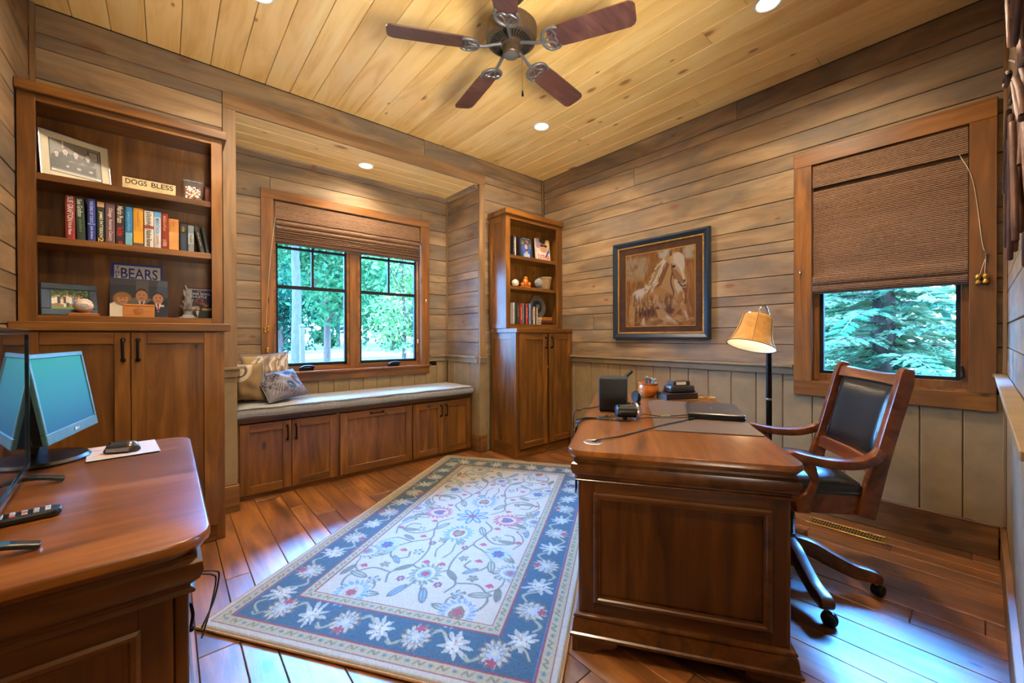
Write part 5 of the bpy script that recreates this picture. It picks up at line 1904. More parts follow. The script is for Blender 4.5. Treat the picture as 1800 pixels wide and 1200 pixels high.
B().tube([(-.012, 0, .142), (.04, 0, .186)], .011, 10).build('head', 'black', t, smooth=50)

MT['terra'] = plain('orange_glazed_wood', (196, 112, 40), .35, coat=.3, var=.1)
t = T('pen_bowl', 'round orange wooden bowl holding pens on the far end of the desk', 'bowl', (2.315, 1.375, DH + .0005))
B().lathe([(.03, 0), (.034, .004), (.056, .03), (.062, .05), (.058, .072), (.056, .08), (.061, .086), (.061, .092), (.054, .092), (.051, .08), (.055, .05), (.03, .012)], 30).build('bowl', 'terra', t, smooth=50)
rs = random.Random(3)
MT['penblue'] = plain('blue_plastic', (60, 140, 170), .3)
for k in range(7):
    a, b = rs.uniform(0, 6.28), rs.uniform(-.2, 2.2)
    t = T('pen', ('light blue pen leaning to the right in the orange bowl', 'light blue pen behind the right-leaning one in the orange bowl', 'third light blue pen in the orange bowl', 'black pen next to the blue pens in the orange bowl', 'black pen in the middle of the orange bowl', 'black pen left of the middle of the orange bowl', 'leftmost black pen in the orange bowl')[k], 'pen', (2.315, 1.375, DH + .02), 0, 'pens in the bowl')
    p0 = Vector((math.cos(a) * .02, math.sin(a) * .02, 0))
    p1 = Vector((.045 * math.cos(-.6 + .25 * k), .045 * math.sin(-.6 + .25 * k), .085 + .018 * rs.random()))
    B().tube([p0, p1], .004, 8).build('barrel', 'penblue' if k < 3 else 'black', t, smooth=40)
    B().tube([p1, p1 + (p1 - p0).normalized() * .008], [.0042, .003], 8).build('cap', 'silver', t)

# pile of boxes
aa = math.radians(-30)
bx = (2.37, 1.215)
MT['espresso'] = plain('espresso_leather', (44, 28, 20), .4, coat=.2)
t = T('valet_tray', 'dark brown leather box at the bottom of the pile on the desk', 'box', (*bx, DH + .0005), aa)
B().box(-.105, .105, -.06, .06, 0, .005).build('brass_base', 'brass', t, bevel=.001)
B().box(-.103, .103, -.058, .058, .0052, .036).build('body', 'espresso', t, bevel=.002)
B().box(-.104, .104, -.059, .059, .0365, .044).build('lid', 'espresso', t, bevel=.002)
B().tube([(.105, -.01, .032), (.118, -.01, .032), (.118, .01, .032), (.105, .01, .032)], .003, 6).build('handle', 'brass', t)
t = T('leather_case', 'grey black zipped case in the middle of the pile on the desk', 'case', (bx[0] + .012, bx[1] - .008, DH + .046), aa)
B().rect(0, 0, .08, .045, [(-.004, 0), (.004, .006), (.004, .010), (0, .012)], .01).build('lower_shell', 'black', t, smooth=40)
B().rect(0, 0, .08, .045, [(-.001, .0125), (0, .016), (.001, .030), (-.004, .040), (-.012, .042)], .014).build('upper_shell', 'lapt', t, smooth=40)
t = T('card_box', 'small black box with a pale label on top of the pile on the desk', 'box', (bx[0] + .01, bx[1] - .006, DH + .0885), aa + .1)
B().box(-.06, .06, -.03, .03, 0, .024).build('body', 'lapt', t, bevel=.003)
B().box(-.04, .028, -.0312, -.0302, .004, .021).build('label', 'cream', t)
# gold ring, keys, grommet
t = T('brass_coaster', 'oval gold ornament at the far right corner of the desk', 'coaster', (2.553, 1.112, DH + .0005), math.radians(-30))
for k in range(22):
    a = 2 * pi * k / 22
    B().ball((.046 * math.cos(a), .034 * math.sin(a), .004), .004, 8, 5).build('bead', 'gold', t, smooth=60)
B().tube([(.034 * math.cos(2 * pi * k / 24), .024 * math.sin(2 * pi * k / 24), .003) for k in range(25)], .0022, 6).build('ring', 'gold', t, smooth=60)
t = T('key_bunch', 'silver keys on a ring lying on the desk pad', 'keys', (2.19, 1.02, DH + .0055), .4)
B().tube([(.016 * math.cos(2 * pi * k / 20), .016 * math.sin(2 * pi * k / 20), .004 + .003 * math.sin(k)) for k in range(21)], .0014, 6).build('ring', 'chrome', t, smooth=60)
for k in range(5):
    a = -.9 + k * .75
    c, s = math.cos(a), math.sin(a)
    o = B().prism([(.012, -.008), (.028, -.010), (.034, -.003), (.066, -.003), (.066, .002), (.034, .003), (.028, .010), (.012, .008)], .0012 * k, .0012 * k + .0014, 'z')
    o.xf(Matrix.Rotation(a, 4, 'Z')).build('key', 'silver', t)
t = T('car_remote', 'flat silver fob beside the keys on the desk pad', 'key fob', (2.265, .985, DH + .0055), -.5)
B().rect(0, 0, .034, .014, [(-.003, 0), (0, .003), (0, .008), (-.005, .011)], .012, 5).build('shell', 'silver', t, smooth=50)
t = T('cable_grommet', 'round metal cable grommet set into the near end of the desk', 'grommet', (1.187, .927, DH + .0003), 0)
B().lathe([(.001, .001), (.026, .001), (.028, .003), (.033, .003), (.036, .0005), (.036, 0)], 30).build('ring', 'silver', t, smooth=30)
B().lathe([(.001, .0012), (.010, .0014), (.010, .0008)], 16, (.006, .0, .0015)).build('hole', 'blackm', t)


def cable(label, pts, r=.0028, mat='black', name='cable', z=DH + .004):
    t = T(name, label, 'cable', (pts[0][0], pts[0][1], z if len(pts[0]) == 2 else pts[0][2]))
    P = [Vector((*p, z)) if len(p) == 2 else Vector(p) for p in pts]
    B().tube([p for p in bezier(P, 8)], r, 6).build('cord', mat, t, True, smooth=60)
    return t


c = cable('black power cable running from the grommet to the laptop', [(1.193, .927, DH + .003), (1.22, .922, DH + .006), (1.33, .905), (1.48, .90), (1.63, .885, DH + .009), (1.78, .868, DH + .009), (1.86, .862, DH + .012), (1.892, .835, DH + .014)])
B().tube([(1.80, .865, DH + .0095), (1.845, .864, DH + .010)], .0055, 8).build('plug', 'black', c, True)
c = cable('thin audio cable with a pale green plug between round speaker and laptop', [(1.66, 1.04), (1.70, 1.035, DH + .02), (1.77, .99, DH + .009), (1.83, .955, DH + .009), (1.90, .91, DH + .012), (1.915, .895, DH + .014)], .0018)
MT['mint'] = plain('mint_plastic', (150, 170, 140), .4)
B().tube([(1.775, .988, DH + .0095), (1.815, .963, DH + .0095)], .0045, 8).build('plug', 'mint', c, True)
cable('thin dark cable lying on the pad below the audio cable', [(1.665, 1.05), (1.72, 1.0, DH + .008), (1.80, .92, DH + .0085), (1.86, .88, DH + .0085)], .0018)
for k, (a, lab) in enumerate(((0, 'upper black cable hanging over the left edge of the desk'), (.02, 'middle black cable hanging over the left edge of the desk'), (.035, 'lower black cable hanging over the left edge of the desk'))):
    cable(lab, [(1.60 - a, 1.10 + a, DH + .02), (1.55, 1.14 + a, DH + .004), (1.50, 1.18 + a), (1.46 - a, 1.195 + a * .5), (1.425 - a, 1.178 - a * .5, DH + .006), (1.402 - a, 1.183 - a * .66, DH - .004), (1.398 - a, 1.186 - a * .66, DH - .06), (1.40 - a, 1.187 - a * .66, DH - .30)], .0024)
cable('dark cable behind the speaker box trailing to the left edge of the desk', [(1.80, 1.345, DH + .012), (1.74, 1.36), (1.68, 1.375), (1.62, 1.352, DH + .005), (1.585, 1.36, DH - .01), (1.58, 1.365, DH - .2)], .0022)
cable('black cable coiling under the round speaker', [(1.59, 1.12, DH + .02), (1.56, 1.08), (1.60, 1.04), (1.555, 1.10), (1.52, 1.15), (1.56, 1.185), (1.62, 1.16)], .0024)


# ================================================================== DESK CHAIR
MT['redcherry'] = wood('polished_cherry', (70, 30, 9), (112, 56, 22), (138, 80, 36), 'X', 'obj', .32, 0, (84, 40, 16), .35, .05, coat=.25, bump=.02)
HUB = Vector((2.134, .581, 0))
chair = T('desk_chair', 'wooden swivel armchair with black leather seat and back', 'chair', tuple(HUB), math.radians(34))
# seat
sr = [(-.232, -.185), (.232, -.185), (.255, .08), (.235, .22), (.12, .25), (-.12, .25), (-.235, .22), (-.255, .08)]
B().prism(sr, .388, .468, 'z').build('seat_frame', 'redcherry', chair, bevel=.006, seg=2)
n = 22
rings = []
for f, z in ((1.0, .4685), (1.0, .49), (.965, .512), (.85, .526), (.6, .535), (.25, .538), (.02, .538)):
    rings.append([(Vector(p) * f).to_3d() + Vector((0, .01 * (1 - f), z)) for p in [(q.x, q.y) for q in bezier([(a, b, 0) for a, b in sr + [sr[0]]], 3)[:-1]]])
B().loft(rings).build('seat', 'leather', chair, smooth=70)
B().tube([(Vector((q.x * 1.005, q.y * 1.005, .474))) for q in bezier([(a, b, 0) for a, b in sr + [sr[0]]], 3)], .005, 6).build('seat_piping', 'leather', chair, smooth=60)


def sty(z):
    """backward sweep of the back at height z"""
    return -.190 - .235 * (z - .40) - .006 * ((z - .40) / .57) ** 2


zz = [.386, .42, .50, .58, .66, .74, .82, .90, .945, .962]
for s in (-1, 1):
    B().strip([(s * (.232 - .008 * (z > .9)), sty(z), z) for z in zz], (1, 0, 0), .036, [.062, .062, .058, .052, .05, .05, .05, .05, .044, .030]).build('back_post', 'redcherry', chair, bevel=.006, seg=2, smooth=30)


def crest(z0, z1, sag, th=.03, nm='crest_rail'):
    rings = []
    for k in range(13):
        x = -.214 + .428 * k / 12
        c = 1 - (x / .214) ** 2
        y0 = sty((z0 + z1) / 2)
        rings.append([(x, sty(z0) - th / 2 - .02 * c, z0), (x, sty(z0) + th / 2 - .02 * c, z0), (x, sty(z1) + th / 2 - .02 * c, z1 + sag * c), (x, sty(z1) - th / 2 - .02 * c, z1 + sag * c)])
    return B().loft(rings).build(nm, 'redcherry', chair, bevel=.004, smooth=35)


crest(.895, .945, -.012)
crest(.545, .60, 0, .028, 'lower_rail')
# leather pad, front and back
for s, nm in ((1, 'back_cushion'), (-1, 'back_lining')):
    nu, nv = 17, 17
    V, Fq = [], []
    for j in range(nv):
        z = .60 + .30 * j / (nv - 1)
        for i in range(nu):
            x = -.205 + .41 * i / (nu - 1)
            u, v = 2 * i / (nu - 1) - 1, 2 * j / (nv - 1) - 1
            d = (.012 + .026 * ((1 - u ** 4) * (1 - v ** 4)) ** .6) * (1 if s > 0 else .5)
            if abs(u) > .99 or abs(v) > .99:
                d = 0.002
            V.append((x, sty(z) - .012 - .02 * (1 - u * u) + s * d, z))
    for j in range(nv - 1):
        for i in range(nu - 1):
            a = j * nu + i
            Fq.append((a, a + 1, a + nu + 1, a + nu))
    B().add(V, Fq).build(nm, 'leather', chair, smooth=80)
pp = [(-.2, .605), (.2, .605), (.2, .892), (-.2, .892), (-.2, .605)]
B().tube([(x, sty(z) - .004 - .018 * (1 - (x / .2) ** 2), z) for (x0, z0), (x1, z1) in zip(pp, pp[1:]) for x, z in [(x0 + (x1 - x0) * k / 8, z0 + (z1 - z0) * k / 8) for k in range(9)]], .005, 6).build('back_piping', 'leather', chair, smooth=60)
# arms
for s in (-1, 1):
    pts = bezier([(s * .243, -.236, .650), (s * .258, -.205, .622), (s * .272, -.14, .600), (s * .274, -.05, .598), (s * .268, .03, .610), (s * .262, .085, .622)], 5)
    nn = len(pts)
    B().strip([tuple(p) for p in pts], (1, 0, 0), [.036 + .02 * math.sin(pi * k / (nn - 1)) + (.006 if k > nn - 6 else 0) for k in range(nn)], [.034] * (nn - 2) + [.026, .014]).build('arm', 'redcherry', chair, bevel=.006, seg=2, smooth=40)
    pts = bezier([(s * .264, .022, .595), (s * .265, .005, .565), (s * .264, -.010, .525), (s * .263, .004, .475), (s * .262, .030, .435), (s * .260, .030, .392)], 6)
    B().strip([tuple(p) for p in pts], (1, 0, 0), .028, [.036 + .014 * math.cos(2 * pi * k / (len(pts) - 1)) for k in range(len(pts))]).build('arm_support', 'redcherry', chair, bevel=.005, seg=2, smooth=40)
# column
B().box(-.12, .12, -.10, .10, .36, .387).build('mechanism', 'blackm', chair, bevel=.006)
pr = [(.032, .20)]
for k in range(14):
    z = .205 + .011 * k
    pr += [(.038, z), (.030, z + .0055)]
pr += [(.034, .3595)]
B().lathe(pr, 20).build('column', 'black', chair, smooth=30)
B().lathe([(.001, .062), (.036, .062), (.046, .075), (.05, .12), (.046, .175), (.036, .199), (.001, .2)], 20).build('hub', 'blackm', chair, smooth=40)
for k in range(5):
    a = math.radians(-141 + 72 * k) - math.radians(34)
    Mr = Matrix.Rotation(a, 4, 'Z')
    pts = bezier([(.03, 0, .155), (.09, 0, .148), (.16, 0, .118), (.24, 0, .088), (.30, 0, .082), (.335, 0, .074)], 5)
    nn = len(pts)
    leg = B().strip([tuple(p) for p in pts], (0, 1, 0), [.05 - .008 * math.sin(pi * j / (nn - 1)) for j in range(nn)], [.075 - .030 * (j / (nn - 1)) if j < nn - 3 else (.046, .038, .02)[j - nn + 3] for j in range(nn)]).xf(Mr).build('leg', 'redcherry', chair, bevel=.006, seg=2, smooth=40)
    e = Mr @ Vector((.318, 0, 0))
    B().tube([(e.x, e.y, .066), (e.x, e.y, .042)], .007, 8).build('caster_stem', 'silver', leg)
    b = a + .9
    d = Vector((math.cos(b), math.sin(b), 0))
    sdv = Vector((-d.y, d.x, 0))
    ax = e + d * .010 + Vector((0, 0, .0245))
    cs = B()
    for s in (-1, 1):
        q = ax + sdv * s * .012
        R3 = basis((0, 0, 0), d, (0, 0, 1)).to_3x3()
        cs.lathe([(.001, -.008), (.019, -.008), (.0235, -.004), (.0235, .004), (.019, .008), (.001, .009)], 18, tuple(q), R3)
    cs.build('caster', 'black', leg, smooth=35)
    hd = B()
    hd.lathe([(.027, -.006), (.027, .006)], 18, tuple(ax), basis((0, 0, 0), d, (0, 0, 1)).to_3x3())
    hd.build('caster_hood', 'black', leg)


# ================================================================== CREDENZA, left
CX0, CX1, CY0, CY1 = XL + .025, .068, .985, 2.05
cr = T('credenza', 'dark cherry credenza against the left wall holding the screens', 'credenza', ((CX0 + CX1) / 2, (CY0 + CY1) / 2, 0))
lx, ly = (CX1 - CX0) / 2 - .036, (CY1 - CY0) / 2 - .036
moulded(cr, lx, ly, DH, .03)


def framed_side(par, y, sgn, x0, x1, z0, z1, st=.05):
    a, b = sorted((y, y - sgn * .018))
    B().box(x0 + st - .002, x1 - st + .002, a + (.006 if sgn < 0 else 0), b - (.006 if sgn > 0 else 0), z0 + st - .002, z1 - st + .002).build('side_panel', 'cherryZ', par)
    for p, q in ((x0, x0 + st), (x1 - st, x1)):
        B().box(p, q, a, b, z0, z1).build('side_stile', 'cherryZ', par, bevel=.001)
    for p, q in ((z0, z0 + st), (z1 - st * .85, z1)):
        B().box(x0 + st, x1 - st, a, b, p, q).build('side_rail', 'cherryX', par)
    prof = [(-.004, 0), (-.004, .006), (.002, .010), (.010, .009), (.014, .004), (.020, .002), (.020, 0)]
    xx0, xx1, zz0, zz1 = x0 + st, x1 - st, z0 + st, z1 - st * .85
    rings = []
    for d, h in prof:
        yy = y + sgn * (h - .0005)
        rings.append([(xx0 + d, yy, zz0 + d), (xx1 - d, yy, zz0 + d), (xx1 - d, yy, zz1 - d), (xx0 + d, yy, zz1 - d)])
    B().loft(rings, True, False).build('panel_moulding', 'cherryX', par, smooth=30)


for s in (-1, 1):
    framed_side(cr, s * ly, s, -lx + .012, lx - .025, zt0, zt1)
    for s2 in (-1, 1):
        B().rect(s2 * (lx - .012), s * (ly - .012), .0118, .0118, [(0, zt0), (0, zt1)], .006, 3).build('corner_post', 'cherryZ', cr, smooth=30)
B().box(-lx, lx - .03, -ly + .02, ly - .02, zt0, zt1).build('carcass', 'cherryZ', cr)
for k in range(3):
    ya = -ly + .03 + (2 * ly - .06) * k / 3
    yb3 = -ly + .03 + (2 * ly - .06) * (k + 1) / 3
    for za, zb_ in ((.14, .35), (.36, .575)):
        d = B().box(lx - .0295, lx - .012, ya + .006, yb3 - .006, za, zb_).build('drawer_front', 'cherryY', cr, bevel=.003)
        ym, zm = (ya + yb3) / 2, (za + zb_) / 2
        if k == 0:
            ym = ya + .10
        hp = B().ball((lx - .010, ym, zm + .03), .008, 10, 6).tube([(lx - .008, ym, zm + .03), (lx + .006, ym, zm + .028)], .003, 6)
        hp.tube(bezier([(lx + .006, ym, zm + .028), (lx + .010, ym, zm + .0), (lx + .006, ym, zm - .028), (lx + .002, ym, zm - .03)], 5), .0035, 8).ball((lx + .007, ym, zm - .03), .007, 8, 5)
        hp.build('drawer_pull', 'bronze', d, smooth=50)
cable('thin black cable looping beside the credenza', [(.050, 1.02, .62), (.075, 1.045, .60), (.082, 1.05, .585), (.072, 1.035, .545), (.050, 1.01, .51)], .0018, z=.6)
cable('second thin black cable looping beside the credenza', [(.050, 1.03, .61), (.070, 1.05, .592), (.077, 1.055, .575), (.066, 1.035, .53), (.050, 1.01, .49)], .0018, z=.6)

# television, monitor, mouse, remote
mt, nt, bs = new_mat('glossy_screen')
bs.inputs['Base Color'].default_value = (.01, .012, .014, 1)
bs.inputs['Roughness'].default_value = .03
bs.inputs['IOR'].default_value = 2.4
MT['screen'] = mt
MT['tvedge'] = plain('clear_dark_bezel', (24, 40, 46), .15, coat=.5)
TVa = math.radians(93.9)           # long axis
tv = T('television', 'flat television with glossy screen at the near end of the credenza', 'television', (-.262, 1.33, DH + .0005), TVa)
B().box(-.32, .335, 0, .028, .04, .41).build('housing', 'black', tv, bevel=.004)
B().box(-.308, .323, -.0022, -.0004, .055, .40).build('screen', 'screen', tv)
frame4(tv, .655, .37, .014, .0, .006, basis((-.32, 0, .04), (1, 0, 0), (0, 0, 1)), 'tvedge')
for xx in (-.2, .29):
    B().strip(bezier([(xx, .10, .006), (xx, .03, .020), (xx, -.02, .020), (xx, -.07, .006)], 4), (1, 0, 0), .022, .010).build('foot', 'tvedge', tv, bevel=.002)
B().box(-.21, -.19, .008, .022, .016, .041).build('foot_post', 'black', tv)
B().box(.28, .30, .008, .022, .016, .041).build('foot_post', 'black', tv)

mo = T('monitor', 'silver computer monitor with painted teal screen glow behind the television', 'monitor', (-.315, 1.925, DH + .0005), math.radians(79.5))
# local x along the screen (away from the camera), local -y is the viewing side (+x of the room)
MT['silverp'] = plain('silver_plastic_teal_cast', (72, 112, 116), .4, .1)  # silver plastic with the teal cast of window light in its colour
mt, nt, bs = new_mat('lcd_painted_glow')
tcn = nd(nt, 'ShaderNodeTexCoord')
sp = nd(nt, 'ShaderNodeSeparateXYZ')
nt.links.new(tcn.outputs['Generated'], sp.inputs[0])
colr = ramp(nt, sp.outputs[2], [(0, S((16, 88, 128))), (.55, S((10, 128, 132))), (1, S((0, 146, 112)))])  # teal window reflection painted as a glowing gradient
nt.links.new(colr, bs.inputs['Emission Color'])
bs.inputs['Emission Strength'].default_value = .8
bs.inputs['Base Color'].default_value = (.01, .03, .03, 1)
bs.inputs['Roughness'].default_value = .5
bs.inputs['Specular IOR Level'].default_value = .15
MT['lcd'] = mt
Mt = Matrix.Translation((-.038, -.080, .213)) @ Matrix.Rotation(math.radians(-9), 4, 'X')
B().box(-.178, .178, 0, .03, -.128, .128).xf(Mt).build('housing', 'black', mo, bevel=.006)
fr = B().box(-.18, .18, -.006, .006, .115, .13).box(-.18, .18, -.006, .006, -.13, -.098).box(-.18, -.166, -.006, .006, -.098, .115).box(.166, .18, -.006, .006, -.098, .115)
fr.xf(Mt).build('bezel', 'silverp', mo, bevel=.002)
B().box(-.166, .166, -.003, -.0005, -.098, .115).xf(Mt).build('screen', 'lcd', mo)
B().lathe([(.006, 0), (.006, .001)], 14, Mt @ Vector((0, -.0072, -.114)), Matrix.Rotation(pi / 2, 3, 'X')).build('logo_mark', 'white', mo)
lettering('LG', .014, .008, Mt @ basis((.018, -.0075, -.114), (1, 0, 0), (0, 0, 1)), 'white', mo)
B().lathe([(.115, 0), (.118, .006), (.112, .014), (.05, .022), (.03, .026)], 36).xf(Matrix.Scale(1.05, 4)).build('base', 'black', mo, smooth=35)
B().strip([(0, .0, .026), (0, -.01, .07), (-.03, -.055, .17)], (1, 0, 0), [.06, .05, .05], [.035, .03, .03]).build('neck', 'black', mo, smooth=30)

MT['padprint'] = vcol('mousepad_print', .8)
cv = Cv(.175, .215, 300, (176, 168, 164))
rs = random.Random(12)
for k in range(30):
    cv.ell(rs.uniform(.02, .1), rs.uniform(.05, .16), rs.uniform(.006, .02), .007, rs.choice([(168, 92, 60), (196, 130, 96), (206, 190, 176), (140, 80, 60)]), rs.uniform(0, 3), .4, .7)
t = T('mouse_pad', 'pale printed mouse pad on the far corner of the credenza', 'mouse pad', (-.115, 1.915, DH + .0005), math.radians(5))
B().rect(0, 0, .0865, .107, [(0, 0), (0, .0035)], .006, 3).build('rubber', 'blackm', t)
sheet('print', cv, Matrix.Translation((-.0855, -.106, .004)), 'padprint', t)
t = T('computer_mouse', 'dark grey computer mouse on the mouse pad', 'mouse', (-.115, 1.885, DH + .0052), math.radians(68))
rings = []
for j in range(9):
    u = -1 + 2 * j / 8
    w = .029 * (1 - .55 * abs(u) ** 3)
    w *= (1 - abs(u) ** 6) ** .5 if abs(u) < 1 else .25
    hgt = .034 * max(.04, 1 - (.92 * u + .08) ** 2) ** .5 * (.4 if abs(u) == 1 else 1)
    rings.append([(w * math.cos(pi * k / 10) * (1 if 0 < k < 10 else 1), u * .05, .003 + hgt * math.sin(pi * k / 10)) for k in range(11)])
B().loft(rings).build('shell', 'lapt', t, smooth=60)
B().strip(bezier([(-.026, -.03, .012), (-.029, 0, .012), (-.026, .03, .012)], 4), (0, 0, 1), .012, .003).build('side_grip', 'silver', t)
B().lathe([(.006, -.003), (.007, 0), (.006, .003)], 12, (0, .03, .027), Mx).build('wheel', 'blackm', t)
t = T('remote_control', 'black remote control lying in front of the television', 'remote', (-.262, 1.322, DH + .0005), math.radians(8))
B().rect(0, 0, .085, .021, [(-.004, 0), (0, .005), (0, .012), (-.003, .016)], .016, 4).build('case', 'black', t, smooth=40)
MT['redbtn'] = plain('red_rubber', (190, 70, 50), .5)
MT['greybtn'] = plain('grey_rubber', (170, 170, 170), .5)
for i in range(9):
    for j in range(3):
        B().rect(-.068 + .0165 * i, -.011 + .011 * j, .0045, .0032, [(0, .0162), (-.0008, .0182)], .002, 2).build('button', 'redbtn' if (i, j) in ((5, 0), (6, 1)) else 'greybtn', t)


# ================================================================== HORSE PAINTING
pt = T('painting', 'framed painting of a running palomino horse hanging on the right wall', 'painting', (XR - .001, 1.7255, 1.063))
Mw = basis((XR - .002, 2.148, 1.063), (0, -1, 0), (0, 0, 1))      # x to the right as seen, y up, z out of the wall
PW, PH = .845, .835
Wl = PM[pt.name].inverted() @ Mw
MT['navy'] = plain('navy_lacquer', (20, 40, 58), .32, coat=.3)
MT['matb'] = plain('brown_mat_board', (84, 56, 42), .8, var=.08, bscale=40)
B().box(.02, PW - .02, .02, PH - .02, .001, .012).xf(Wl).build('backing', 'matb', pt)
prof = [(0, .001), (0, .030), (.006, .036), (.016, .037), (.030, .030), (.040, .024), (.046, .022), (.046, .012)]
for nm, a, b in (('frame_rail', (0, 0), (PW, 0)), ('frame_rail', (PW, PH), (0, PH)), ('frame_stile', (PW, 0), (PW, PH)), ('frame_stile', (0, PH), (0, 0))):
    dx, dy = b[0] - a[0], b[1] - a[1]
    L = math.hypot(dx, dy)
    tx, ty = dx / L, dy / L
    nx, ny = -ty, tx
    rings = []
    for end in (0, 1):
        px, py = (a, b)[end]
        sg = 1 if end == 0 else -1
        rings.append([(px + nx * d + tx * sg * d, py + ny * d + ty * sg * d, h) for d, h in prof])
    B().loft(rings).xf(Wl).build(nm, 'navy', pt, smooth=25)
o = B()
bd = .050
for a, b in (((bd, bd), (PW - bd, bd)), ((PW - bd, bd), (PW - bd, PH - bd)), ((PW - bd, PH - bd), (bd, PH - bd)), ((bd, PH - bd), (bd, bd))):
    n = 62
    for k in range(n):
        o.ball((a[0] + (b[0] - a[0]) * k / n, a[1] + (b[1] - a[1]) * k / n, .020), .0056, 6, 4)
o.xf(Wl).build('beading', 'gold', pt, smooth=60)
frame4(pt, PW - 2 * .046, PH - 2 * .046, .012, .012, .019, Wl @ Matrix.Translation((.046, .046, 0)), 'gold', 'inner_slip')
frame4(pt, .612, .622, .007, .0125, .0145, Wl @ Matrix.Translation((.122, .101, 0)), 'gold', 'picture_fillet')
cv = Cv(.6, .61, 300, (150, 96, 38))
rs = random.Random(21)


def q(u, v):
    return (.6 * u, .61 * (1 - v))


def blot(u, v, ru, rv, c, rot=0.0, soft=.6, al=.85):
    x, y = q(u, v)
    cv.ell(x, y, ru * .6, rv * .6, c, rot, soft, al)


def pl(pts, c, al=1.0):
    cv.poly([q(*p) for p in pts], c, al)


def st(pts, w, c, al=.9):
    cv.line([q(*p) for p in pts], w * .6, c, al, 6)


for k in range(320):
    c = rs.choice([(180, 122, 50), (140, 84, 30), (196, 144, 76), (164, 104, 40), (124, 74, 28), (190, 136, 64)])
    blot(rs.random(), rs.random(), rs.uniform(.01, .03), rs.uniform(.04, .14), c, rs.uniform(-.3, .3), .8, .5)
for k in range(50):
    blot(rs.uniform(0, .32), rs.uniform(.05, .35), rs.uniform(.01, .05), rs.uniform(.02, .07), rs.choice([(188, 170, 150), (170, 160, 156), (196, 176, 140)]), rs.uniform(-.5, .5), .8, .4)
for k in range(26):
    blot(rs.uniform(.50, .66), rs.uniform(.0, .14), .03, .03, (196, 192, 196), rs.uniform(0, 3), .8, .5)
    blot(rs.uniform(.86, .98), rs.uniform(.0, .16), .03, .03, (200, 186, 168), rs.uniform(0, 3), .8, .5)
# body
pl([(.04, .62), (.10, .53), (.20, .49), (.32, .47), (.42, .46), (.52, .40), (.62, .45), (.72, .52), (.80, .56), (.87, .64), (.87, .72), (.80, .80), (.72, .86), (.60, .84), (.48, .82), (.36, .84), (.22, .82), (.12, .86), (.05, .80)], (186, 136, 74))
pl([(.10, .55), (.20, .49), (.30, .47), (.28, .58), (.22, .66), (.13, .64)], (214, 204, 196), .85)
blot(.20, .55, .09, .06, (226, 220, 216), .2, .5)
blot(.18, .65, .06, .03, (150, 146, 156), .1, .8, .7)
pl([(.18, .74), (.34, .78), (.48, .74), (.60, .80), (.48, .86), (.32, .86), (.20, .82)], (96, 62, 36), .75)
for k in range(40):
    x = rs.uniform(.16, .50)
    st([(x, rs.uniform(.72, .8)), (x + rs.uniform(-.03, .03), rs.uniform(.80, .88))], .012, rs.choice([(70, 42, 26), (120, 78, 42), (52, 34, 26)]), .7)
blot(.56, .72, .04, .06, (164, 158, 160), .2, .7, .7)
pl([(.60, .62), (.70, .60), (.74, .72), (.70, .84), (.62, .84)], (110, 66, 36), .7)
blot(.66, .80, .06, .06, (82, 44, 38), 0, .6, .7)
# neck
pl([(.68, .06), (.72, .16), (.70, .30), (.72, .42), (.80, .52), (.86, .62), (.80, .66), (.66, .56), (.52, .48), (.44, .44), (.50, .26), (.60, .12)], (196, 152, 98))
pl([(.62, .16), (.66, .20), (.60, .34), (.54, .46), (.46, .50), (.54, .30)], (120, 76, 40), .8)
pl([(.72, .40), (.76, .40), (.86, .58), (.87, .68), (.80, .62), (.74, .52)], (226, 214, 200), .9)
st([(.70, .30), (.68, .44), (.72, .58), (.73, .80)], .018, (84, 50, 30), .7)
# mane
for k in range(70):
    f = rs.random()
    x0, y0 = .64 - .18 * f, .05 + .32 * f
    st([(x0, y0), (x0 - rs.uniform(.02, .09), y0 + rs.uniform(.05, .12)), (x0 - rs.uniform(.06, .2), y0 + rs.uniform(.12, .24))], rs.uniform(.008, .02), rs.choice([(226, 216, 200), (208, 180, 136), (236, 230, 222), (168, 124, 76), (196, 166, 124)]), .8)
for k in range(16):
    st([(.50, .42), (.40 + rs.uniform(-.04, .04), .46), (.30, .44 + rs.uniform(-.03, .04))], .012, rs.choice([(206, 180, 140), (226, 212, 196), (140, 96, 56)]), .8)
# head
pl([(.66, .10), (.70, .05), (.78, .05), (.85, .10), (.87, .22), (.87, .34), (.90, .44), (.88, .52), (.83, .52), (.78, .43), (.71, .38), (.69, .28)], (206, 172, 128))
pl([(.71, .07), (.80, .06), (.86, .12), (.87, .24), (.84, .33), (.78, .24), (.72, .18)], (222, 212, 206), .9)
pl([(.70, .26), (.76, .28), (.84, .40), (.87, .46), (.82, .46), (.72, .38)], (150, 100, 56), .75)
st([(.80, .24), (.84, .34), (.86, .42)], .02, (230, 222, 214), .9)
pl([(.655, .10), (.675, .02), (.705, .08)], (110, 74, 48))
pl([(.79, .06), (.82, .0), (.84, .08)], (120, 84, 56))
blot(.72, .235, .022, .02, (46, 28, 20), 0, .3, 1)
blot(.865, .43, .014, .014, (70, 44, 34), 0, .4, 1)
st([(.78, .44), (.84, .50), (.88, .49)], .014, (80, 50, 36), .9)
st([(.69, .20), (.70, .30), (.73, .39)], .012, (96, 60, 36), .8)
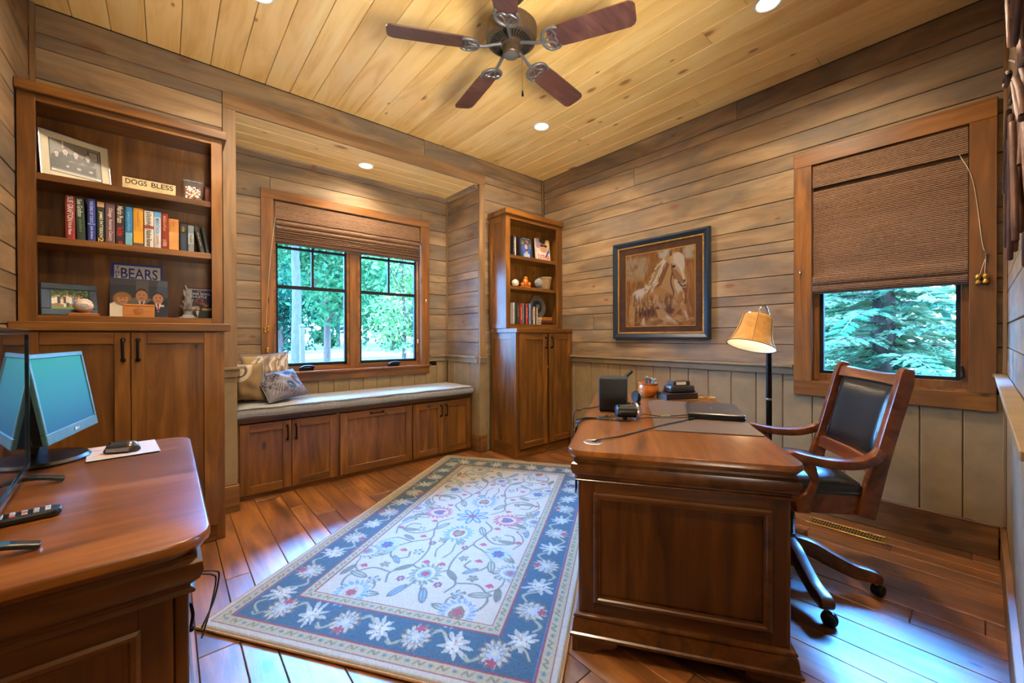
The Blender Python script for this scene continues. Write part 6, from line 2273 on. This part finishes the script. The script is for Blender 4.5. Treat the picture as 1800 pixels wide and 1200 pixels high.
# shading of the chest and flank
for k in range(90):
    u0 = rs.uniform(.1, .85)
    st([(u0, rs.uniform(.55, .7)), (u0 + rs.uniform(-.05, .05), rs.uniform(.66, .8))], rs.uniform(.008, .03), rs.choice([(150, 100, 48), (120, 76, 36), (206, 164, 106), (176, 126, 66), (222, 190, 140)]), .4)
st([(.42, .46), (.36, .52), (.33, .62), (.36, .74)], .012, (110, 70, 34), .6)
st([(.06, .60), (.04, .70), (.06, .80)], .012, (110, 70, 34), .7)
st([(.87, .62), (.88, .70), (.84, .78)], .010, (96, 60, 32), .8)
# legs
pl([(.46, .78), (.56, .78), (.66, .86), (.77, .96), (.74, .99), (.62, .95), (.50, .90)], (198, 152, 94))
st([(.62, .88), (.76, .97)], .03, (226, 216, 204), .9)
pl([(.80, .74), (.87, .72), (.90, .84), (.93, .93), (.89, .95), (.84, .84)], (200, 156, 100))
st([(.87, .82), (.91, .93)], .014, (230, 220, 206), .9)
pl([(.68, .84), (.80, .86), (.90, .96), (.86, .98), (.74, .92)], (190, 130, 70))
pl([(.05, .70), (.13, .72), (.15, .86), (.13, .99), (.07, .99), (.04, .84)], (204, 160, 102), .9)
st([(.15, .80), (.14, .99)], .014, (90, 60, 36), .8)
pl([(.25, .91), (.29, .88), (.30, .99), (.26, .99)], (232, 224, 210), .9)
for k in range(60):
    blot(rs.uniform(0, 1), rs.uniform(.9, 1), rs.uniform(.02, .05), rs.uniform(.01, .03), rs.choice([(196, 140, 66), (206, 160, 96), (160, 100, 44), (220, 196, 150)]), 0, .8, .5)
cv.a *= .86
cv.speckle(10)
sheet('canvas', cv, Wl @ Matrix.Translation((.128, .107, .0128)), 'paint', pt)
B().box(.05, PW - .05, .05, PH - .05, .0195, .0205).xf(Wl).build('glazing', glass_mat('picture_glass', (1, 1, 1), .6), pt)

# ================================================================== FLOOR LAMP
lp = T('floor_lamp', 'dark floor lamp with a lit amber bell shade behind the desk', 'floor lamp', (2.80, .848, 0))
B().lathe([(.13, 0), (.135, .008), (.12, .02), (.05, .03), (.02, .045), (.014, .06)], 32).build('base', 'bronze', lp, smooth=35)
B().tube([(0, 0, .05), (0, 0, 1.16)], .016, 14).build('pole', 'bronze', lp, smooth=60)
B().lathe([(.0165, -.006), (.0185, -.003), (.0185, .003), (.0165, .006)], 16, (0, 0, .70)).build('joint', 'silver', lp, smooth=40)
tp = Vector((2.715, .880, 1.205)) - Vector((2.80, .848, 0))
B().tube(bezier([(0, 0, 1.15), (-.004, .002, 1.225), (-.035, .012, 1.272), (-.068, .024, 1.258), tp + Vector((.008, -.003, .028)), tp - Vector((.004, -.001, .01))], 6), .006, 10).build('gooseneck', 'chrome', lp, smooth=60)
axd = Vector((-.062, .020, -.185)).normalized()
Ml = basis((0, 0, 0), axd.cross(Vector((0, 1, 0))).normalized(), (0, 1, 0))
zx = -axd
xx = zx.cross(Vector((0, 1, 0))).normalized()
yy = zx.cross(xx)
M3 = Matrix(((xx[0], yy[0], zx[0]), (xx[1], yy[1], zx[1]), (xx[2], yy[2], zx[2])))
mt = bpy.data.materials.new('amber_shade_cloth')
mt.use_nodes = True
nt = mt.node_tree
nt.nodes.clear()
out = nd(nt, 'ShaderNodeOutputMaterial')
df = nd(nt, 'ShaderNodeBsdfDiffuse')
tl = nd(nt, 'ShaderNodeBsdfTranslucent')
tcn = nd(nt, 'ShaderNodeTexCoord')
nz = noise(nt, tcn.outputs['Object'], 30, 3)
cc = ramp(nt, nz, [(.3, S((214, 164, 92))), (.7, S((232, 190, 122)))])
nt.links.new(cc, df.inputs[0])
nt.links.new(cc, tl.inputs[0])
mx = nd(nt, 'ShaderNodeMixShader')
mx.inputs[0].default_value = .55
nt.links.new(df.outputs[0], mx.inputs[1])
nt.links.new(tl.outputs[0], mx.inputs[2])
nt.links.new(mx.outputs[0], out.inputs[0])
MT['lampshade'] = mt
bell = [(.132, -.19), (.112, -.155), (.099, -.115), (.090, -.07), (.084, -.025), (.080, -.006), (.072, .0)]
sh = B().lathe(bell, 40, tp, M3, False).build('shade', 'lampshade', lp, smooth=60)
MT['lining'] = plain('white_lining', (238, 236, 228), .7)
B().lathe([(r_ - .003, z_ - (.0 if z_ < -.18 else .001)) for r_, z_ in bell[:-1]], 40, tp, M3, False).build('shade_lining', 'lining', sh, smooth=60)
for k in range(6):
    a = 2 * pi * k / 6 + .35
    B().tube([tp + M3 @ Vector(((r_ + .0015) * math.cos(a), (r_ + .0015) * math.sin(a), z_)) for r_, z_ in bell], .0022, 6).build('shade_rib', 'trimZ', sh, smooth=60)
B().tube([tp + M3 @ Vector((.1325 * math.cos(2 * pi * k / 40), .1325 * math.sin(2 * pi * k / 40), -.19)) for k in range(41)], .0024, 6).build('shade_rim', 'bronze', sh, smooth=60)
B().lathe([(.07, 0), (.071, .003), (.02, .004), (.014, .002)], 24, tp, M3, False).build('spider', 'chrome', lp, smooth=40)
MT['bulb'] = plain('lit_bulb', (255, 236, 200), .5, emit=(255, 226, 176), estr=3)
B().tube([tp + M3 @ Vector((0, 0, -.015)), tp + M3 @ Vector((0, 0, -.05))], .013, 12).build('socket', 'bronze', lp)
B().ball(tuple(tp + M3 @ Vector((0, 0, -.085))), .026, 14, 10).build('bulb', 'bulb', lp, smooth=70)
ld = bpy.data.lights.new('lamp_bulb', 'POINT')
ld.energy = .7
ld.color = (1, .74, .42)
ld.shadow_soft_size = .03
lo_ = bpy.data.objects.new('lamp_bulb', ld)
lo_.location = Vector((2.80, .848, 0)) + tp + M3 @ Vector((0, 0, -.125))
COL.objects.link(lo_)

# ================================================================== CEILING FAN
FC = Vector((1.254, 1.463, 0))
fan = T('ceiling_fan', 'bronze ceiling fan with five dark wooden blades', 'ceiling fan', (FC.x, FC.y, 2.42))
z0 = -2.42
MT['fanmetal'] = plain('aged_bronze', (88, 74, 60), .45, .55)
MT['fanblue'] = plain('dark_bronze', (104, 104, 108), .42, .4)
MT['blade'] = wood('walnut_blade', (58, 36, 36), (90, 58, 54), (112, 78, 72), 'X', 'obj', .42, 0, (84, 54, 52), .5, .1, coat=.25, bump=.04, lng=1.6, acr=16)
B().lathe([(.001, ZC - .0005 + z0), (.075, ZC - .0005 + z0), (.075, ZC - .02 + z0), (.05, ZC - .05 + z0), (.02, ZC - .058 + z0), (.001, ZC - .058 + z0)], 28).build('canopy', 'fanmetal', fan, smooth=35)
B().tube([(0, 0, ZC - .058 + z0), (0, 0, 2.598 + z0)], .012, 14).build('downrod', 'fanmetal', fan, smooth=60)
B().lathe([(.001, 2.60 + z0), (.035, 2.60 + z0), (.06, 2.592 + z0), (.105, 2.575 + z0), (.122, 2.555 + z0), (.122, 2.508 + z0), (.117, 2.492 + z0), (.11, 2.486 + z0), (.10, 2.483 + z0), (.05, 2.480 + z0), (.001, 2.480 + z0)], 40).build('motor_housing', 'fanmetal', fan, smooth=30)
o = B()
for k in range(40):
    a = 2 * pi * k / 40
    o.add([(r_ * math.cos(a + d / r_), r_ * math.sin(a + d / r_), zz_ + z0) for zz_ in (2.479, 2.4835) for r_, d in ((.058, -.002), (.096, -.0035), (.096, .0035), (.058, .002))], [(0, 1, 2, 3), (7, 6, 5, 4), (0, 4, 5, 1), (1, 5, 6, 2), (2, 6, 7, 3), (3, 7, 4, 0)])
o.build('vent_slots', 'blackm', fan)
B().lathe([(.052, 2.479 + z0), (.05, 2.47 + z0), (.04, 2.466 + z0), (.04, 2.432 + z0), (.036, 2.426 + z0), (.001, 2.4255 + z0)], 30).build('switch_housing', 'fanmetal', fan, smooth=30)
B().lathe([(.034, 2.4254 + z0), (.03, 2.423 + z0), (.004, 2.422 + z0), (.001, 2.419 + z0)], 24).build('cap', 'fanblue', fan, smooth=30)
ang = [8.4, 80.2, 152.0, 224.0, 296.6]
bz = 2.452 + z0
for k, a in enumerate(ang):
    Mb = Matrix.Rotation(math.radians(a), 4, 'Z') @ Matrix.Translation((0, 0, bz)) @ Matrix.Rotation(math.radians(-13), 4, 'X')
    out = []
    for (x_, w_) in ((.185, .040), (.20, .050), (.30, .055), (.45, .0575), (.545, .058)):
        out.append((x_, w_))
    tip = [(.571 - .026 * (1 - math.cos(t_)), .058 - .0 - .026 * (1 - math.sin(t_)) if False else .032 + .026 * math.sin(t_)) for t_ in ()]
    poly = [(x_, w_) for x_, w_ in out] + [(.562, .050), (.570, .036), (.571, 0), (.570, -.036), (.562, -.050)] + [(x_, -w_) for x_, w_ in reversed(out)]
    b_ = B().prism(poly, .000, .006, 'z').xf(Mb).build('blade', 'blade', fan)
    ir = B()
    ir.tube([Mb.inverted() @ Vector(p) for p in [(Matrix.Rotation(math.radians(a), 3, 'Z') @ Vector(v)) for v in ((.045, 0, 2.476 + z0), (.08, 0, 2.466 + z0), (.13, 0, 2.450 + z0))]] + [Vector((.17, 0, -.004))], [.009, .008, .008, .009], 8)
    for s in (-1, 1):
        ir.tube(bezier([(.155, 0, -.004), (.165, s * .03, -.004), (.19, s * .052, -.004), (.225, s * .050, -.004), (.235, s * .043, -.004)], 5), [.008] * 8 + [.007] * 8 + [.006] * 5, 8)
        ir.tube(bezier([(.165, s * .006, -.004), (.195, s * .014, -.004), (.212, s * .030, -.004), (.205, s * .048, -.004)], 4), .005, 6)
        ir.tube([(.20, s * .018, -.006), (.20, s * .018, .004)], .004, 8)
    ir.tube(bezier([(.205, -.048, -.004), (.222, -.018, -.004), (.216, 0, -.004), (.222, .018, -.004), (.205, .048, -.004)], 4), .005, 6)
    ir.xf(Mb).build('blade_iron', 'fanblue', fan, smooth=50)
pc = B().tube([(.036, -.030, 2.45 + z0), (.042, -.034, 2.44 + z0), (.042, -.034, 2.26 + z0)], .0016, 6).build('pull_chain', 'brass', fan, smooth=60)
B().lathe([(.001, .03), (.003, .028), (.006, .008), (.005, .002), (.001, 0)], 12, (.042, -.034, 2.232 + z0)).build('chain_weight', 'bronze', pc, smooth=50)


# ================================================================== RECESSED LIGHTS
MT['lens'] = plain('lit_lens', (255, 250, 240), .5, emit=(255, 244, 224), estr=9)
MT['trimw'] = plain('white_trim_ring', (225, 220, 210), .35)


def downlight(x, y, z, label, watts, ang=172):
    t = T('recessed_light', label, 'ceiling light', (x, y, z), 0, 'recessed ceiling lights')
    B().lathe([(.064, -.0004), (.063, -.004), (.055, -.006), (.050, -.003), (.050, -.0004)], 32).build('trim_ring', 'trimw', t, smooth=35)
    B().lathe([(.0495, -.0012), (.03, -.003), (.001, -.0036)], 28).build('lens', 'lens', t, smooth=60)
    l_ = bpy.data.lights.new('downlight', 'SPOT')
    l_.energy = watts
    l_.color = WARM
    l_.spot_size = math.radians(ang)
    l_.spot_blend = 1.0
    l_.shadow_soft_size = .05
    ob = bpy.data.objects.new('downlight', l_)
    ob.location = (x, y, z - .012)
    COL.objects.link(ob)


downlight(2.255, 2.265, ZC, 'recessed ceiling light nearest the narrow bookcase', LAMP)
downlight(2.279, .695, ZC, 'recessed ceiling light above the desk chair', LAMP)
downlight(.35, 2.265, ZC, 'recessed ceiling light in front of the left bookcase', LAMP)
downlight(.35, .695, ZC, 'recessed ceiling light above the doorway', LAMP)
downlight(1.262, 3.328, ZA, 'recessed light in the alcove ceiling above the window seat', LAMP * .45)
hl = bpy.data.lights.new('hall_fill', 'POINT')  # added fill lamp in the unseen hall, flattening the room's shading
hl.energy = 30
hl.color = WARM
hl.shadow_soft_size = .2
ob = bpy.data.objects.new('hall_fill', hl)
ob.location = (.4, -1.6, 2.2)
COL.objects.link(ob)
# added uplight in the unseen hall, brightening the ceiling of the room
UL = (.42, -.62, .86)
t = T('added_uplight', 'bronze uplight added in the hall behind the doorway to brighten the ceiling', 'floor lamp', (UL[0], UL[1], .001))
B().lathe([(.13, 0), (.13, .01), (.03, .022), (.012, .035)], 28).build('base', 'bronze', t, smooth=35)
B().tube([(0, 0, .03), (0, 0, .76)], .011, 12).build('pole', 'bronze', t, smooth=60)
B().lathe([(.012, .76), (.06, .775), (.10, .80), (.115, .825), (.112, .825), (.096, .803), (.055, .78), (.010, .768)], 30).build('bowl', 'bronze', t, smooth=50)
B().ball((0, 0, .80), .02, 12, 8).build('bulb', 'bulb', t, smooth=70)
hl = bpy.data.lights.new('ceiling_fill', 'SPOT')
hl.energy = 540
hl.color = (1, .88, .70)
hl.spot_size = math.radians(92)
hl.spot_blend = 1.0
hl.shadow_soft_size = .4
ob = bpy.data.objects.new('ceiling_fill', hl)
ob.location = UL
ob.rotation_euler = (Vector(ob.location) - Vector((1.55, 1.55, ZC))).to_track_quat('Z', 'Y').to_euler()
COL.objects.link(ob)

# ================================================================== FLOOR VENT, WALL SCULPTURE
vt = T('floor_vent', 'brass floor vent set in the boards behind the desk chair', 'floor vent', (2.882, .495, .0012))
frame4(vt, .10, .345, .014, 0, .004, Matrix.Translation((-.05, -.1725, 0)), 'brass', bevel=.001)
B().box(-.037, .037, -.159, .159, .0002, .0008).build('duct', 'blackm', vt)
o = B().box(-.0018, .0018, -.159, .159, .001, .0036)
for k in range(25):
    y = -.152 + .3045 * k / 24
    o.box(-.036, .036, y - .0022, y + .0022, .0008, .0032)
o.build('louvres', 'brass', vt)

MT['rust'] = plain('rusty_iron', (96, 66, 54), .55, .4, var=.3, bscale=50)
wsx = T('wall_sculpture', 'rusty metal sculpture of looped rods hanging on the front wall', 'wall art', (1.43, YW + .002, 1.68))
rs = random.Random(17)
o = B().lathe([(.001, .03), (.05, .03), (.06, .02), (.06, .004), (.001, .004)], 24, (0, 0, 0), Matrix.Rotation(-pi / 2, 3, 'X')).build('boss', 'rust', wsx, smooth=40)
for k in range(34):
    a = 2 * pi * k / 34 + rs.uniform(-.05, .05)
    r0, r1 = rs.uniform(.08, .16), rs.uniform(.36, .47)
    dpt = .012 + .012 * (k % 3)
    w_ = rs.uniform(.016, .03)
    c, s = math.cos(a), math.sin(a)
    lp_ = []
    for j in range(21):
        th = 2 * pi * j / 20
        u = (r0 + r1) / 2 + (r1 - r0) / 2 * math.cos(th)
        v = w_ * math.sin(th) * (.5 + .5 * (u - r0) / (r1 - r0))
        lp_.append((u * c - v * s, dpt, u * s + v * c))
    B().tube(lp_, .005, 6).build('loop', 'rust', wsx, smooth=60)
for k in range(17):
    a = 2 * pi * k / 17 + .1
    c, s = math.cos(a), math.sin(a)
    B().tube([(.05 * c, .018, .05 * s), (.30 * c, .03, .30 * s)], [.007, .004], 6).build('spoke', 'rust', wsx, smooth=60)

# ================================================================== OUTSIDE
GZ = -.35
MT['lawn'] = plain('lawn', (40, 60, 26), .9, var=.25, coord='pos', bscale=12)
MT['gravel'] = plain('pale_gravel', (84, 76, 62), .95, var=.1, coord='pos', bscale=30)
gl_ = B().box(-90, 130, YA + .2, 150, GZ - .2, GZ).box(XR + .2, 130, -90, YA + .2, GZ - .2, GZ)
struct(gl_.build('ground', 'lawn'))
tag(struct(B().box(-60, 120, 27, 45.5, GZ + .001, GZ + .03).build('driveway', 'gravel')), 'pale gravel drive beyond the lawn')


def leaf_mat(name, c1, c2):
    mt = bpy.data.materials.new(name)
    mt.use_nodes = True
    nt = mt.node_tree
    nt.nodes.clear()
    out = nd(nt, 'ShaderNodeOutputMaterial')
    v, oi = coords(nt, 'pos')
    n_ = noise(nt, v, 2.2, 3)
    c = ramp(nt, n_, [(.35, S(c1)), (.65, S(c2))])
    df = nd(nt, 'ShaderNodeBsdfDiffuse')
    tl = nd(nt, 'ShaderNodeBsdfTranslucent')
    nt.links.new(c, df.inputs[0])
    nt.links.new(c, tl.inputs[0])
    mx = nd(nt, 'ShaderNodeMixShader')
    mx.inputs[0].default_value = .35
    nt.links.new(df.outputs[0], mx.inputs[1])
    nt.links.new(tl.outputs[0], mx.inputs[2])
    nt.links.new(mx.outputs[0], out.inputs[0])
    return mt


MT['leafA'] = leaf_mat('green_leaves', (28, 64, 44), (66, 112, 70))
MT['leafB'] = leaf_mat('pale_leaves', (64, 104, 60), (124, 150, 88))
MT['leafC'] = leaf_mat('deep_leaves', (16, 52, 42), (44, 90, 70))
MT['needles'] = leaf_mat('blue_green_needles', (52, 92, 66), (130, 152, 116))
MT['bark'] = wood('grey_bark', (40, 36, 36), (58, 53, 53), (72, 66, 66), 'Z', 'pos', .9, 0, None, 0, .1, bump=.6, lng=2, acr=14)
MT['barkd'] = wood('dark_bark', (40, 30, 26), (62, 48, 40), (86, 68, 56), 'Z', 'pos', .9, 0, None, 0, .1, bump=.6, lng=2, acr=14)


def leaves(par, name, C, size, mat, rs):
    """many small folded leaves at points C (n,3)"""
    n = len(C)
    d = rs.normal(size=(n, 3))
    d /= np.linalg.norm(d, axis=1)[:, None]
    e = np.cross(d, rs.normal(size=(n, 3)))
    e /= np.linalg.norm(e, axis=1)[:, None]
    s = (size * rs.uniform(.6, 1.3, n))[:, None]
    nrm = np.cross(d, e)
    V = np.stack([C - d * s, C + e * s * .45 + nrm * s * .12, C + d * s, C - e * s * .45 + nrm * s * .12], 1).reshape(-1, 3)
    me = bpy.data.meshes.new(name)
    i0 = np.arange(n)[:, None] * 4
    T3 = np.concatenate([i0 + [0, 1, 2], i0 + [0, 2, 3]], 0)
    me.vertices.add(len(V))
    me.vertices.foreach_set('co', V.astype(np.float32).ravel())
    me.loops.add(T3.size)
    me.loops.foreach_set('vertex_index', T3.ravel().astype(np.int32))
    me.polygons.add(len(T3))
    me.polygons.foreach_set('loop_start', (np.arange(len(T3)) * 3).astype(np.int32))
    me.update(calc_edges=True)
    me.materials.append(MT[mat])
    o = bpy.data.objects.new(name, me)
    COL.objects.link(o)
    o.parent = par
    o['kind'] = 'stuff'
    return o


def tree(name, label, x, y, h, cr_, low, nleaf, size, mat, seed, trunk_r=.2, bark='barkd', grp=None, blobs=22):
    rs = np.random.RandomState(seed)
    t = T(name, label, 'tree', (x, y, GZ), 0, grp)
    B().tube([(0, 0, 0), (.05, .02, h * .3), (-.03, .04, h * .6), (.02, 0, h * .92)], [trunk_r * 1.15, trunk_r, trunk_r * .7, trunk_r * .2], 12).build('trunk', bark, t, smooth=60)
    c0 = rs.uniform(-1, 1, (blobs * 3, 3))
    c0 = c0[np.linalg.norm(c0, axis=1) < 1][:blobs]
    cz = (low + h) / 2
    cen = c0 * [cr_, cr_, (h - low) / 2] + [0, 0, cz]
    k = rs.randint(0, len(cen), nleaf)
    C = cen[k] + rs.normal(size=(nleaf, 3)) * cr_ * .26
    C[:, 2] = np.maximum(C[:, 2], low * .8)
    leaves(t, 'foliage', C, size, mat, rs)
    for c in cen[:7]:
        p = Vector(c)
        zb = max(.5, p.z - abs(p.x) - abs(p.y))
        B().tube([(0, 0, min(zb, h * .85)), (p.x * .5, p.y * .5, (zb + p.z) / 2 + .2), tuple(p)], [trunk_r * .4, trunk_r * .25, trunk_r * .08], 6).build('branch', bark, t, smooth=60)
    return t


GT = 'woodland trees beyond the drive'
spots = [(4, 58, 18, 4.6, 'leafA'), (18, 58, 18, 4.6, 'leafC'), (32, 58, 18, 4.6, 'leafA'), (11, 74, 21, 4.8, 'leafC'), (26, 74, 21, 4.8, 'leafA'), (41, 74, 21, 4.8, 'leafC'), (4, 90, 24, 5, 'leafA'), (19, 90, 24, 5, 'leafA'), (34, 90, 24, 5, 'leafC'), (50, 90, 24, 5, 'leafA')]
for i, (x, y, h, c, m_) in enumerate(spots):
    tree('woodland_tree', 'leafy green tree in the wood beyond the gravel drive', x, y, h, c, .6, 3000, .44, m_, 40 + i, .3, grp=GT)
for i, (x, y) in enumerate(((8.5, 48), (13.4, 48), (24.5, 48), (29.5, 48))):
    tree('bush', 'low green bush along the far edge of the gravel drive', x, y, 5.0, 1.1, .1, 1500, .34, ('leafC', 'leafA')[i % 2], 70 + i, .06, grp='bushes along the drive', blobs=14)
tree('maple_tree', 'maple with pale green leaves close to the right sash of the alcove window', 7.9, 16.5, 6.5, 1.7, 1.0, 2600, .13, 'leafB', 91, .09)
tree('shade_tree', 'tall tree with hanging leaves in the middle of the lawn', 7.0, 24.5, 11, 3.0, 2.6, 6200, .19, 'leafA', 92, .17)
tree('bushy_tree', 'dense dark tree standing behind the pale trunk', 7.4, 39, 9, 2.9, .4, 4600, .24, 'leafC', 94, .2)
tree('bushy_tree', 'dense green tree at the right end of the lawn', 17.5, 39, 10, 3.2, .4, 4600, .25, 'leafA', 95, .2)
t = tree('pale_trunk_tree', 'tree with a straight pale grey trunk outside the left sash', 3.07, 14, 9, 1.6, 4.6, 1600, .15, 'leafA', 96, .135, 'bark')
MT['postw'] = wood('weathered_post', (50, 44, 30), (64, 54, 38), (72, 62, 44), 'Z', 'pos', .9)
t = T('lawn_post', 'short pale wooden post next to the grey trunk outside', 'post', (3.03, 13, GZ))
B().box(-.065, .065, -.065, .065, 0, 1.72).build('shaft', 'postw', t, bevel=.01)
B().rect(0, 0, .075, .075, [(0, 1.721), (0, 1.75), (-.05, 1.81)]).build('cap', 'postw', t)


def spruce(label, x, y, h, rmax, seed, nb=110):
    rs = random.Random(seed)
    t = T('spruce_tree', label, 'tree', (x, y, GZ), 0, 'spruces outside the right window')
    B().tube([(0, 0, 0), (0, 0, h * .5), (0, 0, h)], [.13, .09, .02], 10).build('trunk', 'barkd', t, smooth=60)
    nbm, nd_ = B(), B()
    for k in range(nb):
        f = (k + rs.random()) / nb
        z = .25 + (h - .4) * f
        ln = rmax * (1 - f) ** .75 * rs.uniform(.75, 1.1) + .1
        a = k * 2.39996 + rs.uniform(-.3, .3)
        dv = Vector((math.cos(a), math.sin(a), 0))
        sv = Vector((-dv.y, dv.x, 0))
        pts = [Vector((0, 0, z)) + dv * ln * u + Vector((0, 0, .10 * math.sin(u * 2.2) * ln - .28 * ln * u * u)) for u in (0, .25, .5, .75, 1)]
        nbm.tube(pts, [.016, .013, .01, .007, .003], 5)
        nt_ = max(5, int(ln * 15))
        for j in range(nt_):
            u = (j + .6) / nt_
            i_ = min(3, int(u * 4))
            p = pts[i_].lerp(pts[i_ + 1], u * 4 - i_)
            for s in (-1, 1):
                tl_ = (.34 * (1 - u * .6)) * rs.uniform(.7, 1.15) * min(1, ln)
                d2 = (dv * .65 + sv * s * .85 + Vector((0, 0, rs.uniform(-.45, .1)))).normalized()
                q_ = p + d2 * tl_
                w2 = Vector((0, 0, 1)).cross(d2).normalized() * .032
                up_ = Vector((0, 0, .020))
                m_ = p.lerp(q_, .45)
                nd_.add([p, m_ + w2 - up_ * .5, q_ - up_, m_ - w2 - up_ * .5], [(0, 1, 2, 3)])
                nd_.add([p, m_ + up_, q_ - up_, m_ - up_ * 1.6], [(0, 1, 2, 3)])
                for e_ in (.3, .55, .8):
                    c_ = p.lerp(q_, e_)
                    for s2 in (-1, 1):
                        d3 = (d2 * .6 + w2.normalized() * s2 * .8 + Vector((0, 0, rs.uniform(-.4, .1)))).normalized()
                        g_ = c_ + d3 * tl_ * .34 * (1.2 - e_)
                        w3 = d2 * .014
                        nd_.add([c_ - w3, c_.lerp(g_, .5) - w3 + up_ * .3, g_, c_.lerp(g_, .5) + w3], [(0, 1, 2, 3)])
    nbm.build('branches', 'barkd', t, fix=False)['kind'] = 'stuff'
    nd_.build('needles', 'needles', t, fix=False)['kind'] = 'stuff'


spruce('blue green spruce nearest the right window', 6.4, .75, 5.2, 1.45, 3, 130)
spruce('blue green spruce further right outside the right window', 9.2, -2.6, 6.0, 1.6, 4, 130)
spruce('blue green spruce standing behind the nearest one', 9.9, 1.1, 7.0, 1.7, 5, 150)
spruce('blue green spruce at the left edge of the right window view', 7.6, 3.6, 6.5, 1.6, 6, 120)
tree('woodland_tree', 'leafy tree filling the gaps behind the spruces', 16, 3.6, 9, 2.5, .3, 3600, .24, 'leafC', 97, .2)
tree('woodland_tree', 'second leafy tree behind the spruces further right', 16, -5.2, 9, 2.5, .3, 3600, .24, 'leafA', 98, .2)
